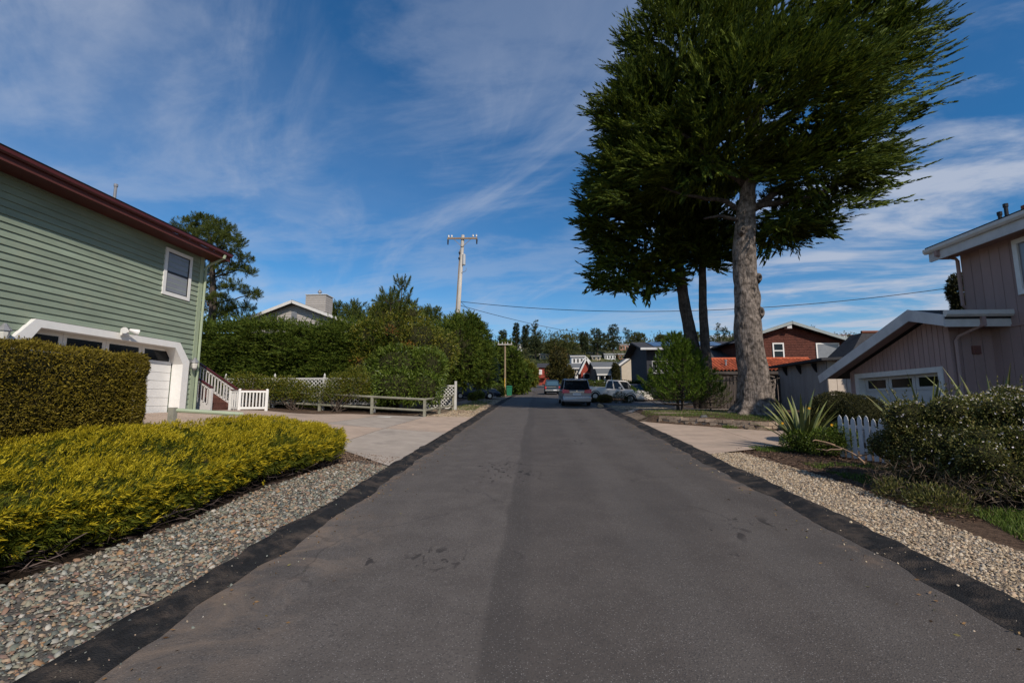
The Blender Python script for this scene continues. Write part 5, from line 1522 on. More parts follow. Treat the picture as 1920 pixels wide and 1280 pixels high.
V, F = pebbles(np.array([p + (0, 0, .06)]), np.array([.13]), rg, .8)
o = link("stone", np_mesh("stone", V, F), None, pmat("dark_stone", (0.10, 0.10, 0.10), .9, .3, 9, .5, 20)); tag(o, "dark round stone lying on the grass of the low block wall", "stone")
# street sign at the crest and bins far off
a = atY(1034, 722, 98); t = thing("street_sign", "small green street sign on a post at the crest of the street", "sign", (a[0], 98, gz(a[0], 98)))
m = MB(); m.tube([(0, 0, -.1), (0, 0, 2.5)], .05, 6); m.build("post", M_METAL, t, world=False)
m = MB(); m.box((-.5, -.03, 2.2), (.5, .03, 2.5)); m.build("plate", pmat("sign_teal", (0.05, 0.22, 0.20), .5), t, world=False)
for u, mm, lb in ((995, M_BIN, "green bin far up at the crest of the street"), (999, pmat("bin_blue", (0.04, 0.10, 0.30), .5), "blue bin far up at the crest of the street")):
    a = atY(u, 722, 103); t = thing("wheelie_bin", lb, "bin", (a[0], 103, gz(a[0], 103)))
    m = MB(); m.loft([[(-q, -b, z), (q, -b, z), (q, b, z), (-q, b, z)] for q, b, z in ((.27, .26, .0), (.34, .34, 1.0))]); m.build("body", mm, t, world=False)
    m = MB(); m.box((-.36, -.38, 1.0), (.36, .38, 1.08)); m.build("lid", mm, t, world=False)

# ---------------------------------------------------------------- vehicles
def paint(name, col, metal=0.35):
    return pmat(name, col, 0.28, 0.03, 2, spec=0.5, metal=metal)


M_TYRE = pmat("tyre", (0.018, 0.018, 0.018), 0.85)
M_RIM = pmat("rim", (0.42, 0.42, 0.43), 0.35, 0.1, 5, metal=0.7)
M_TAIL = pmat("tail_light_red", (0.55, 0.015, 0.018), 0.2, 0.1, 9, spec=0.6)
M_CGLASS = pmat("car_glass", (0.010, 0.013, 0.016), 0.05, 0.1, 2, spec=0.7)
M_PLATE = pmat("plate_white", (0.65, 0.65, 0.66), 0.5, 0.05, 4)
M_CHROME = pmat("chrome", (0.55, 0.55, 0.56), 0.2, 0.05, 4, metal=0.8)
M_TRIM = pmat("black_plastic", (0.02, 0.02, 0.022), 0.6)


def wheel(t, x, y, r, w=0.22):
    s = 1 if x > 0 else -1
    m = MB(); m.tube([(x - s * w, y, r), (x - s * .02, y, r), (x, y, r)], [r, r, r * .93], 18); wh = m.build("wheel", M_TYRE, t, world=False)
    m = MB(); m.tube([(x - s * .03, y, r), (x + s * .008, y, r)], [r * .64, r * .58], 14)
    m.build("rim", M_RIM, wh, world=False)
    return wh


def half(pts):          # mirror an outline given on the right side, from the bottom up
    return [(x, y, z) for x, y, z in pts] + [(-x, y, z) for x, y, z in reversed(pts)]


def car(name, label, cat, loc, rotz, pm, L, W, H, belt, nose, kind="van", tilt=(0, 0)):
    t = thing(name, label, cat, loc, rotz)
    t.rotation_euler = (tilt[0], tilt[1], rotz)
    hw = W / 2; zb = 0.22
    def sec(y, b, k=1.0, z0=zb):
        return half([(hw * .82 * k, y, z0), (hw * .96 * k, y, z0 + .10), (hw * k, y, (z0 + b) * .52), (hw * .985 * k, y, b - .08), (hw * .93 * k, y, b)])
    if kind == "van":
        ys = [(0.0, belt, .90, .34), (.05, belt + .02, .965, .28), (.35, belt + .01, 1, .22), (L * .55, belt, 1, .22), (L - 1.25, nose + .08, 1, .22), (L - .45, nose - .06, .97, .24), (L - .1, nose - .26, .9, .28), (L, nose - .40, .78, .36)]
    else:
        ys = [(0.0, belt - .04, .93, .42), (.06, belt, .985, .40), (L * .38, belt, 1, .38), (L * .66, belt, 1, .36), (L * .70, nose + .06, 1, .36), (L - .55, nose, .98, .36), (L - .12, nose - .14, .92, .38), (L, nose - .35, .82, .42)]
    m = MB(); m.loft([sec(y, b, k, z0) for y, b, k, z0 in ys]); m.build("body", pm, t, world=False, smooth=False, bevel=.02)
    # cabin: glass house, pillars and roof
    c0, c1, r0, r1 = ((.12, L - 1.30, .48, L - 2.15) if kind == "van" else (L * .38, L * .70, L * .385 + .06, L * .70 - .62))
    if kind == "truck": pass
    hb, hr = hw * .925, hw * .76
    zb_, zr = belt - .0, H - .07
    def q(y, z, w_): return (w_, y, z)
    lo_ = [(hb, c0, zb_), (hb, c1, zb_ - (.0 if kind != "van" else .02)), (-hb, c1, zb_ - (.0 if kind != "van" else .02)), (-hb, c0, zb_)]
    up_ = [(hr, r0, zr), (hr, r1, zr), (-hr, r1, zr), (-hr, r0, zr)]
    m = MB(); m.loft([[(x * .985, y, z) for x, y, z in lo_], [(x * .985, y, z) for x, y, z in up_]]); m.build("glass", M_CGLASS, t, world=False)
    m = MB(); m.loft([[(x * 1.015, y + (-.05 if y < (r0 + r1) / 2 else .05), z) for x, y, z in up_], [(x * .99, y, z + .05) for x, y, z in up_], [(x * .85, y * .94 + .03 * (r0 + r1), z + .085) for x, y, z in up_]]); m.build("roof", pm, t, world=False)
    for s in (1, -1):
        ends = [(0.0, 0.0), (1.0, 1.0)]
        mids = [.36, .68] if kind == "van" else [.46]
        for a, b in ends + [(f, f) for f in mids]:
            p = np.array((s * (hb + .002), c0 + (c1 - c0) * a, zb_ - .02)); r_ = np.array((s * (hr + .006), r0 + (r1 - r0) * b, zr + .02))
            m = MB(); m.bar(p, r_, .05, .10 if a in (0., 1.) else .075, up=(0, 1, 0)); m.build("pillar", pm if (a in (0., 1.) or kind == "truck") else M_TRIM, t, world=False)
        mr_ = MB(); yy = c1 - .30; mr_.bar((s * hb, yy, belt + .06), (s * (hb + .14), yy, belt + .10), .05, .05); mr_.box((min(s * (hb + .12), s * (hb + .30)), yy - .05, belt + .03), (max(s * (hb + .12), s * (hb + .30)), yy + .05, belt + .20)); mr_.build("mirror", pm, t, world=False)
    r = H * .19 if kind == "van" else .385
    for y_ in ((.95, L - .95) if kind == "van" else (1.15, L - 1.0)):
        for s in (1, -1):
            wheel(t, s * (hw + .005), y_, r)
            m = MB(); a = np.linspace(-.1, math.pi + .1, 10); rr = r * 1.17
            m.loft([[(s * (hw * 1.004), y_ + rr * math.cos(b_), r + rr * math.sin(b_)), (s * (hw * 1.004), y_ + (rr + .06) * math.cos(b_), r + (rr + .06) * math.sin(b_)), (s * (hw * .9), y_ + (rr + .06) * math.cos(b_), r + (rr + .06) * math.sin(b_)), (s * (hw * .9), y_ + rr * math.cos(b_), r + rr * math.sin(b_))] for b_ in a]); m.build("wheel_arch", M_TRIM if kind == "truck" else pm, t, world=False)
    return t


# silver minivan, seen from behind
SP = paint("silver_paint", (0.27, 0.28, 0.31))
Yv = 31.0
vx = 2.2
van = car("silver_minivan", "silver minivan parked at the right kerb, seen from behind", "minivan", (vx, Yv, gz(vx, Yv) + .045 + .0), 0.02, SP, 4.9, 1.90, 1.76, 1.02, 0.92, "van", (math.atan(.05), 0))
for s in (-1, 1):
    m = MB(); m.loft([half([(s * .93 if s > 0 else .0, 0, 0)])]) if False else m.add([(s * .47, -.07, .86), (s * .93, -.05, .84), (s * .985, .18, .88), (s * .95, .16, 1.10), (s * .89, -.01, 1.10), (s * .50, -.05, 1.05), (s * .47, .08, .86), (s * .50, .08, 1.05)], [(0, 1, 4, 5), (1, 2, 3, 4), (0, 5, 7, 6), (5, 4, 3, 7), (0, 6, 2, 1)]); m.build("tail_light", M_TAIL, van, world=False)
m = MB(); m.loft([half([(.84, -.07 + o_, .30), (.90, -.09 + o_, .42), (.92, -.09 + o_, .56), (.90, -.04 + o_, .66)]) for o_ in (0, .12)]); m.build("bumper", SP, van, world=False, bevel=.02)
m = MB(); m.box((-.80, -.095, .575), (.80, -.088, .60)); m.build("bumper_strip", M_CHROME, van, world=False)
m = MB(); m.box((-.45, -.03, .895), (.45, -.004, .93)); m.build("garnish", M_CHROME, van, world=False)
m = MB(); m.box((-.26, -.035, .70), (.26, -.008, .86)); pl = m.build("licence_plate", M_PLATE, van, world=False)
m = MB(); m.tube([(0, -.03, .985), (0, -.005, .985)], .05, 12); m.build("emblem", M_CHROME, van, world=False)
m = MB(); m.add([(.78, .04, 1.06), (-.78, .04, 1.06), (-.64, .405, 1.64), (.64, .405, 1.64), (.78, .06, 1.06), (-.78, .06, 1.06), (-.64, .42, 1.64), (.64, .42, 1.64)], [(0, 1, 2, 3), (0, 4, 5, 1), (2, 6, 7, 3), (1, 5, 6, 2), (0, 3, 7, 4)]); m.build("rear_window", M_CGLASS, van, world=False)
m = MB(); m.box((-.66, .30, 1.66), (.66, .52, 1.70)); m.build("spoiler", SP, van, world=False)
m = MB(); m.box((-.85, -.02, .26), (.85, .3, .30)); m.build("underbody", M_TRIM, van, world=False)
for s in (-1, 1):
    m = MB(); m.bar((s * .62, .9, 1.80), (s * .62, 2.6, 1.80), .04, .04); m.build("roof_rail", M_TRIM, van, world=False)

# dark blue suv further up the street
DP = paint("dark_blue_paint", (0.035, 0.06, 0.085))
Yd = 56.0; dx = atY(1036, 740, Yd)[0]
suv = car("dark_blue_suv", "dark blue suv parked beyond the silver minivan", "suv", (dx, Yd, gz(dx, Yd) + .045), 0.02, DP, 4.7, 1.80, 1.72, 1.05, 0.98, "van", (math.atan(.05), 0))
m = MB(); m.add([(.74, .03, 1.09), (-.74, .03, 1.09), (-.62, .39, 1.60), (.62, .39, 1.60), (.74, .05, 1.09), (-.74, .05, 1.09), (-.62, .41, 1.60), (.62, .41, 1.60)], [(0, 1, 2, 3), (0, 4, 5, 1), (2, 6, 7, 3), (1, 5, 6, 2), (0, 3, 7, 4)]); m.build("rear_window", pmat("blue_tint", (0.05, 0.10, 0.14), .08, spec=.7), suv, world=False)
m = MB(); m.box((-.85, -.10, .42), (.85, .05, .62)); m.build("bumper", M_CHROME, suv, world=False, bevel=.02)
m = MB(); m.box((-.80, -.02, .86), (.80, .0, .93)); m.build("garnish", M_CHROME, suv, world=False)
m = MB(); m.box((.1, -.12, .46), (.5, -.101, .60)); m.build("licence_plate", M_PLATE, suv, world=False)
for s in (-1, 1):
    m = MB(); m.box((min(s * .72, s * .88), -.015, .70), (max(s * .72, s * .88), .05, .98)); m.build("tail_light", M_TAIL, suv, world=False)

# beige pickup on the drive, side on and nose to the right
BP = paint("beige_paint", (0.74, 0.68, 0.60), 0.0)
a = np.array((3.95, 41.2)); dirp = unit(np.array((atY(1204, 750, 38.3)[0], 38.3)) - a)
rz = math.atan2(-dirp[0], dirp[1])
L = 5.3
mid = a + dirp * L / 2
trk = car("beige_pickup", "beige double cab pickup truck parked nose down on the side drive", "pickup truck", (a[0], a[1], gz(4.2, 41) - .02), rz, BP, L, 1.86, 1.80, 1.10, 1.08, "truck", (math.radians(-4.5), 0))
m = MB(); m.box((-.80, .10, 1.101), (.80, L * .37, 1.12)); m.build("bed_liner", M_TRIM, trk, world=False)
for s in (-1, 1):
    m = MB(); m.box((min(s * .74, s * .86), .05, 1.08), (max(s * .74, s * .86), L * .375, 1.19)); m.build("bed_rail", BP, trk, world=False, bevel=.01)
    for y_ in (L * .44, L * .60):
        m = MB(); m.box((min(s * .925, s * .955), y_ - .10, .86), (max(s * .925, s * .955), y_ + .06, .90)); m.build("door_handle", M_TRIM, trk, world=False)
    m = MB(); m.box((min(s * .925, s * .945), 1.75, .52), (max(s * .925, s * .945), L - 1.6, .57)); m.build("side_trim", M_CHROME, trk, world=False)
    m = MB(); m.box((min(s * .60, s * .84), L - .13, .78), (max(s * .60, s * .84), L - .02, .92)); m.build("headlight", M_FROST, trk, world=False)
m = MB(); m.loft([half([(.80, L - .06 + o_, .44), (.86, L - .05 + o_, .54), (.84, L - .06 + o_, .64)]) for o_ in (0, .12)]); m.build("bumper", BP, trk, world=False)

# further cars, mostly hidden
WP = paint("white_paint_car", (0.60, 0.64, 0.70), 0.05)
p = atY(1124, 728, 50); wc = car("white_car", "white car half hidden behind the bed of the beige pickup", "car", (p[0] - 1.2, 50, gz(p[0], 50) + .02), -1.3, WP, 4.4, 1.76, 1.5, .92, .88, "van")
p = atY(1186, 735, 45); bc = car("dark_car", "dark blue grey car half hidden between the beige pickup and the young pine", "car", (p[0] + .2, 45, gz(p[0], 45) - .2), -.35, paint("slate_paint", (0.06, 0.075, 0.11)), 4.4, 1.78, 1.5, .92, .88, "van")
p = atY(896, 735, 40); kc = car("dark_car", "dark blue car nosing out of the shrubs beyond the lattice panel", "car", (p[0] - 2.6, 40.6, gz(p[0], 40) + .02), -1.35, paint("navy_paint", (0.03, 0.045, 0.075)), 4.4, 1.76, 1.45, .9, .86, "van")
# ---------------------------------------------------------------- vegetation
rv = np.random.default_rng(21)


def depth_of(p):
    return float((np.asarray(p) - CAM) @ _f)


def LB(u, v, Y, ru, rvv, rd=None):
    p = atY(u, v, Y); s = depth_of(p) / FPX
    return (p[0], p[1], p[2], ru * s, (rd if rd is not None else ru) * s, rvv * s)


def bark(name, a, b, sc=5.0):
    m = pmat(name, a, 0.95, 0.5, 9.0, 1.0, 16, 0.06, stretch=(1.6, 1.6, 0.28), dirt=b, dscale=5.0, dlo=0.42, dhi=0.62)
    for n_ in m.node_tree.nodes:
        if n_.type == "BUMP": n_.inputs["Distance"].default_value = 0.05
    return m


M_BARK1 = bark("pale_cypress_bark", (0.235, 0.195, 0.165), (0.068, 0.056, 0.047))
M_BARK2 = bark("dark_cypress_bark", (0.105, 0.085, 0.072), (0.05, 0.042, 0.036))
M_TWIG = pmat("twig", (0.075, 0.055, 0.042), 0.95, 0.3, 6)
M_CYP = leafmat("cypress_spray", [(0.022, 0.040, 0.008), (0.052, 0.082, 0.011), (0.095, 0.130, 0.014), (0.155, 0.185, 0.020)], 0.65, 0.22, 0.15, 0.5, 0.32)
M_HEDGE = leafmat("hedge_spray", [(0.030, 0.055, 0.008), (0.060, 0.100, 0.012), (0.105, 0.145, 0.016), (0.15, 0.18, 0.024)], 0.65, 0.2, 0.2, 0.8, 0.3)
M_CLIP = leafmat("clipped_leaf", [(0.075, 0.055, 0.010), (0.130, 0.100, 0.012), (0.175, 0.140, 0.014), (0.27, 0.20, 0.02)], 0.6, 0.15, 0.2, 0.9, 0.4)
M_JUNG = leafmat("juniper_green", [(0.045, 0.065, 0.008), (0.10, 0.12, 0.010), (0.17, 0.165, 0.014)], 0.6, 0.25, 0.2, 2.2, 0.3)
M_JUNY = leafmat("juniper_gold", [(0.15, 0.145, 0.010), (0.34, 0.275, 0.012), (0.52, 0.40, 0.016), (0.62, 0.49, 0.03)], 0.6, 0.25, 0.2, 1.3, 0.35)
M_PINE = leafmat("pine_needles", [(0.032, 0.050, 0.010), (0.065, 0.088, 0.014), (0.11, 0.125, 0.022)], 0.6, 0.2, 0.2, 0.8, 0.3)
M_YPINE = leafmat("young_pine_needles", [(0.045, 0.085, 0.010), (0.085, 0.145, 0.014), (0.14, 0.20, 0.022)], 0.6, 0.25, 0.2, 1.2, 0.3)
M_OLE = leafmat("long_leaf", [(0.050, 0.085, 0.010), (0.105, 0.160, 0.016), (0.19, 0.235, 0.04)], 0.45, 0.25, 0.35, 0.9, 0.25)
M_BOTT = leafmat("mixed_leaf", [(0.050, 0.075, 0.012), (0.105, 0.13, 0.015), (0.18, 0.185, 0.02), (0.23, 0.20, 0.025)], 0.5, 0.25, 0.3, 0.7, 0.35)
M_DRYL = leafmat("dry_orange_leaf", [(0.20, 0.07, 0.02), (0.32, 0.13, 0.03)], 0.7, 0.2)
M_SILV = leafmat("silver_leaf", [(0.09, 0.11, 0.06), (0.16, 0.18, 0.11), (0.24, 0.26, 0.18)], 0.6, 0.2, 0.2)
M_BUSH = leafmat("bush_leaf", [(0.036, 0.048, 0.010), (0.080, 0.092, 0.018), (0.14, 0.14, 0.032), (0.22, 0.185, 0.06)], 0.45, 0.2, 0.35, 2.0, 0.3)
M_BUSHD = leafmat("dark_bush_leaf", [(0.022, 0.026, 0.008), (0.045, 0.045, 0.012), (0.075, 0.070, 0.018)], 0.55, 0.2, 0.25, 2.0, 0.3)
M_BLOS = pmat("white_petal", (0.66, 0.60, 0.60), 0.6, 0.05, 9)
M_YEL = pmat("yellow_petal", (0.75, 0.42, 0.02), 0.6, 0.05, 9)
M_FAR = leafmat("far_conifer", [(0.024, 0.036, 0.018), (0.045, 0.060, 0.026), (0.080, 0.092, 0.036)], 0.7, 0.15, 0.1, 0.25, 0.35)
M_FARB = leafmat("far_broadleaf", [(0.045, 0.058, 0.020), (0.085, 0.098, 0.030), (0.14, 0.135, 0.042)], 0.7, 0.2, 0.1, 0.25, 0.35)
M_RUSTT = leafmat("rusty_conifer", [(0.040, 0.042, 0.012), (0.075, 0.070, 0.018), (0.115, 0.085, 0.025)], 0.7, 0.2, 0.1, 0.3, 0.35)


def trunk_mesh(parent, pts, rad, mat, name="trunk", n=28, knob=0.10, seed=0.0, seg=26):
    pts, rad = np.array(pts, float), np.array(rad, float)
    t0 = np.linspace(0, 1, len(pts)); t = np.linspace(0, 1, seg)
    c = np.stack([np.interp(t, t0, pts[:, k]) for k in range(3)], -1); r = np.interp(t, t0, rad)
    for _ in range(2):
        c[1:-1] = (c[:-2] + 2 * c[1:-1] + c[2:]) / 4; r[1:-1] = (r[:-2] + 2 * r[1:-1] + r[2:]) / 4
    a = np.linspace(0, 2 * math.pi, n, endpoint=False)
    T, A = np.meshgrid(t, a, indexing="ij")
    dirs = np.stack([np.cos(A), np.sin(A), 0 * A], -1)
    base = c[:, None, :] + dirs * r[:, None, None]
    q = base * np.array((2.2, 2.2, 0.8)) / max(rad.max(), .2)
    fur = nz3(base * np.array((5.5, 5.5, 1.1)), 1.0, seed + 9) * .5 + nz3(base * np.array((11., 11., 2.6)), 1.0, seed + 5) * .35
    lobes_ = 1 + .085 * fur + knob * (0.8 * nz3(q, 1.0, seed) + 0.6 * nz3(q, 2.7, seed + 3)) + knob * 0.9 * 1.5 * np.sin(A * 5 + 2 * T + seed) * np.exp(-T * 11)
    P = (c[:, None, :] + dirs * (r[:, None] * lobes_)[..., None]).reshape(-1, 3)
    I = np.arange(seg * n).reshape(seg, n); J = np.roll(I, -1, axis=1)
    Q = np.stack([I[:-1], I[1:], J[1:], J[:-1]], -1).reshape(-1, 4)
    return link(name, np_mesh(name, P - wloc(parent), Q[:, ::-1]), parent, mat, True)


def limb(parent, pts, rad, mat, name="limb", n=8):
    m = MB(); pts = np.array(pts, float)
    t = np.linspace(0, 1, 9); t0 = np.linspace(0, 1, len(pts))
    c = np.stack([np.interp(t, t0, pts[:, k]) for k in range(3)], -1)
    c[1:-1] = (c[:-2] + 2 * c[1:-1] + c[2:]) / 4
    c[1:-1] += rv.normal(size=(7, 3)) * rad[0] * 0.25
    m.tube(c, np.interp(t, (0, 1), (rad[0], rad[-1])), n); return m.build(name, mat, parent, smooth=True)


WIND = np.array((0.35, 0.0, 0.0))
_pl = plumes


def plumes(C, D, length, n, bl, bw, spread=.35, fan=.75, rng=RNG, sag=0.0, coarse=0):
    """as before; coarse adds n heavier scales along each axis so that the spray reads as solid"""
    q = _pl(C, D, length, n, bl, bw, spread, fan, rng, sag)
    if coarse:
        q = np.concatenate([q, _pl(C, D, length, coarse, bl * 1.9, bw * 2.7, spread * .7, fan * .55, rng, sag)])
    return q
# ---- the big cypress
x0, y0 = 9.35, 21.7
bc1 = thing("cypress_tree", "huge windswept cypress with a thick pale trunk, at the low block wall", "tree", (x0, y0, gz(x0, y0)))


def tp(u, v, Y=21.7):
    return atY(u, v, Y)


sc = 20.9 / FPX
g0 = tp(1413, 792); g0[2] = gz(x0, y0) - 0.15
trunk_mesh(bc1, [g0, tp(1414, 755), tp(1413, 700), tp(1405, 640), tp(1399, 570), tp(1396, 500), tp(1397, 420), tp(1403, 350), tp(1408, 300), tp(1425, 180), tp(1450, 60)],
           [44 * sc, 31 * sc, 25.5 * sc, 24.5 * sc, 22.5 * sc, 21 * sc, 18 * sc, 14 * sc, 12 * sc, 9 * sc, 4 * sc], M_BARK1, n=90, knob=0.13, seed=1.3, seg=150)
for (u, v, du, s_) in ((1412, 545, -1, .2), (1405, 480, 1, .16), (1424, 520, 1, .13), (1398, 610, -1, .2), (1420, 640, 0, .17), (1392, 430, 0, .14), (1428, 585, 1, .15)):          # knots and healed branch stubs
    p = tp(u, v, 21.7 - 0.52 if du == 0 else 21.7 - 0.42)
    m = MB(); a = np.linspace(0, 2 * math.pi, 10, endpoint=False)
    m.loft([[(p[0] + r_ * s_ * math.cos(q) * .8, p[1] + dy, p[2] + r_ * s_ * math.sin(q) * 1.35) for q in a] for r_, dy in ((1.5, .18), (1.1, -.02), (.75, -.08), (.45, -.03), (.25, .05))]); m.build("knot", M_BARK1, bc1, smooth=True)
limbs1 = [([(1406, 395), (1450, 360), (1500, 330), (1560, 300)], 8), ([(1408, 388), (1470, 378), (1530, 368), (1570, 345)], 7), ([(1395, 395), (1350, 372), (1300, 370), (1240, 350)], 6), ([(1396, 415), (1355, 405), (1320, 410)], 5), ([(1400, 350), (1340, 300), (1260, 230)], 8), ([(1410, 300), (1500, 200), (1600, 100)], 9), ([(1410, 300), (1400, 150), (1350, 0)], 9), ([(1408, 330), (1450, 300), (1520, 250), (1640, 190)], 7)]
for i, (pp, r_) in enumerate(limbs1):
    dy = [0, -.4, .6, -.5, -1.2, .5, -.8, -1.6][i]
    limb(bc1, [tp(u, v, 21.7 + dy * k / max(len(pp) - 1, 1)) for k, (u, v) in enumerate(pp)], [r_ * sc, r_ * sc * .35], M_BARK2)
lob1 = [LB(1450, 60, 21.2, 210, 150, 3.0), LB(1285, 120, 22.4, 120, 120), LB(1220, 240, 22.8, 95, 85), LB(1590, 85, 20.6, 150, 115, 1.6), LB(1615, 215, 20.6, 100, 80, 1.6), LB(1440, 215, 20.4, 170, 95), LB(1410, 120, 19.6, 130, 80, 2.2), LB(1500, 300, 20.4, 110, 50, 1.6), LB(1525, 325, 21.4, 110, 46), LB(1410, -50, 21.4, 180, 80, 2.8), LB(1320, 305, 21.4, 120, 50), LB(1460, 428, 23.4, 75, 22), LB(1180, 330, 23.4, 70, 50), LB(1555, 380, 21.8, 80, 28, 1.6), LB(1480, 420, 21.8, 80, 22, 1.6)]


def boughs(C, D, m_, ln, nb, bl=.13, bw=.026, wide=.55):
    """flat feathery boughs: m_ plumes fanned side by side on each axis"""
    N = len(C)
    S = unit(np.cross(D, np.array((0, 0, 1.0)) + .25 * rv.normal(size=D.shape)))
    a = rv.random((N, m_)) * 2 - 1; t = rv.random((N, m_))
    L_ = ln * (.7 + .6 * rv.random(N))
    P_ = C[:, None] + S[:, None] * (a * wide * L_[:, None] * (1.05 - t))[..., None] + D[:, None] * ((t * 1.1 - .6) * L_[:, None])[..., None] + .07 * rv.normal(size=(N, m_, 3))
    d = unit(D[:, None] + S[:, None] * (a * .55)[..., None] + np.array((0, 0, .04)) + .14 * rv.normal(size=(N, m_, 3)))
    return plumes(P_.reshape(-1, 3), d.reshape(-1, 3), np.repeat(L_, m_) * (.45 + .35 * rv.random(N * m_)), nb, bl, bw, .13, .55, rv, coarse=11)


C, Nn = shell(lob1, 820, rv, 0.78, -0.75)
rad = unit(C - np.array((x0, y0, 11.5)))
D = unit(0.85 * rad * (1, 1, .45) + 0.35 * Nn * (1, 1, .5) + WIND + np.array((0, 0, 0.10)) + 0.18 * rv.normal(size=C.shape))
D[:, 2] = np.maximum(D[:, 2], -.12); D = unit(D)
q1 = boughs(C, D, 12, 1.25, 24, .15, .024)
C2, N2 = shell([(a, b, c, d * .74, e * .74, f * .74) for a, b, c, d, e, f in lob1], 1700, rv, 0.7, -0.9)
C2, N2 = C2[:420], N2[:420]
q1b = boughs(C2, unit(N2 * (1, 1, .4) + 0.3 * rv.normal(size=C2.shape) * (1, 1, .5)), 9, 1.5, 16, .19, .050)
# long leaders combed out by the wind on the seaward side and small tiers on the west
lead = [(1690, 60), (1700, 110), (1680, 160), (1700, 20), (1690, 200), (1650, 250), (1700, 85), (1660, 285), (1640, 320), (1620, 360), (1590, 395), (1720, 45), (1715, 130), (1670, 225), (1600, 340), (1560, 300), (1700, 175), (1705, 150), (1640, 235), (1610, 285)]
Cl, Dl, Ll = [], [], []
for (u, v) in lead:
    for _ in range(5):
        p = tp(u + rv.normal() * 22 - 30, v + rv.normal() * 14, 20.5 + rv.normal() * 0.8)
        Cl.append(p); Dl.append(unit(np.array((1.0, 0.25 * rv.normal(), 0.48 - 0.0011 * max(v - 60, 0) + 0.10 * rv.normal())))); Ll.append(1.5 + 1.5 * rv.random())
q1c = plumes(np.array(Cl), np.array(Dl), np.array(Ll), 80, 0.16, 0.030, 0.08, 0.5, rv, coarse=34)
west = [(1160, 130), (1145, 185), (1135, 240), (1125, 300), (1110, 355), (1185, 95), (1200, 40), (1215, 0), (1150, 160), (1130, 270), (1120, 330)]
Cl, Dl = [], []
for (u, v) in west:
    for _ in range(6):
        Cl.append(tp(u + 48 + rv.normal() * 16, v + rv.normal() * 12, 22.8 + rv.normal() * 1.0)); Dl.append(unit(np.array((-1.0, 0.3 * rv.normal(), 0.16 + 0.15 * rv.normal()))))
q1d = boughs(np.array(Cl), np.array(Dl), 5, 1.2, 34)
foliage("crown", [q1, q1b, q1c, q1d], M_CYP, bc1)

# ---- the two darker cypresses behind it
sc2 = 27.2 / FPX
lob2 = [LB(1215, 440, 28, 85, 80), LB(1150, 420, 28.5, 55, 65), LB(1165, 510, 28, 55, 32), LB(1225, 330, 28.5, 90, 90), LB(1130, 370, 28.5, 35, 30), LB(1235, 515, 28.3, 55, 28)]
lob3 = [LB(1318, 440, 27.2, 66, 62, 1.5), LB(1300, 340, 27.2, 70, 80, 1.5), LB(1340, 485, 27.2, 42, 22, 1.2)]
for pts_, wd_, lobs, lab, n_, side_ in (
        ([(1316, 740), (1308, 705), (1297, 640), (1283, 570), (1275, 510), (1262, 430), (1240, 330)], [16, 13.5, 12, 10.5, 9, 7, 4], lob2, "dark cypress with a leaning trunk behind the young pine", 1500, -1),
        ([(1325, 740), (1325, 690), (1321, 630), (1318, 580), (1317, 510), (1318, 430), (1310, 330)], [12, 9.5, 8.5, 7.5, 6.5, 5, 3], lob3, "slender dark cypress between the leaning trunk and the big pale trunk", 1000, 1)):
    P0 = [atY(u, v, 28.0 if side_ < 0 else 27.6) for u, v in pts_]
    P0[0][2] = gz(P0[0][0], P0[0][1]) - .1
    t = thing("cypress_tree", lab, "tree", (P0[0][0], P0[0][1], gz(P0[0][0], P0[0][1])))
    trunk_mesh(t, P0, [w_ * sc2 for w_ in wd_], M_BARK2, n=20, knob=.08, seed=side_ * 4.0, seg=30)
    for k in range(6):
        a = P0[4 + k % 2]; l_ = lobs[k % len(lobs)]
        limb(t, [a + (0, 0, .3 * k), (np.array(a) + np.array(l_[:3])) / 2, l_[:3]], [.14, .05], M_BARK2)
    C, Nn = shell(lobs, n_ // 5, rv, .74, -.9)
    rad = unit(C - np.array((P0[0][0], P0[0][1], 10)))
    D = unit(.85 * rad * (1, 1, .5) + .35 * Nn * (1, 1, .6) + np.array((side_ * .15 - .15, 0, .08)) + .28 * rv.normal(size=C.shape))
    D[:, 2] = np.maximum(D[:, 2], -.15); D = unit(D)
    C2, N2 = shell([(a, b, c, d * .7, e * .7, f * .7) for a, b, c, d, e, f in lobs], n_ // 2, rv, .6, -.9)
    qs = [boughs(C, D, 11, 1.2, 22, .15, .030), boughs(C2[:n_ // 8], unit(N2[:n_ // 8] * (1, 1, .4) + .3 * rv.normal(size=(min(n_ // 8, len(N2)), 3))), 8, 1.4, 16, .19, .055)]
    if side_ < 0:
        Cl, Dl = [], []
        for (u, v) in [(1110, 370), (1120, 400), (1105, 435), (1115, 465), (1110, 500), (1125, 530), (1160, 545), (1200, 550), (1240, 545), (1120, 350)]:
            for _ in range(6):
                Cl.append(atY(u + 22 + rv.normal() * 12, v - 6 + rv.normal() * 8, 28.3 + rv.normal())); Dl.append(unit(np.array((-.9, .3 * rv.normal(), .02 + .14 * rv.normal() - (v > 500) * .12))))
        qs.append(boughs(np.array(Cl), np.array(Dl), 4, 1.2, 34, .14, .030))
    foliage("crown", qs, M_CYP, t)

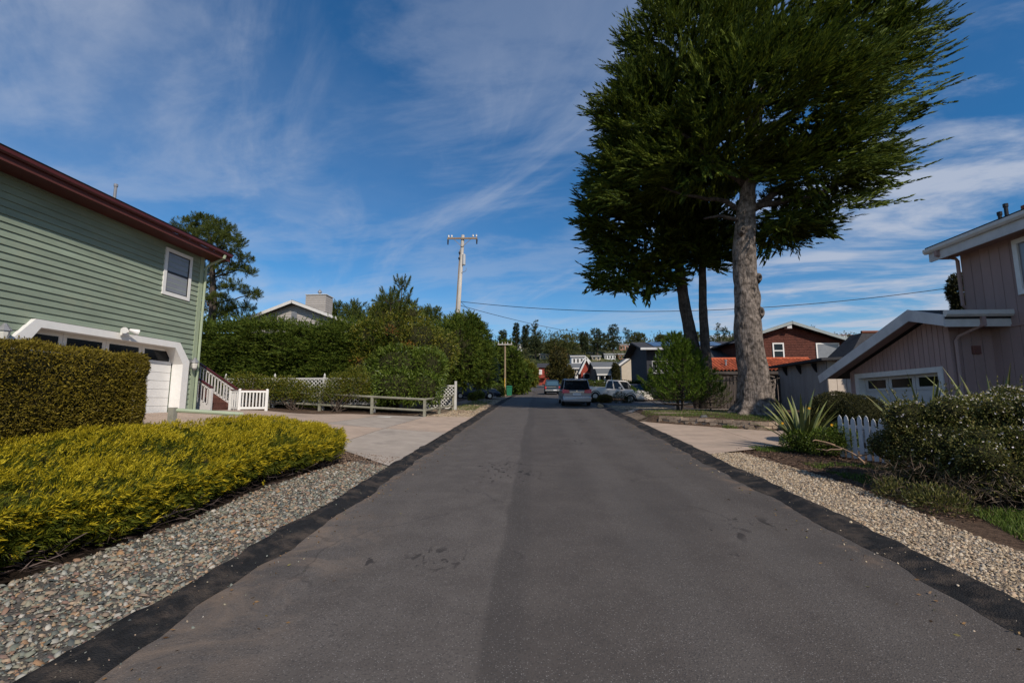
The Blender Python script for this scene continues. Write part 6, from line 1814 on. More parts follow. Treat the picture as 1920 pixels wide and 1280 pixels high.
# dead limb leaning by the big trunk
db = thing("dead_branch", "bleached dead branch leaning against the board fence beside the big trunk", "branch", (10.4, 22.6, gz(10.4, 22.6)))
limb(db, [(10.15, 22.3, gz(10.1, 22.3)), (10.5, 22.6, 2.1), (10.95, 23.2, 3.1)], [.11, .06], M_BARK1, "branch")
for k in range(14):
    a = np.array((10.5 + .3 * rv.random(), 22.8, 2.7 + .5 * rv.random())); limb(db, [a, a + np.array((-.5 + rv.normal() * .35, .2 * rv.normal(), .12 * rv.normal() + .1)), a + np.array((-.8 + .9 * rv.normal(), .3 * rv.normal(), .25 + .15 * rv.normal()))], [.03, .012], M_BARK1, "twig", 5)


# ---- conifers built of whorls (young pines)
def whorl_pine(name, label, base, H, R, mat, nwh=11, nb=7, needle=.14, npl=70, up=.35, leaders=1, group=None, lean=(0, 0), trunk_r=.09, candle=0.25, width=.014, tipn=60):
    t = thing(name, label, "tree", base, group=group)
    b = np.array(base, float)
    qs, bm = [], MB()
    for ld in range(leaders):
        off = np.array((0, 0, 0.0)) if ld == 0 else np.array((rv.normal() * .3, rv.normal() * .3, 0))
        top = b + np.array((lean[0], lean[1], H * (1 - .12 * ld))) + off * 2
        s0 = b + off
        trunk_mesh(t, [s0 - (0, 0, .1), (s0 + top) / 2, top], [trunk_r, trunk_r * .6, .02], M_BARK2, n=8, knob=.05, seg=8)
        for w in range(nwh):
            f_ = .06 + .92 * (w + rv.random() * .5) / nwh
            c = s0 + (top - s0) * f_
            rr = R * (1 - f_) ** 1.0 * (.8 + .35 * rv.random()) + .12
            for k in range(nb):
                a = 2 * math.pi * (k + rv.random() * .6) / nb + w
                d0 = unit(np.array((math.cos(a), math.sin(a), up * (.2 + f_))))
                e = c + d0 * rr
                e2 = e + np.array((0, 0, rr * .22 + .05))
                bm.tube([c, (c + e) / 2 - (0, 0, .03), e2], [.022, .015, .006], 4, caps=False)
                n_ = int(npl * (.35 + rr / R))
                tt = .25 + .75 * rv.random(n_) ** .8
                P_ = c + (e2 - c) * tt[:, None] + rv.normal(size=(n_, 3)) * .05
                dd = unit((e2 - c) / max(np.linalg.norm(e2 - c), .01) * .7 + np.array((0, 0, .35)) + .75 * rv.normal(size=(n_, 3)))
                qs.append(blades(P_, dd, needle * (.7 + .6 * rv.random(n_)), width, rv))
                cd = np.array([e2]); dirs = np.array([unit(d0 * .6 + np.array((0, 0, .9)))])
                qs.append(plumes(cd, dirs, candle, tipn, needle, width, .18, .8, rv))
        qs.append(plumes(np.array([top - (0, 0, .3)]), np.array([[0, 0, 1.0]]), .5, 80, needle, width, .15, .7, rv))
    bm.build("branches", M_TWIG, t)
    foliage("needles", qs, mat, t)
    return t


pb_ = gnd(1275, 776); pb_ = np.array((6.72, 24.3, gz(6.72, 24.3)))
whorl_pine("young_pine", "bushy bright green young pine at the grass edge in front of the leaning trunk", pb_, 3.75, 2.0, M_YPINE, 14, 8, .17, 75, .30, 2, trunk_r=.08, width=.028, tipn=50)
whorl_pine("young_pine", "small dark young pine in the shade between the young pine and the big trunk", (8.35, 24.4, gz(8.35, 24.4)), 1.9, 1.0, M_PINE, 9, 7, .14, 40, .3, 1, trunk_r=.05, width=.018, tipn=26)
whorl_pine("young_pine", "open topped pine with upright candles above the roadside shrubs", (-8.0, 26.0, gz(-8, 26.0)), 7.3, 2.6, M_PINE, 9, 6, .20, 55, .55, 3, trunk_r=.09, candle=.5, width=.03, tipn=70)

# ---- the pine behind the green house
pt_ = thing("pine_tree", "big dark pine standing behind the green house", "tree", (-21.0, 33, gz(-21, 33)))
Yp = 33.0


def pp(u, v, dy=0.0): return atY(u, v, Yp + dy)


g0 = np.array((pp(392, 600)[0], Yp, gz(-21, 33)))
trunk_mesh(pt_, [g0, pp(395, 640), pp(400, 560), pp(398, 490), pp(392, 440)], [.35, .3, .24, .17, .06], M_BARK2, n=14, seg=16)
clumps = [(350, 425, 24, 14), (380, 418, 28, 14), (410, 428, 26, 14), (432, 440, 22, 14), (395, 445, 34, 18), (365, 445, 26, 16), (425, 458, 24, 14), (450, 458, 12, 12), (440, 478, 16, 10), (462, 487, 13, 9), (450, 505, 20, 10), (468, 510, 11, 9), (420, 500, 22, 10), (405, 515, 18, 8), (395, 535, 22, 10), (440, 535, 20, 8), (470, 552, 20, 6), (482, 550, 8, 6), (455, 575, 22, 7), (412, 560, 22, 8), (385, 560, 18, 9), (402, 580, 26, 9), (395, 480, 24, 14), (345, 470, 22, 16), (360, 500, 26, 20), (360, 550, 25, 22), (430, 590, 26, 8), (470, 595, 12, 5)]
lobs = [LB(u, v, Yp + rv.normal() * .8, a, b) for u, v, a, b in clumps]
for i, l_ in enumerate(lobs):
    if i % 2 == 0:
        zt = min(max(l_[2] - .6, g0[2] + 4), pp(392, 440)[2])
        limb(pt_, [(pp(397, 500)[0], Yp, zt), ((pp(397, 500)[0] + l_[0]) / 2, (Yp + l_[1]) / 2, zt + .25), l_[:3]], [.08, .03], M_BARK2, n=5)
C, Nn = shell(lobs, 1700, rv, .45, -.8)
D = unit(Nn + np.array((0, 0, .45)) + .4 * rv.normal(size=C.shape))
foliage("crown", plumes(C - D * .15, D, .42, 40, .22, .028, .35, .8, rv), M_PINE, pt_)


# ---- shrubs and hedges
def shrub(name, label, cat, lobes, mat, n, leaf, wid, clump=None, base=None, up=.25, core=True, jit=.7, inner=.72, corem=None, stems=0, extra=None, group=None, low=-.8, corefrac=.78):
    lobes = np.array(lobes, float)
    if base is None:
        c = lobes[:, :3].mean(0); base = (c[0], c[1], gz(c[0], c[1]))
    t = thing(name, label, cat, base, group=group)
    C, Nn = shell(lobes, n, rv, inner, low)
    ok = C[:, 2] > ground(C[:, 0], C[:, 1]) + .02
    C, Nn = C[ok], Nn[ok]
    D = unit(Nn + np.array((0, 0, up)) + jit * rv.normal(size=C.shape))
    qs = []
    if clump:
        qs.append(plumes(C - D * clump[1] * .3, D, clump[1] * (.7 + .6 * rv.random(len(C))), clump[0], leaf, wid, clump[2], clump[3], rv))
    else:
        qs.append(blades(C, D, leaf * (.6 + .8 * rv.random(len(C))), wid, rv, .1))
    foliage("foliage", qs, mat, t, core_ellipsoids(lobes, corefrac, 9) if core else None)
    if stems:
        m = MB()
        for _ in range(stems):
            e = C[rv.integers(len(C))]; s0 = np.array(base) + np.array((rv.normal() * .15, rv.normal() * .15, 0))
            m.tube([s0, (s0 + e) / 2 + rv.normal(size=3) * .08, e], [.025, .016, .005], 5, caps=False)
        m.build("stems", M_TWIG, t)
    return t


# cypress hedge: a long clipped-sided mass of horizontal sprays
hg = thing("cypress_hedge", "tall dark green cypress hedge behind the lattice fence", "hedge", (-14, 25.5, gz(-14, 25.5)))
n = 5600
fx_ = -20.5 + 12.3 * rv.random(n)
top_ = rv.random(n) < .17
zt = 6.12 + .20 * nz3(np.stack([fx_, 0 * fx_, 0 * fx_], -1), .9) - .25 * ss(-12, -8.5, fx_)
zz = np.where(top_, zt, 1.6 + (zt - 1.6) * rv.random(n))
yy = np.where(top_, 24.6 + 2.4 * rv.random(n), 24.5 + .30 * nz3(np.stack([fx_, 0 * fx_, zz * 1.6], -1), 1.1) + .35 * ss(5.2, 6.2, zz))
C = np.stack([fx_, yy, zz], -1)
D = unit(np.stack([.9 * rv.normal(size=n), np.where(top_, -.3, -.8) + .25 * rv.normal(size=n), np.where(top_, .7, .10) + .15 * rv.normal(size=n)], -1))
V, Q = [], []
mm = MB(); mm.box((-20.5, 24.75, 1.2), (-8.4, 27, 5.80))
foliage("foliage", plumes(C, D, .55 + .35 * rv.random(n), 26, .16, .040, .20, .60, rv), M_HEDGE, hg, (np.array(mm.v), np.array(mm.f)))

# clipped hedge by the garage
ck = thing("clipped_hedge", "squarely clipped olive brown hedge in front of the garage door", "hedge", (-9.7, 7, gz(-9.7, 7)))
X0, X1, Y0, Y1 = -8.95, -10.6, 1.5, 10.5
rr = .5


def hedge_pt(n_):
    """points on a box with rounded upright edges and shoulders"""
    per = [("f", 9.0 * 2.1), ("e", 1.7 * 2.1), ("t", 9.0 * 1.7)]
    P_, N_ = [], []
    for nm, ar in per:
        k = int(n_ * ar / sum(a for _, a in per))
        if nm == "f": p = np.stack([np.full(k, X0), Y0 + (Y1 - Y0) * rv.random(k), rv.random(k)], -1); q = np.tile((1., 0, 0), (k, 1))
        elif nm == "e": p = np.stack([X1 + (X0 - X1) * rv.random(k), np.full(k, Y1), rv.random(k)], -1); q = np.tile((0, 1., 0), (k, 1))
        else: p = np.stack([X1 + (X0 - X1) * rv.random(k), Y0 + (Y1 - Y0) * rv.random(k), np.ones(k)], -1); q = np.tile((0, 0, 1.), (k, 1))
        P_.append(p); N_.append(q)
    return np.concatenate(P_), np.concatenate(N_)


def hedge_round(p, q):
    p = p.copy(); q = q.copy()
    zt_ = 3.02 + .02 * (p[:, 1] - 6.0)
    zb_ = ground(p[:, 0], p[:, 1]) + .12
    z_ = zb_ + (zt_ - zb_) * p[:, 2]
    ax, ay, az = X0 - p[:, 0], Y1 - p[:, 1], zt_ - z_
    # sphere-ish rounding of the far end: swell in the middle, round top and bottom
    cx1, cy1, cz1 = np.maximum(rr - ax, 0), np.maximum(.75 - ay, 0), np.maximum(.30 - az, 0)
    cz2 = np.maximum(.55 - (z_ - zb_), 0) * (ay < 1.2)
    v = np.stack([cx1 / rr, cy1 / .75, cz1 / .30], -1)
    l = np.linalg.norm(v, axis=1); s_ = np.where(l > 1, 1 / np.maximum(l, 1e-6), 1.0)
    p[:, 0] -= cx1 * (1 - s_); p[:, 1] -= cy1 * (1 - s_) + cz2 * .35; z_ = z_ - cz1 * (1 - s_)
    q = np.where((l > .8)[:, None], unit(v + .02), q)
    return np.stack([p[:, 0], p[:, 1], z_], -1), q


p, q = hedge_pt(100000)
C, Nn = hedge_round(p, q)
a_ = rv.random(15000) * math.pi / 2; zf = rv.random(15000)
p = np.stack([X0 - rr * (1 - np.cos(a_)), Y1 - .75 * (1 - np.sin(a_)), zf], -1); q = np.stack([np.cos(a_), np.sin(a_), 0 * a_], -1)
zt_ = 3.02 + .02 * (p[:, 1] - 6.0); zb_ = ground(p[:, 0], p[:, 1]) + .12; z_ = zb_ + (zt_ - zb_) * zf
d_ = np.maximum(.30 - (zt_ - z_), 0); d2 = np.maximum(.55 - (z_ - zb_), 0)
p = p - q * (d_ ** 2 * 1.5 + d2 ** 2 * .5)[:, None]
C = np.concatenate([C, np.stack([p[:, 0], p[:, 1], z_], -1)]); Nn = np.concatenate([Nn, q])
C = C + Nn * (.05 * nz3(C, 2.2) + .03 * nz3(C, 7.0, 2.0) + .015 * rv.normal(size=len(C)))[:, None]
D = unit(Nn * .8 + np.array((0, 0, .25)) + .8 * rv.normal(size=C.shape))
uu_, vv_ = np.meshgrid(np.linspace(0, 1, 30), np.linspace(0, 1, 16), indexing="ij")
mm = MB(); mm.box((X1 + .1, Y0, .6), (X0 - .10, Y1 - .55, 2.92)); mm.box((X1 + .3, Y1 - .549, 1.7), (X0 - .45, Y1 - .18, 2.65))
foliage("foliage", blades(C, D, .025 + .055 * rv.random(len(C)) ** 1.5, .008 + .02 * rv.random(len(C)), rv), M_CLIP, ck, (np.array(mm.v), np.array(mm.f)))

k = rv.random(len(C)) < .012
foliage("stray_shoots", _pl(C[k], unit(Nn[k] + (0, 0, .8) + .4 * rv.normal(size=(k.sum(), 3))), .06 + .07 * rv.random(k.sum()), 9, .04, .016, .12, .9, rv), M_CLIP, ck)
# golden juniper
jn = thing("golden_juniper", "spreading golden yellow juniper along the left kerb strip", "shrub", (-7, 7, gz(-7, 7)))


def jun(s_, y_):
    xf = np.interp(y_, [-3, 4.2, 5.2, 7, 8.6, 9.5, 10.3, 11.0, 11.8], [-5.1, -4.95, -4.68, -4.72, -4.74, -4.45, -4.40, -4.8, -6.2]) + .05 * np.sin(2.3 * y_) + .03 * np.sin(5.1 * y_ + 1)
    xb = np.interp(y_, [-3, 4, 8, 9.5, 11.2, 11.8], [-9.4, -9.2, -8.6, -7.9, -7.2, -6.3])
    x_ = xf + (xb - xf) * s_
    e = np.clip(1 - np.abs(2 * s_ - 1) ** 5, 0, 1) ** .5 * np.clip(1 - ((y_ - 3) / 8.9) ** 14, 0, 1) ** .5
    hgt = (.68 + .07 * nz3(np.stack([x_, y_, 0 * x_], -1), 1.2, 4.0) + .05 * nz3(np.stack([x_, y_, 0 * x_], -1), 3.1, 1.0) - .13 * ss(8.5, 6.0, y_) + .07 * ss(8.0, 10.5, y_) - .10 * ss(8.0, 5.5, y_) * (1 - ss(.3, .8, s_)))
    return x_, .16 + (hgt - .16) * e


n = 9000
s_ = rv.random(n) ** 1.2; y_ = 0.3 + 11.5 * rv.random(n) ** .8
x_, h_ = jun(s_, y_)
z_ = ground(x_, y_) + h_
_, h2 = jun(np.clip(s_ + .02, 0, 1), y_); xx2, _ = jun(np.clip(s_ + .02, 0, 1), y_)
sx = np.clip((h2 - h_) / np.where(np.abs(xx2 - x_) < 1e-3, 1e-3, xx2 - x_), -4, 4)
_, h3 = jun(s_, y_ + .05); sy = np.clip((h3 - h_) / .05, -4, 4)
Nn = unit(np.stack([-sx, -sy, np.ones(n)], -1))
C = np.stack([x_, y_, z_], -1)
fl = unit(np.stack([.8 + .5 * rv.normal(size=n), .7 * rv.normal(size=n), .1 * rv.normal(size=n)], -1))
D = unit(.65 * Nn + .75 * fl)
green = plumes(C - Nn * .10 - D * .08, D, .17, 15, .070, .015, .5, .8, rv)
k = Nn[:, 2] > .05 + .35 * rv.random(n)
k &= nz3(C, 2.4, 7) + .5 * rv.normal(size=n) > -.12
gold = plumes(C[k] - Nn[k] * .02, unit(D[k] + np.array((0, 0, .12))), .13 + .07 * rv.random(k.sum()), 18, .052, .0115, .30, .7, rv)
# skirt hanging over the front edge
n2 = 3600
y2 = .3 + 11.4 * rv.random(n2); s2 = .02 * rv.random(n2)
x2, h2 = jun(s2, y2); C2 = np.stack([x2 + .03 * rv.normal(size=n2), y2, ground(x2, y2) + .26 + .34 * rv.random(n2)], -1)
D2 = unit(np.stack([np.full(n2, .8) + .3 * rv.normal(size=n2), .5 * rv.normal(size=n2), .1 + .3 * rv.normal(size=n2)], -1))
skirt = plumes(C2 - D2 * .05, D2, .16, 14, .08, .016, .5, .8, rv)
us, vs2_ = np.linspace(0, 1, 24), np.linspace(.2, 11.75, 80)
U, V_ = np.meshgrid(us, vs2_, indexing="ij"); X_, H_ = jun(.03 + .94 * U, V_)
Z_ = ground(X_, V_) + np.maximum(H_ - .13, .23); CP = np.stack([X_, V_, Z_], -1).reshape(-1, 3); I = np.arange(24 * 80).reshape(24, 80)
foliage("foliage", [green, skirt], M_JUNG, jn, (CP, np.stack([I[:-1, :-1], I[1:, :-1], I[1:, 1:], I[:-1, 1:]], -1).reshape(-1, 4)))
kk = (C2[:, 2] - ground(C2[:, 0], C2[:, 1]) > .40) & (rv.random(n2) < .6) | (rv.random(n2) < .10)
gold2 = plumes(C2[kk] + (.03, 0, .02), unit(D2[kk] + (0, 0, .2)), .14, 12, .07, .014, .3, .7, rv)
foliage("golden_tips", [gold, gold2], M_JUNY, jn)
m = MB()
for _ in range(26):
    yy = .8 + 9.6 * rv.random(); xa, _h = jun(np.array([.02]), np.array([yy])); a = np.array((xa[0] - .15, yy, gz(xa[0] - .15, yy) + .05))
    b = a + np.array((.22 + .2 * rv.random(), .25 * rv.normal(), .14 + .15 * rv.random())); m.tube([a, (a + b) / 2 + rv.normal(size=3) * .04, b], [.011, .008, .004], 5, caps=False)
m.build("bare_stems", pmat("grey_stem", (0.16, 0.12, 0.105), .95, .3, 6), jn)["kind"] = "stuff"

# shrubs along the lattice fence and the street on the left
shrub("rose_bush", "thin rambling rose bush at the house end of the lattice fence", "shrub", [LB(455, 716, 22.6, 40, 20, 12), LB(475, 722, 22.6, 40, 22, 12), LB(510, 726, 22.6, 30, 20, 12)], M_BOTT, 5600, .09, .04, core=False, inner=.3, stems=16, up=.5)
shrub("fence_shrub", "loose green shrub in front of the middle of the lattice fence", "shrub", [LB(535, 730, 22.7, 34, 27, 12), LB(567, 736, 22.7, 22, 22, 10)], M_BOTT, 5600, .09, .035, core=False, inner=.3, stems=14, up=.5)
shrub("fence_shrub", "tall thin shrub hiding the lattice near the corner of the fence", "shrub", [LB(632, 728, 22.6, 28, 32, 12), LB(668, 722, 22.6, 30, 38, 12), LB(600, 740, 22.6, 22, 20, 8)], M_BOTT, 8200, .10, .032, core=False, inner=.3, stems=20, up=.6)
shrub("oleander_shrub", "lush green long leaved shrub behind the corner of the rail fence", "shrub", [LB(740, 728, 23.3, 50, 38, 34), LB(790, 730, 23.6, 42, 36, 30), LB(705, 722, 23.6, 32, 36, 24), LB(745, 690, 24.0, 62, 44, 30), LB(800, 690, 24.2, 40, 40, 26)], M_OLE, 9500, .22, .045, core=True, up=.35, jit=.65, corefrac=.7)
shrub("bottlebrush_shrub", "tall yellow green shrub mass with orange sprays beside the cypress hedge", "shrub", [LB(692, 640, 24.6, 40, 46, 30), LB(735, 628, 24.9, 46, 44, 34), LB(785, 640, 25.0, 50, 50, 34), LB(680, 690, 24.4, 30, 40, 24), LB(825, 660, 25.6, 36, 48, 30), LB(715, 592, 25.2, 26, 22, 20), LB(770, 592, 25.4, 24, 20, 18)], M_BOTT, 12500, .17, .042, core=True, up=.5, jit=.75, inner=.5, corefrac=.6)
for u, v in ((765, 646), (700, 637), (672, 680), (745, 620), (790, 655)):
    pass
C = np.concatenate([np.array([atY(u + rv.normal() * 7, v + rv.normal() * 5, 23.9 + .4 * rv.random()) for _ in range(60)]) for u, v in ((766, 646), (671, 678), (735, 618), (757, 652))])
o = foliage("dry_sprays", blades(C, unit(rv.normal(size=C.shape) + (0, -.5, .3)), .14, .04, rv), M_DRYL, bpy.data.objects["bottlebrush_shrub"])
shrub("cypress_shrub", "dense dark cypress shrub at the street end of the hedge", "shrub", [LB(850, 665, 29.5, 55, 68, 50), LB(885, 655, 30.5, 35, 55, 40), LB(820, 700, 29, 40, 45, 34), LB(905, 690, 31, 22, 40, 26), LB(870, 615, 30.5, 34, 26, 30)], M_HEDGE, 2200, .20, .05, clump=(22, .5, .35, .75), up=.1, jit=.4, low=-.95)
shrub("silver_shrub", "grey green silvery shrub at the kerb before the brown street pole", "shrub", [LB(917, 695, 41, 20, 28, 20), LB(905, 710, 40, 15, 22, 15)], M_SILV, 4200, .16, .05, up=.3)
shrub("kerb_shrub", "low green shrub beside the pale picket gate", "shrub", [LB(898, 741, 38, 11, 9, 8), LB(886, 744, 37, 9, 8, 8)], M_BOTT, 1500, .12, .05)
shrub("kerb_shrub", "round green shrub at the foot of the brown street pole", "shrub", [LB(934, 733, 47, 15, 14, 12)], M_OLE, 1700, .13, .05)
# dark conifers behind the poles
for u, vt, vb, w_, Y_, lab in ((968, 658, 738, 24, 57, "dark spreading conifer right of the brown street pole"), (985, 680, 734, 16, 66, "rounded yellow green tree at the left kerb near the crest"), (940, 640, 728, 30, 60, "broad dark tree behind the brown street pole"), (912, 648, 720, 26, 52, "dark tree rising above the silvery shrub")):
    lobs = [LB(u + w_ * .3 * rv.normal(), vt + (vb - vt) * f_, Y_, w_ * (.45 + .55 * f_), (vb - vt) * .22) for f_ in (.2, .4, .6, .8)]
    t = shrub("roadside_tree", lab, "tree", lobs, M_HEDGE if "dark" in lab else M_BOTT, 650, .34, .10, clump=(20, .8, .35, .8), up=.15, jit=.4, low=-.95, group=None)
    a = atY(u, vb, Y_); trunk_mesh(t, [(a[0], Y_, gz(a[0], Y_) - .2), (a[0], Y_, lobs[1][2])], [.22, .1], M_BARK2, n=8, seg=5)
# background pines above the hedge
for u, vt, w_, Y_, lab in ((700, 562, 40, 47, "flat topped pine rising behind the yellow green shrub mass"), (662, 572, 16, 52, "dark pine top just right of the grey house roof"), (625, 570, 20, 55, "small dark pine top over the edge of the grey house roof"), (742, 560, 22, 50, "dark pine top behind the open topped pine"), (800, 580, 26, 49, "dark treetop left of the tall utility pole")):
    t = thing("background_pine", lab, "tree", (atY(u, 700, Y_)[0], Y_, gz(atY(u, 700, Y_)[0], Y_)))
    lobs = [LB(u + w_ * .5 * rv.normal(), vt + 8 + 40 * f_, Y_ + rv.normal(), w_ * (.4 + .4 * rv.random()), 7) for f_ in np.linspace(0, 1, 7)]
    C, Nn = shell(lobs, 420, rv, .4, -.9); D = unit(Nn + (0, 0, .4) + .4 * rv.normal(size=C.shape))
    foliage("crown", plumes(C, D, .6, 20, .3, .06, .35, .8, rv), M_PINE, t)
    a = atY(u, vt + 10, Y_); trunk_mesh(t, [(a[0], Y_, gz(a[0], Y_) - .2), tuple(a)], [.3, .08], M_BARK2, n=8, seg=6)

# ---- right side planting
FB = [(6.92, 8.75, gz(6.5, 8.7) + .70, .92, .90, .78), (7.5, 8.5, gz(7.5, 8.5) + .82, 1.05, .95, .88), (6.78, 9.2, gz(6.7, 9.2) + .6, .5, .55, .58), (8.4, 8.3, gz(8.4, 8.3) + .75, 1.05, .95, .80), (7.0, 7.95, gz(7, 7.9) + .52, .82, .62, .55), (8.0, 7.5, gz(8, 7.5) + .6, .95, .75, .55)]
a_, b_ = shell(FB, 34, rv, .98, -.1)
FB += [(*(p_ - n_ * .08), r_, r_, r_ * (.7 + .5 * rv.random())) for p_, n_, r_ in zip(a_, b_, .16 + .22 * rv.random(34))]
fb = shrub("flowering_bush", "big rounded bush covered in small white flowers beside the picket fence", "shrub",
           FB,
           M_BUSH, 52000, .042, .022, up=.35, jit=.75, inner=.80, stems=40, low=-.6, corefrac=.80)
# loose shoots standing out of its outline
C, Nn = shell(FB, 150, rv, .97, .0)
foliage("shoots", _pl(C - Nn * .05, unit(Nn + (0, 0, .7) + .35 * rv.normal(size=C.shape)), .22 + .2 * rv.random(len(C)), 22, .045, .022, .10, 1.0, rv), M_BUSH, fb)
lobs = FB
C, Nn = shell(lobs, 5200, rv, .97, -.35)
k = rv.random(len(C)) < (.30 + .70 * ss(.1, .9, Nn[:, 2])) * (.25 + .75 * ss(6.2, 8.2, C[:, 0])) * (.3 + .7 * (nz3(C, 2.0, 5) > -.1))
C, Nn = C[k], Nn[k]
qs = []
for j in range(4):
    a = unit(Nn + .5 * rv.normal(size=C.shape)); T_ = unit(np.cross(Nn, rv.normal(size=C.shape)))
    qs.append(blades(C + Nn * .012, unit(T_ + .35 * Nn), .020, .017, rv))
o = foliage("blossom", qs, M_BLOS, fb, kind="stuff")
# bare brown lower branches of that bush
n = 2600
C, Nn = shell([(7.0, 7.5, gz(7, 7.5) + .25, 1.3, .75, .35), (6.0, 8.3, gz(6, 8.3) + .25, .6, .8, .35)], n, rv, .5, -.5)
foliage("bare_twigs", blades(C, unit(rv.normal(size=C.shape) + (-.2, -.5, .4)), .16 * (.5 + rv.random(n)), .008, rv), leafmat("bare_twig", [(0.06, 0.045, 0.03), (0.15, 0.105, 0.07)], trans=0.), fb)
shrub("small_sprig_shrub", "wispy green sprigs at the gravel edge below the flowering bush", "shrub", [(5.75, 7.55, gz(5.7, 7.5) + .16, .38, .5, .24), (5.6, 8.2, gz(5.6, 8.2) + .14, .25, .35, .22)], M_BUSH, 2200, .06, .016, core=False, up=1.2, jit=.5, inner=.2)
shrub("dark_round_shrub", "dark olive rounded shrub behind the picket fence", "shrub", [LB(1570, 768, 14.2, 50, 34, 40), LB(1615, 775, 13.6, 42, 34, 36), LB(1535, 785, 14.2, 32, 26, 30)], M_BUSHD, 15000, .05, .02, up=.5, jit=.6, inner=.8, corefrac=.84)
shrub("yellow_flower_shrub", "low green shrub dotted with yellow flowers under the striped flax", "shrub", [(6.95, 12.5, gz(6.9, 12.5) + .33, .55, .55, .36), (6.55, 12.9, gz(6.5, 12.9) + .30, .42, .4, .30), (7.3, 12.3, gz(7.3, 12.3) + .42, .38, .4, .38)], M_OLE, 9000, .055, .018, up=.6, jit=.6, inner=.55, core=True, corefrac=.6, stems=14)
yt = bpy.data.objects["yellow_flower_shrub"]
for u, v, Y_ in ((1559, 796, 12.0), (1517, 765, 12.6), (1467, 793, 12.6)):
    p_ = atY(u, v, Y_); m = MB()
    for k in range(8):
        a = k * math.pi / 4; m.add([p_, p_ + np.array((.018 * math.cos(a - .35), -.012, .018 * math.sin(a - .35))), p_ + np.array((.045 * math.cos(a), -.02, .045 * math.sin(a))), p_ + np.array((.018 * math.cos(a + .35), -.012, .018 * math.sin(a + .35)))], [(0, 1, 2, 3)])
    m.build("flower", M_YEL, yt)
wb = thing("gnarled_stem", "gnarled bare brown branch lying in front of the picket fence", "branch", (7.0, 11.7, gz(7, 11.7)))
for pts_ in ([(7.15, 11.3, .05), (7.1, 11.5, .25), (6.9, 11.9, .42), (6.75, 12.2, .42)], [(7.0, 11.75, .35), (6.7, 11.9, .28), (6.5, 12.0, .3)], [(7.1, 11.45, .2), (7.4, 11.3, .36), (7.6, 11.1, .33)], [(7.15, 11.3, .03), (6.95, 11.15, .02), (6.7, 11.2, .03)], [(6.9, 11.9, .42), (6.6, 12.1, .55), (6.45, 12.0, .52)]):
    limb(wb, [(a, b, gz(a, b) + c * .8) for a, b, c in pts_], [.024, .008], pmat("bleached_stem", (0.30, 0.20, 0.13), .9, .3, 6), "branch", 6)

M_FLAX = pmat("flax_leaf", (0.145, 0.165, 0.05), 0.5, 0.3, 3.0, 0, spec=.35, ovar=.35, stretch=(30, 30, 1.2), dirt=(0.30, 0.24, 0.09), dscale=3.0)


def flax(name, label, base, n, hmin, hmax, spread, wid=.055):
    t = thing(name, label, "plant", base)
    for i in range(n):
        a = rv.random() * 2 * math.pi; ln = hmin + (hmax - hmin) * rv.random()
        tilt = spread * (.12 + .88 * rv.random() ** 1.3)
        r0 = .16 * rv.random() ** .5
        p = np.array((r0 * math.cos(a), r0 * math.sin(a), 0.0)); dh = np.array((math.cos(a), math.sin(a), 0.0)); sd = np.array((-dh[1], dh[0], 0.0))
        tw = rv.normal() * .7; sd = sd * math.cos(tw) + dh * math.sin(tw) * .6
        V, Fc = [], []; K = 7; th = tilt; w0 = wid * (.7 + .6 * rv.random())
        for k in range(K + 1):
            f_ = k / K
            w_ = w0 * (.55 + .75 * f_ if f_ < .35 else (1 - ((f_ - .35) / .65) ** 2.2) * .81 + .02)
            fold = np.array((0, 0, 0)) - unit(dh * math.cos(th) - np.array((0, 0, math.sin(th)))) * w_ * .35
            V += [p - sd * w_, p - fold * -1.0, p + sd * w_]
            if k < K:
                b = 3 * k; Fc += [(b, b + 1, b + 4, b + 3), (b + 1, b + 2, b + 5, b + 4)]
            p = p + (dh * math.sin(th) + np.array((0, 0, math.cos(th)))) * ln / K; th += .05 + .07 * tilt
        m = MB(); m.add(V, Fc); m.build("leaf", M_FLAX, t, world=False, smooth=False)
    return t


flax("striped_flax", "striped green and cream flax plant at the driveway corner", (6.75, 13.0, gz(6.75, 13)), 52, .85, 1.75, .75, .062)
flax("striped_flax", "striped flax plant poking up behind the flowering bush", (7.75, 10.2, gz(7.75, 10.2)), 34, 1.6, 2.2, .42)
flax("striped_flax", "striped flax leaves rising above the far side of the flowering bush", (8.9, 10.0, gz(8.9, 10.0)), 24, 1.7, 2.3, .40)
shrub("kerb_bush", "round olive and rust coloured bush in front of the beige pickup", "shrub", [LB(1134, 748, 35.5, 15, 9, 12)], leafmat("rust_olive_leaf", [(0.07, 0.075, 0.012), (0.12, 0.10, 0.015), (0.17, 0.07, 0.02)], .6, .2), 2200, .07, .04, up=.4)
shrub("kerb_bush", "dark loose bush in front of the cab of the beige pickup", "shrub", [LB(1163, 746, 35.3, 15, 13, 10), LB(1178, 751, 35.2, 10, 8, 8)], M_BUSHD, 1700, .10, .03, up=.7, core=False, inner=.4, stems=10)
shrub("kerb_bush", "low dark bush between the silver minivan and the rust coloured bush", "shrub", [LB(1116, 752, 36, 8, 6, 6)], M_BUSHD, 700, .09, .03, up=.5)
shrub("house_tree", "dark leafy tree rising behind the garage wing of the mauve house", "tree", [LB(1800, 545, 19.5, 20, 34, 20), LB(1812, 580, 19.5, 24, 30, 22)], M_BUSHD, 7000, .10, .05, up=.3, base=(16.6, 19.6, gz(16.6, 19.6)), core=False, inner=.3)
shrub("street_tree", "tall rusty green tree at the kerb above the dark blue suv", "tree", [LB(1047, 672, 80, 15, 22, 15), LB(1052, 700, 80, 22, 18, 18), LB(1037, 700, 80, 14, 16, 14), LB(1062, 705, 80, 14, 14, 14)], M_RUSTT, 2600, .6, .16, up=.5, jit=.5)
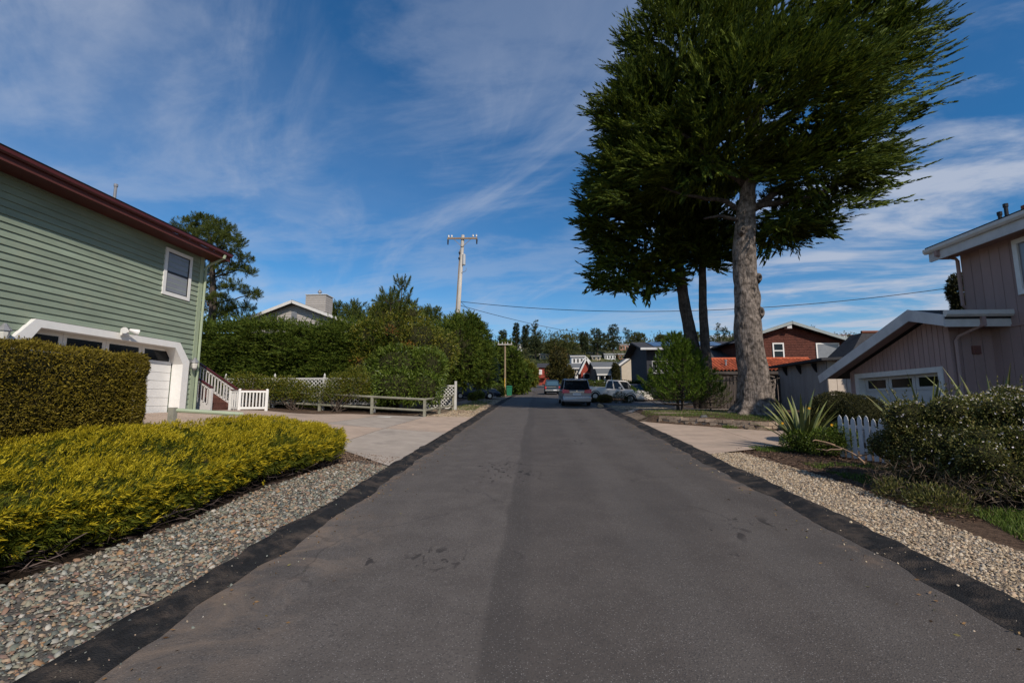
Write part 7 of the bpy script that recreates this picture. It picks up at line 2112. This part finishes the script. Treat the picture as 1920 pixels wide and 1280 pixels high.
shrub("street_tree", "small dark rounded tree in front of the long low house", "tree", [LB(1155, 700, 57, 7, 18, 7), LB(1153, 690, 57, 5, 10, 5)], M_BUSHD, 1500, .2, .08, up=.4)
shrub("street_hedge", "dark green hedge behind the beige pickup", "hedge", [LB(u_, 722, 47, 16, 9, 10) for u_ in (1105, 1125, 1148, 1170, 1190)], M_HEDGE, 3200, .16, .06, up=.3)


# ---- the wooded hill
def hill_tree(u, vt, vb, w_, kind, lab):
    g = gnd(u, vb); Y_ = g[1]; top = atY(u, vt, Y_); s = depth_of(g) / FPX; H = top[2] - g[2]
    t = thing("hill_tree", lab, "tree", tuple(g), group="trees along the hill skyline")
    lobs = []
    if kind == "sparse":
        for f_ in np.linspace(.25, .97, 8):
            ww = w_ * s * (.50 - .30 * f_) * 1.3
            for _ in range(2):
                a = rv.random() * 6.28; lobs.append((g[0] + math.cos(a) * ww * .6, Y_ + math.sin(a) * ww * .6, g[2] + H * f_, ww * .55, ww * .55, H * .022))
    elif kind == "round":
        for _ in range(8):
            lobs.append((g[0] + rv.normal() * w_ * s * .2, Y_ + rv.normal() * w_ * s * .2, g[2] + H * (.45 + .35 * rv.random()), w_ * s * .30, w_ * s * .30, H * .2))
    else:
        for f_ in np.linspace(.3, .95, 9):
            ww = w_ * s * (.42 - .16 * f_)
            lobs.append((g[0] + rv.normal() * ww * .45, Y_ + rv.normal() * ww * .45, g[2] + H * f_, ww * (.6 + .5 * rv.random()), ww * .8, H * .075))
    C, Nn = shell(lobs, 420 if kind != "sparse" else 260, rv, .5, -.9)
    D = unit(Nn + (0, 0, .25) + .4 * rv.normal(size=C.shape))
    foliage("crown", plumes(C, D, 1.2, 14, .85, .24, .4, .8, rv), M_FAR if kind != "round" else M_FARB, t)
    trunk_mesh(t, [g - (0, 0, .5), (g[0], g[1], g[2] + H * .5), (g[0], g[1], g[2] + H * .95)], [.55, .4, .1], M_BARK2, n=7, seg=6)


for a in ((944, 622, 662, 20, "cyp", "dark tree above the large white ridge house"), (968, 610, 668, 15, "cyp", "slim dark conifer left of the tall sparse pine"), (985, 612, 668, 15, "cyp", "slim open conifer next to the tall sparse pine"),
          (1004, 602, 664, 24, "sparse", "tall sparse pine with flat tiers on the skyline"), (1004, 634, 672, 26, "cyp", "dark bushy tree at the foot of the tall sparse pine"), (1040, 636, 676, 30, "round", "broad round tree left of the skyline dip"), (1064, 631, 680, 38, "round", "broad spreading tree in the middle of the skyline"),
          (1096, 626, 672, 18, "cyp", "dark conifer right of the spreading tree"), (1120, 618, 668, 30, "cyp", "tall dark cypress left of the pair on the ridge"), (1150, 612, 668, 27, "cyp", "tallest dark cypress of the ridge group"), (1178, 617, 652, 24, "cyp", "open crowned cypress above the salmon house"), (1196, 624, 652, 24, "round", "leafy tree right of the cypress above the salmon house"),
          (1240, 626, 648, 16, "round", "small round treetop above the solar panels"), (1300, 622, 645, 26, "round", "low round trees between the two dark trunks"), (1346, 607, 640, 15, "sparse", "flat crowned pine right of the slender cypress trunk"), (1358, 614, 645, 16, "cyp", "dark tree beside the flat crowned pine"), (1374, 622, 645, 18, "round", "low round tree touching the big pale trunk"),
          (1529, 608, 634, 14, "round", "dark round treetop behind the right roof slope of the brown house"), (1567, 622, 640, 12, "round", "small dark treetop by the brown house downspout"), (1593, 620, 640, 24, "round", "dark trees left of the far ridge house")):
    hill_tree(*a)
# the rest of the wood: one mass
n = 1450
ang = np.linspace(-.95, 1.25, 4000)
yy = 150 + 190 * rv.random(n) ** .8; xx = (-.30 + 1.15 * rv.random(n)) * yy
ok = np.ones(n, bool)
for a_, b_, Yh in HILL:
    ok &= ~((xx / yy > a_ - .004) & (xx / yy < b_ + .004) & (yy < Yh + 4) & (yy > Yh - 22))
xx, yy = xx[ok], yy[ok]; n = len(xx)
gg = ground(xx, yy); hh2 = 5 + 5 * rv.random(n)
C = np.repeat(np.stack([xx, yy, gg + hh2 * .5], -1), 16, axis=0)
r_ = rv.normal(size=C.shape) * np.repeat(np.stack([hh2 * .24, hh2 * .24, hh2 * .17], -1), 16, axis=0)
D = unit(r_ * (1, 1, .6) + (0, 0, 1.0) + rv.normal(size=C.shape))
wd = foliage("woodland", plumes(C + r_, D, 1.1, 7, .95, .36, .6, .8, rv), leafmat("woodland_leaf", [(0.030, 0.042, 0.018), (0.060, 0.072, 0.026), (0.100, 0.105, 0.036), (0.13, 0.115, 0.04)], .7, .15, .1, .09, .4), kind="stuff")
tag(wd, "scrubby woodland covering the hill behind the street", "woodland")
n = 2600
yy = 112 + 60 * rv.random(n); xx = np.where(rv.random(n) < .5, -8 - 60 * rv.random(n), 8 + 70 * rv.random(n))
C = np.stack([xx, yy, ground(xx, yy) + 3.2 * rv.random(n)], -1)
wd = foliage("scrub", plumes(C, unit(rv.normal(size=C.shape) + (0, 0, .8)), 1.1, 12, .7, .22, .5, .8, rv), M_FARB, kind="stuff")
tag(wd, "green scrub between the houses and the hill", "scrub")
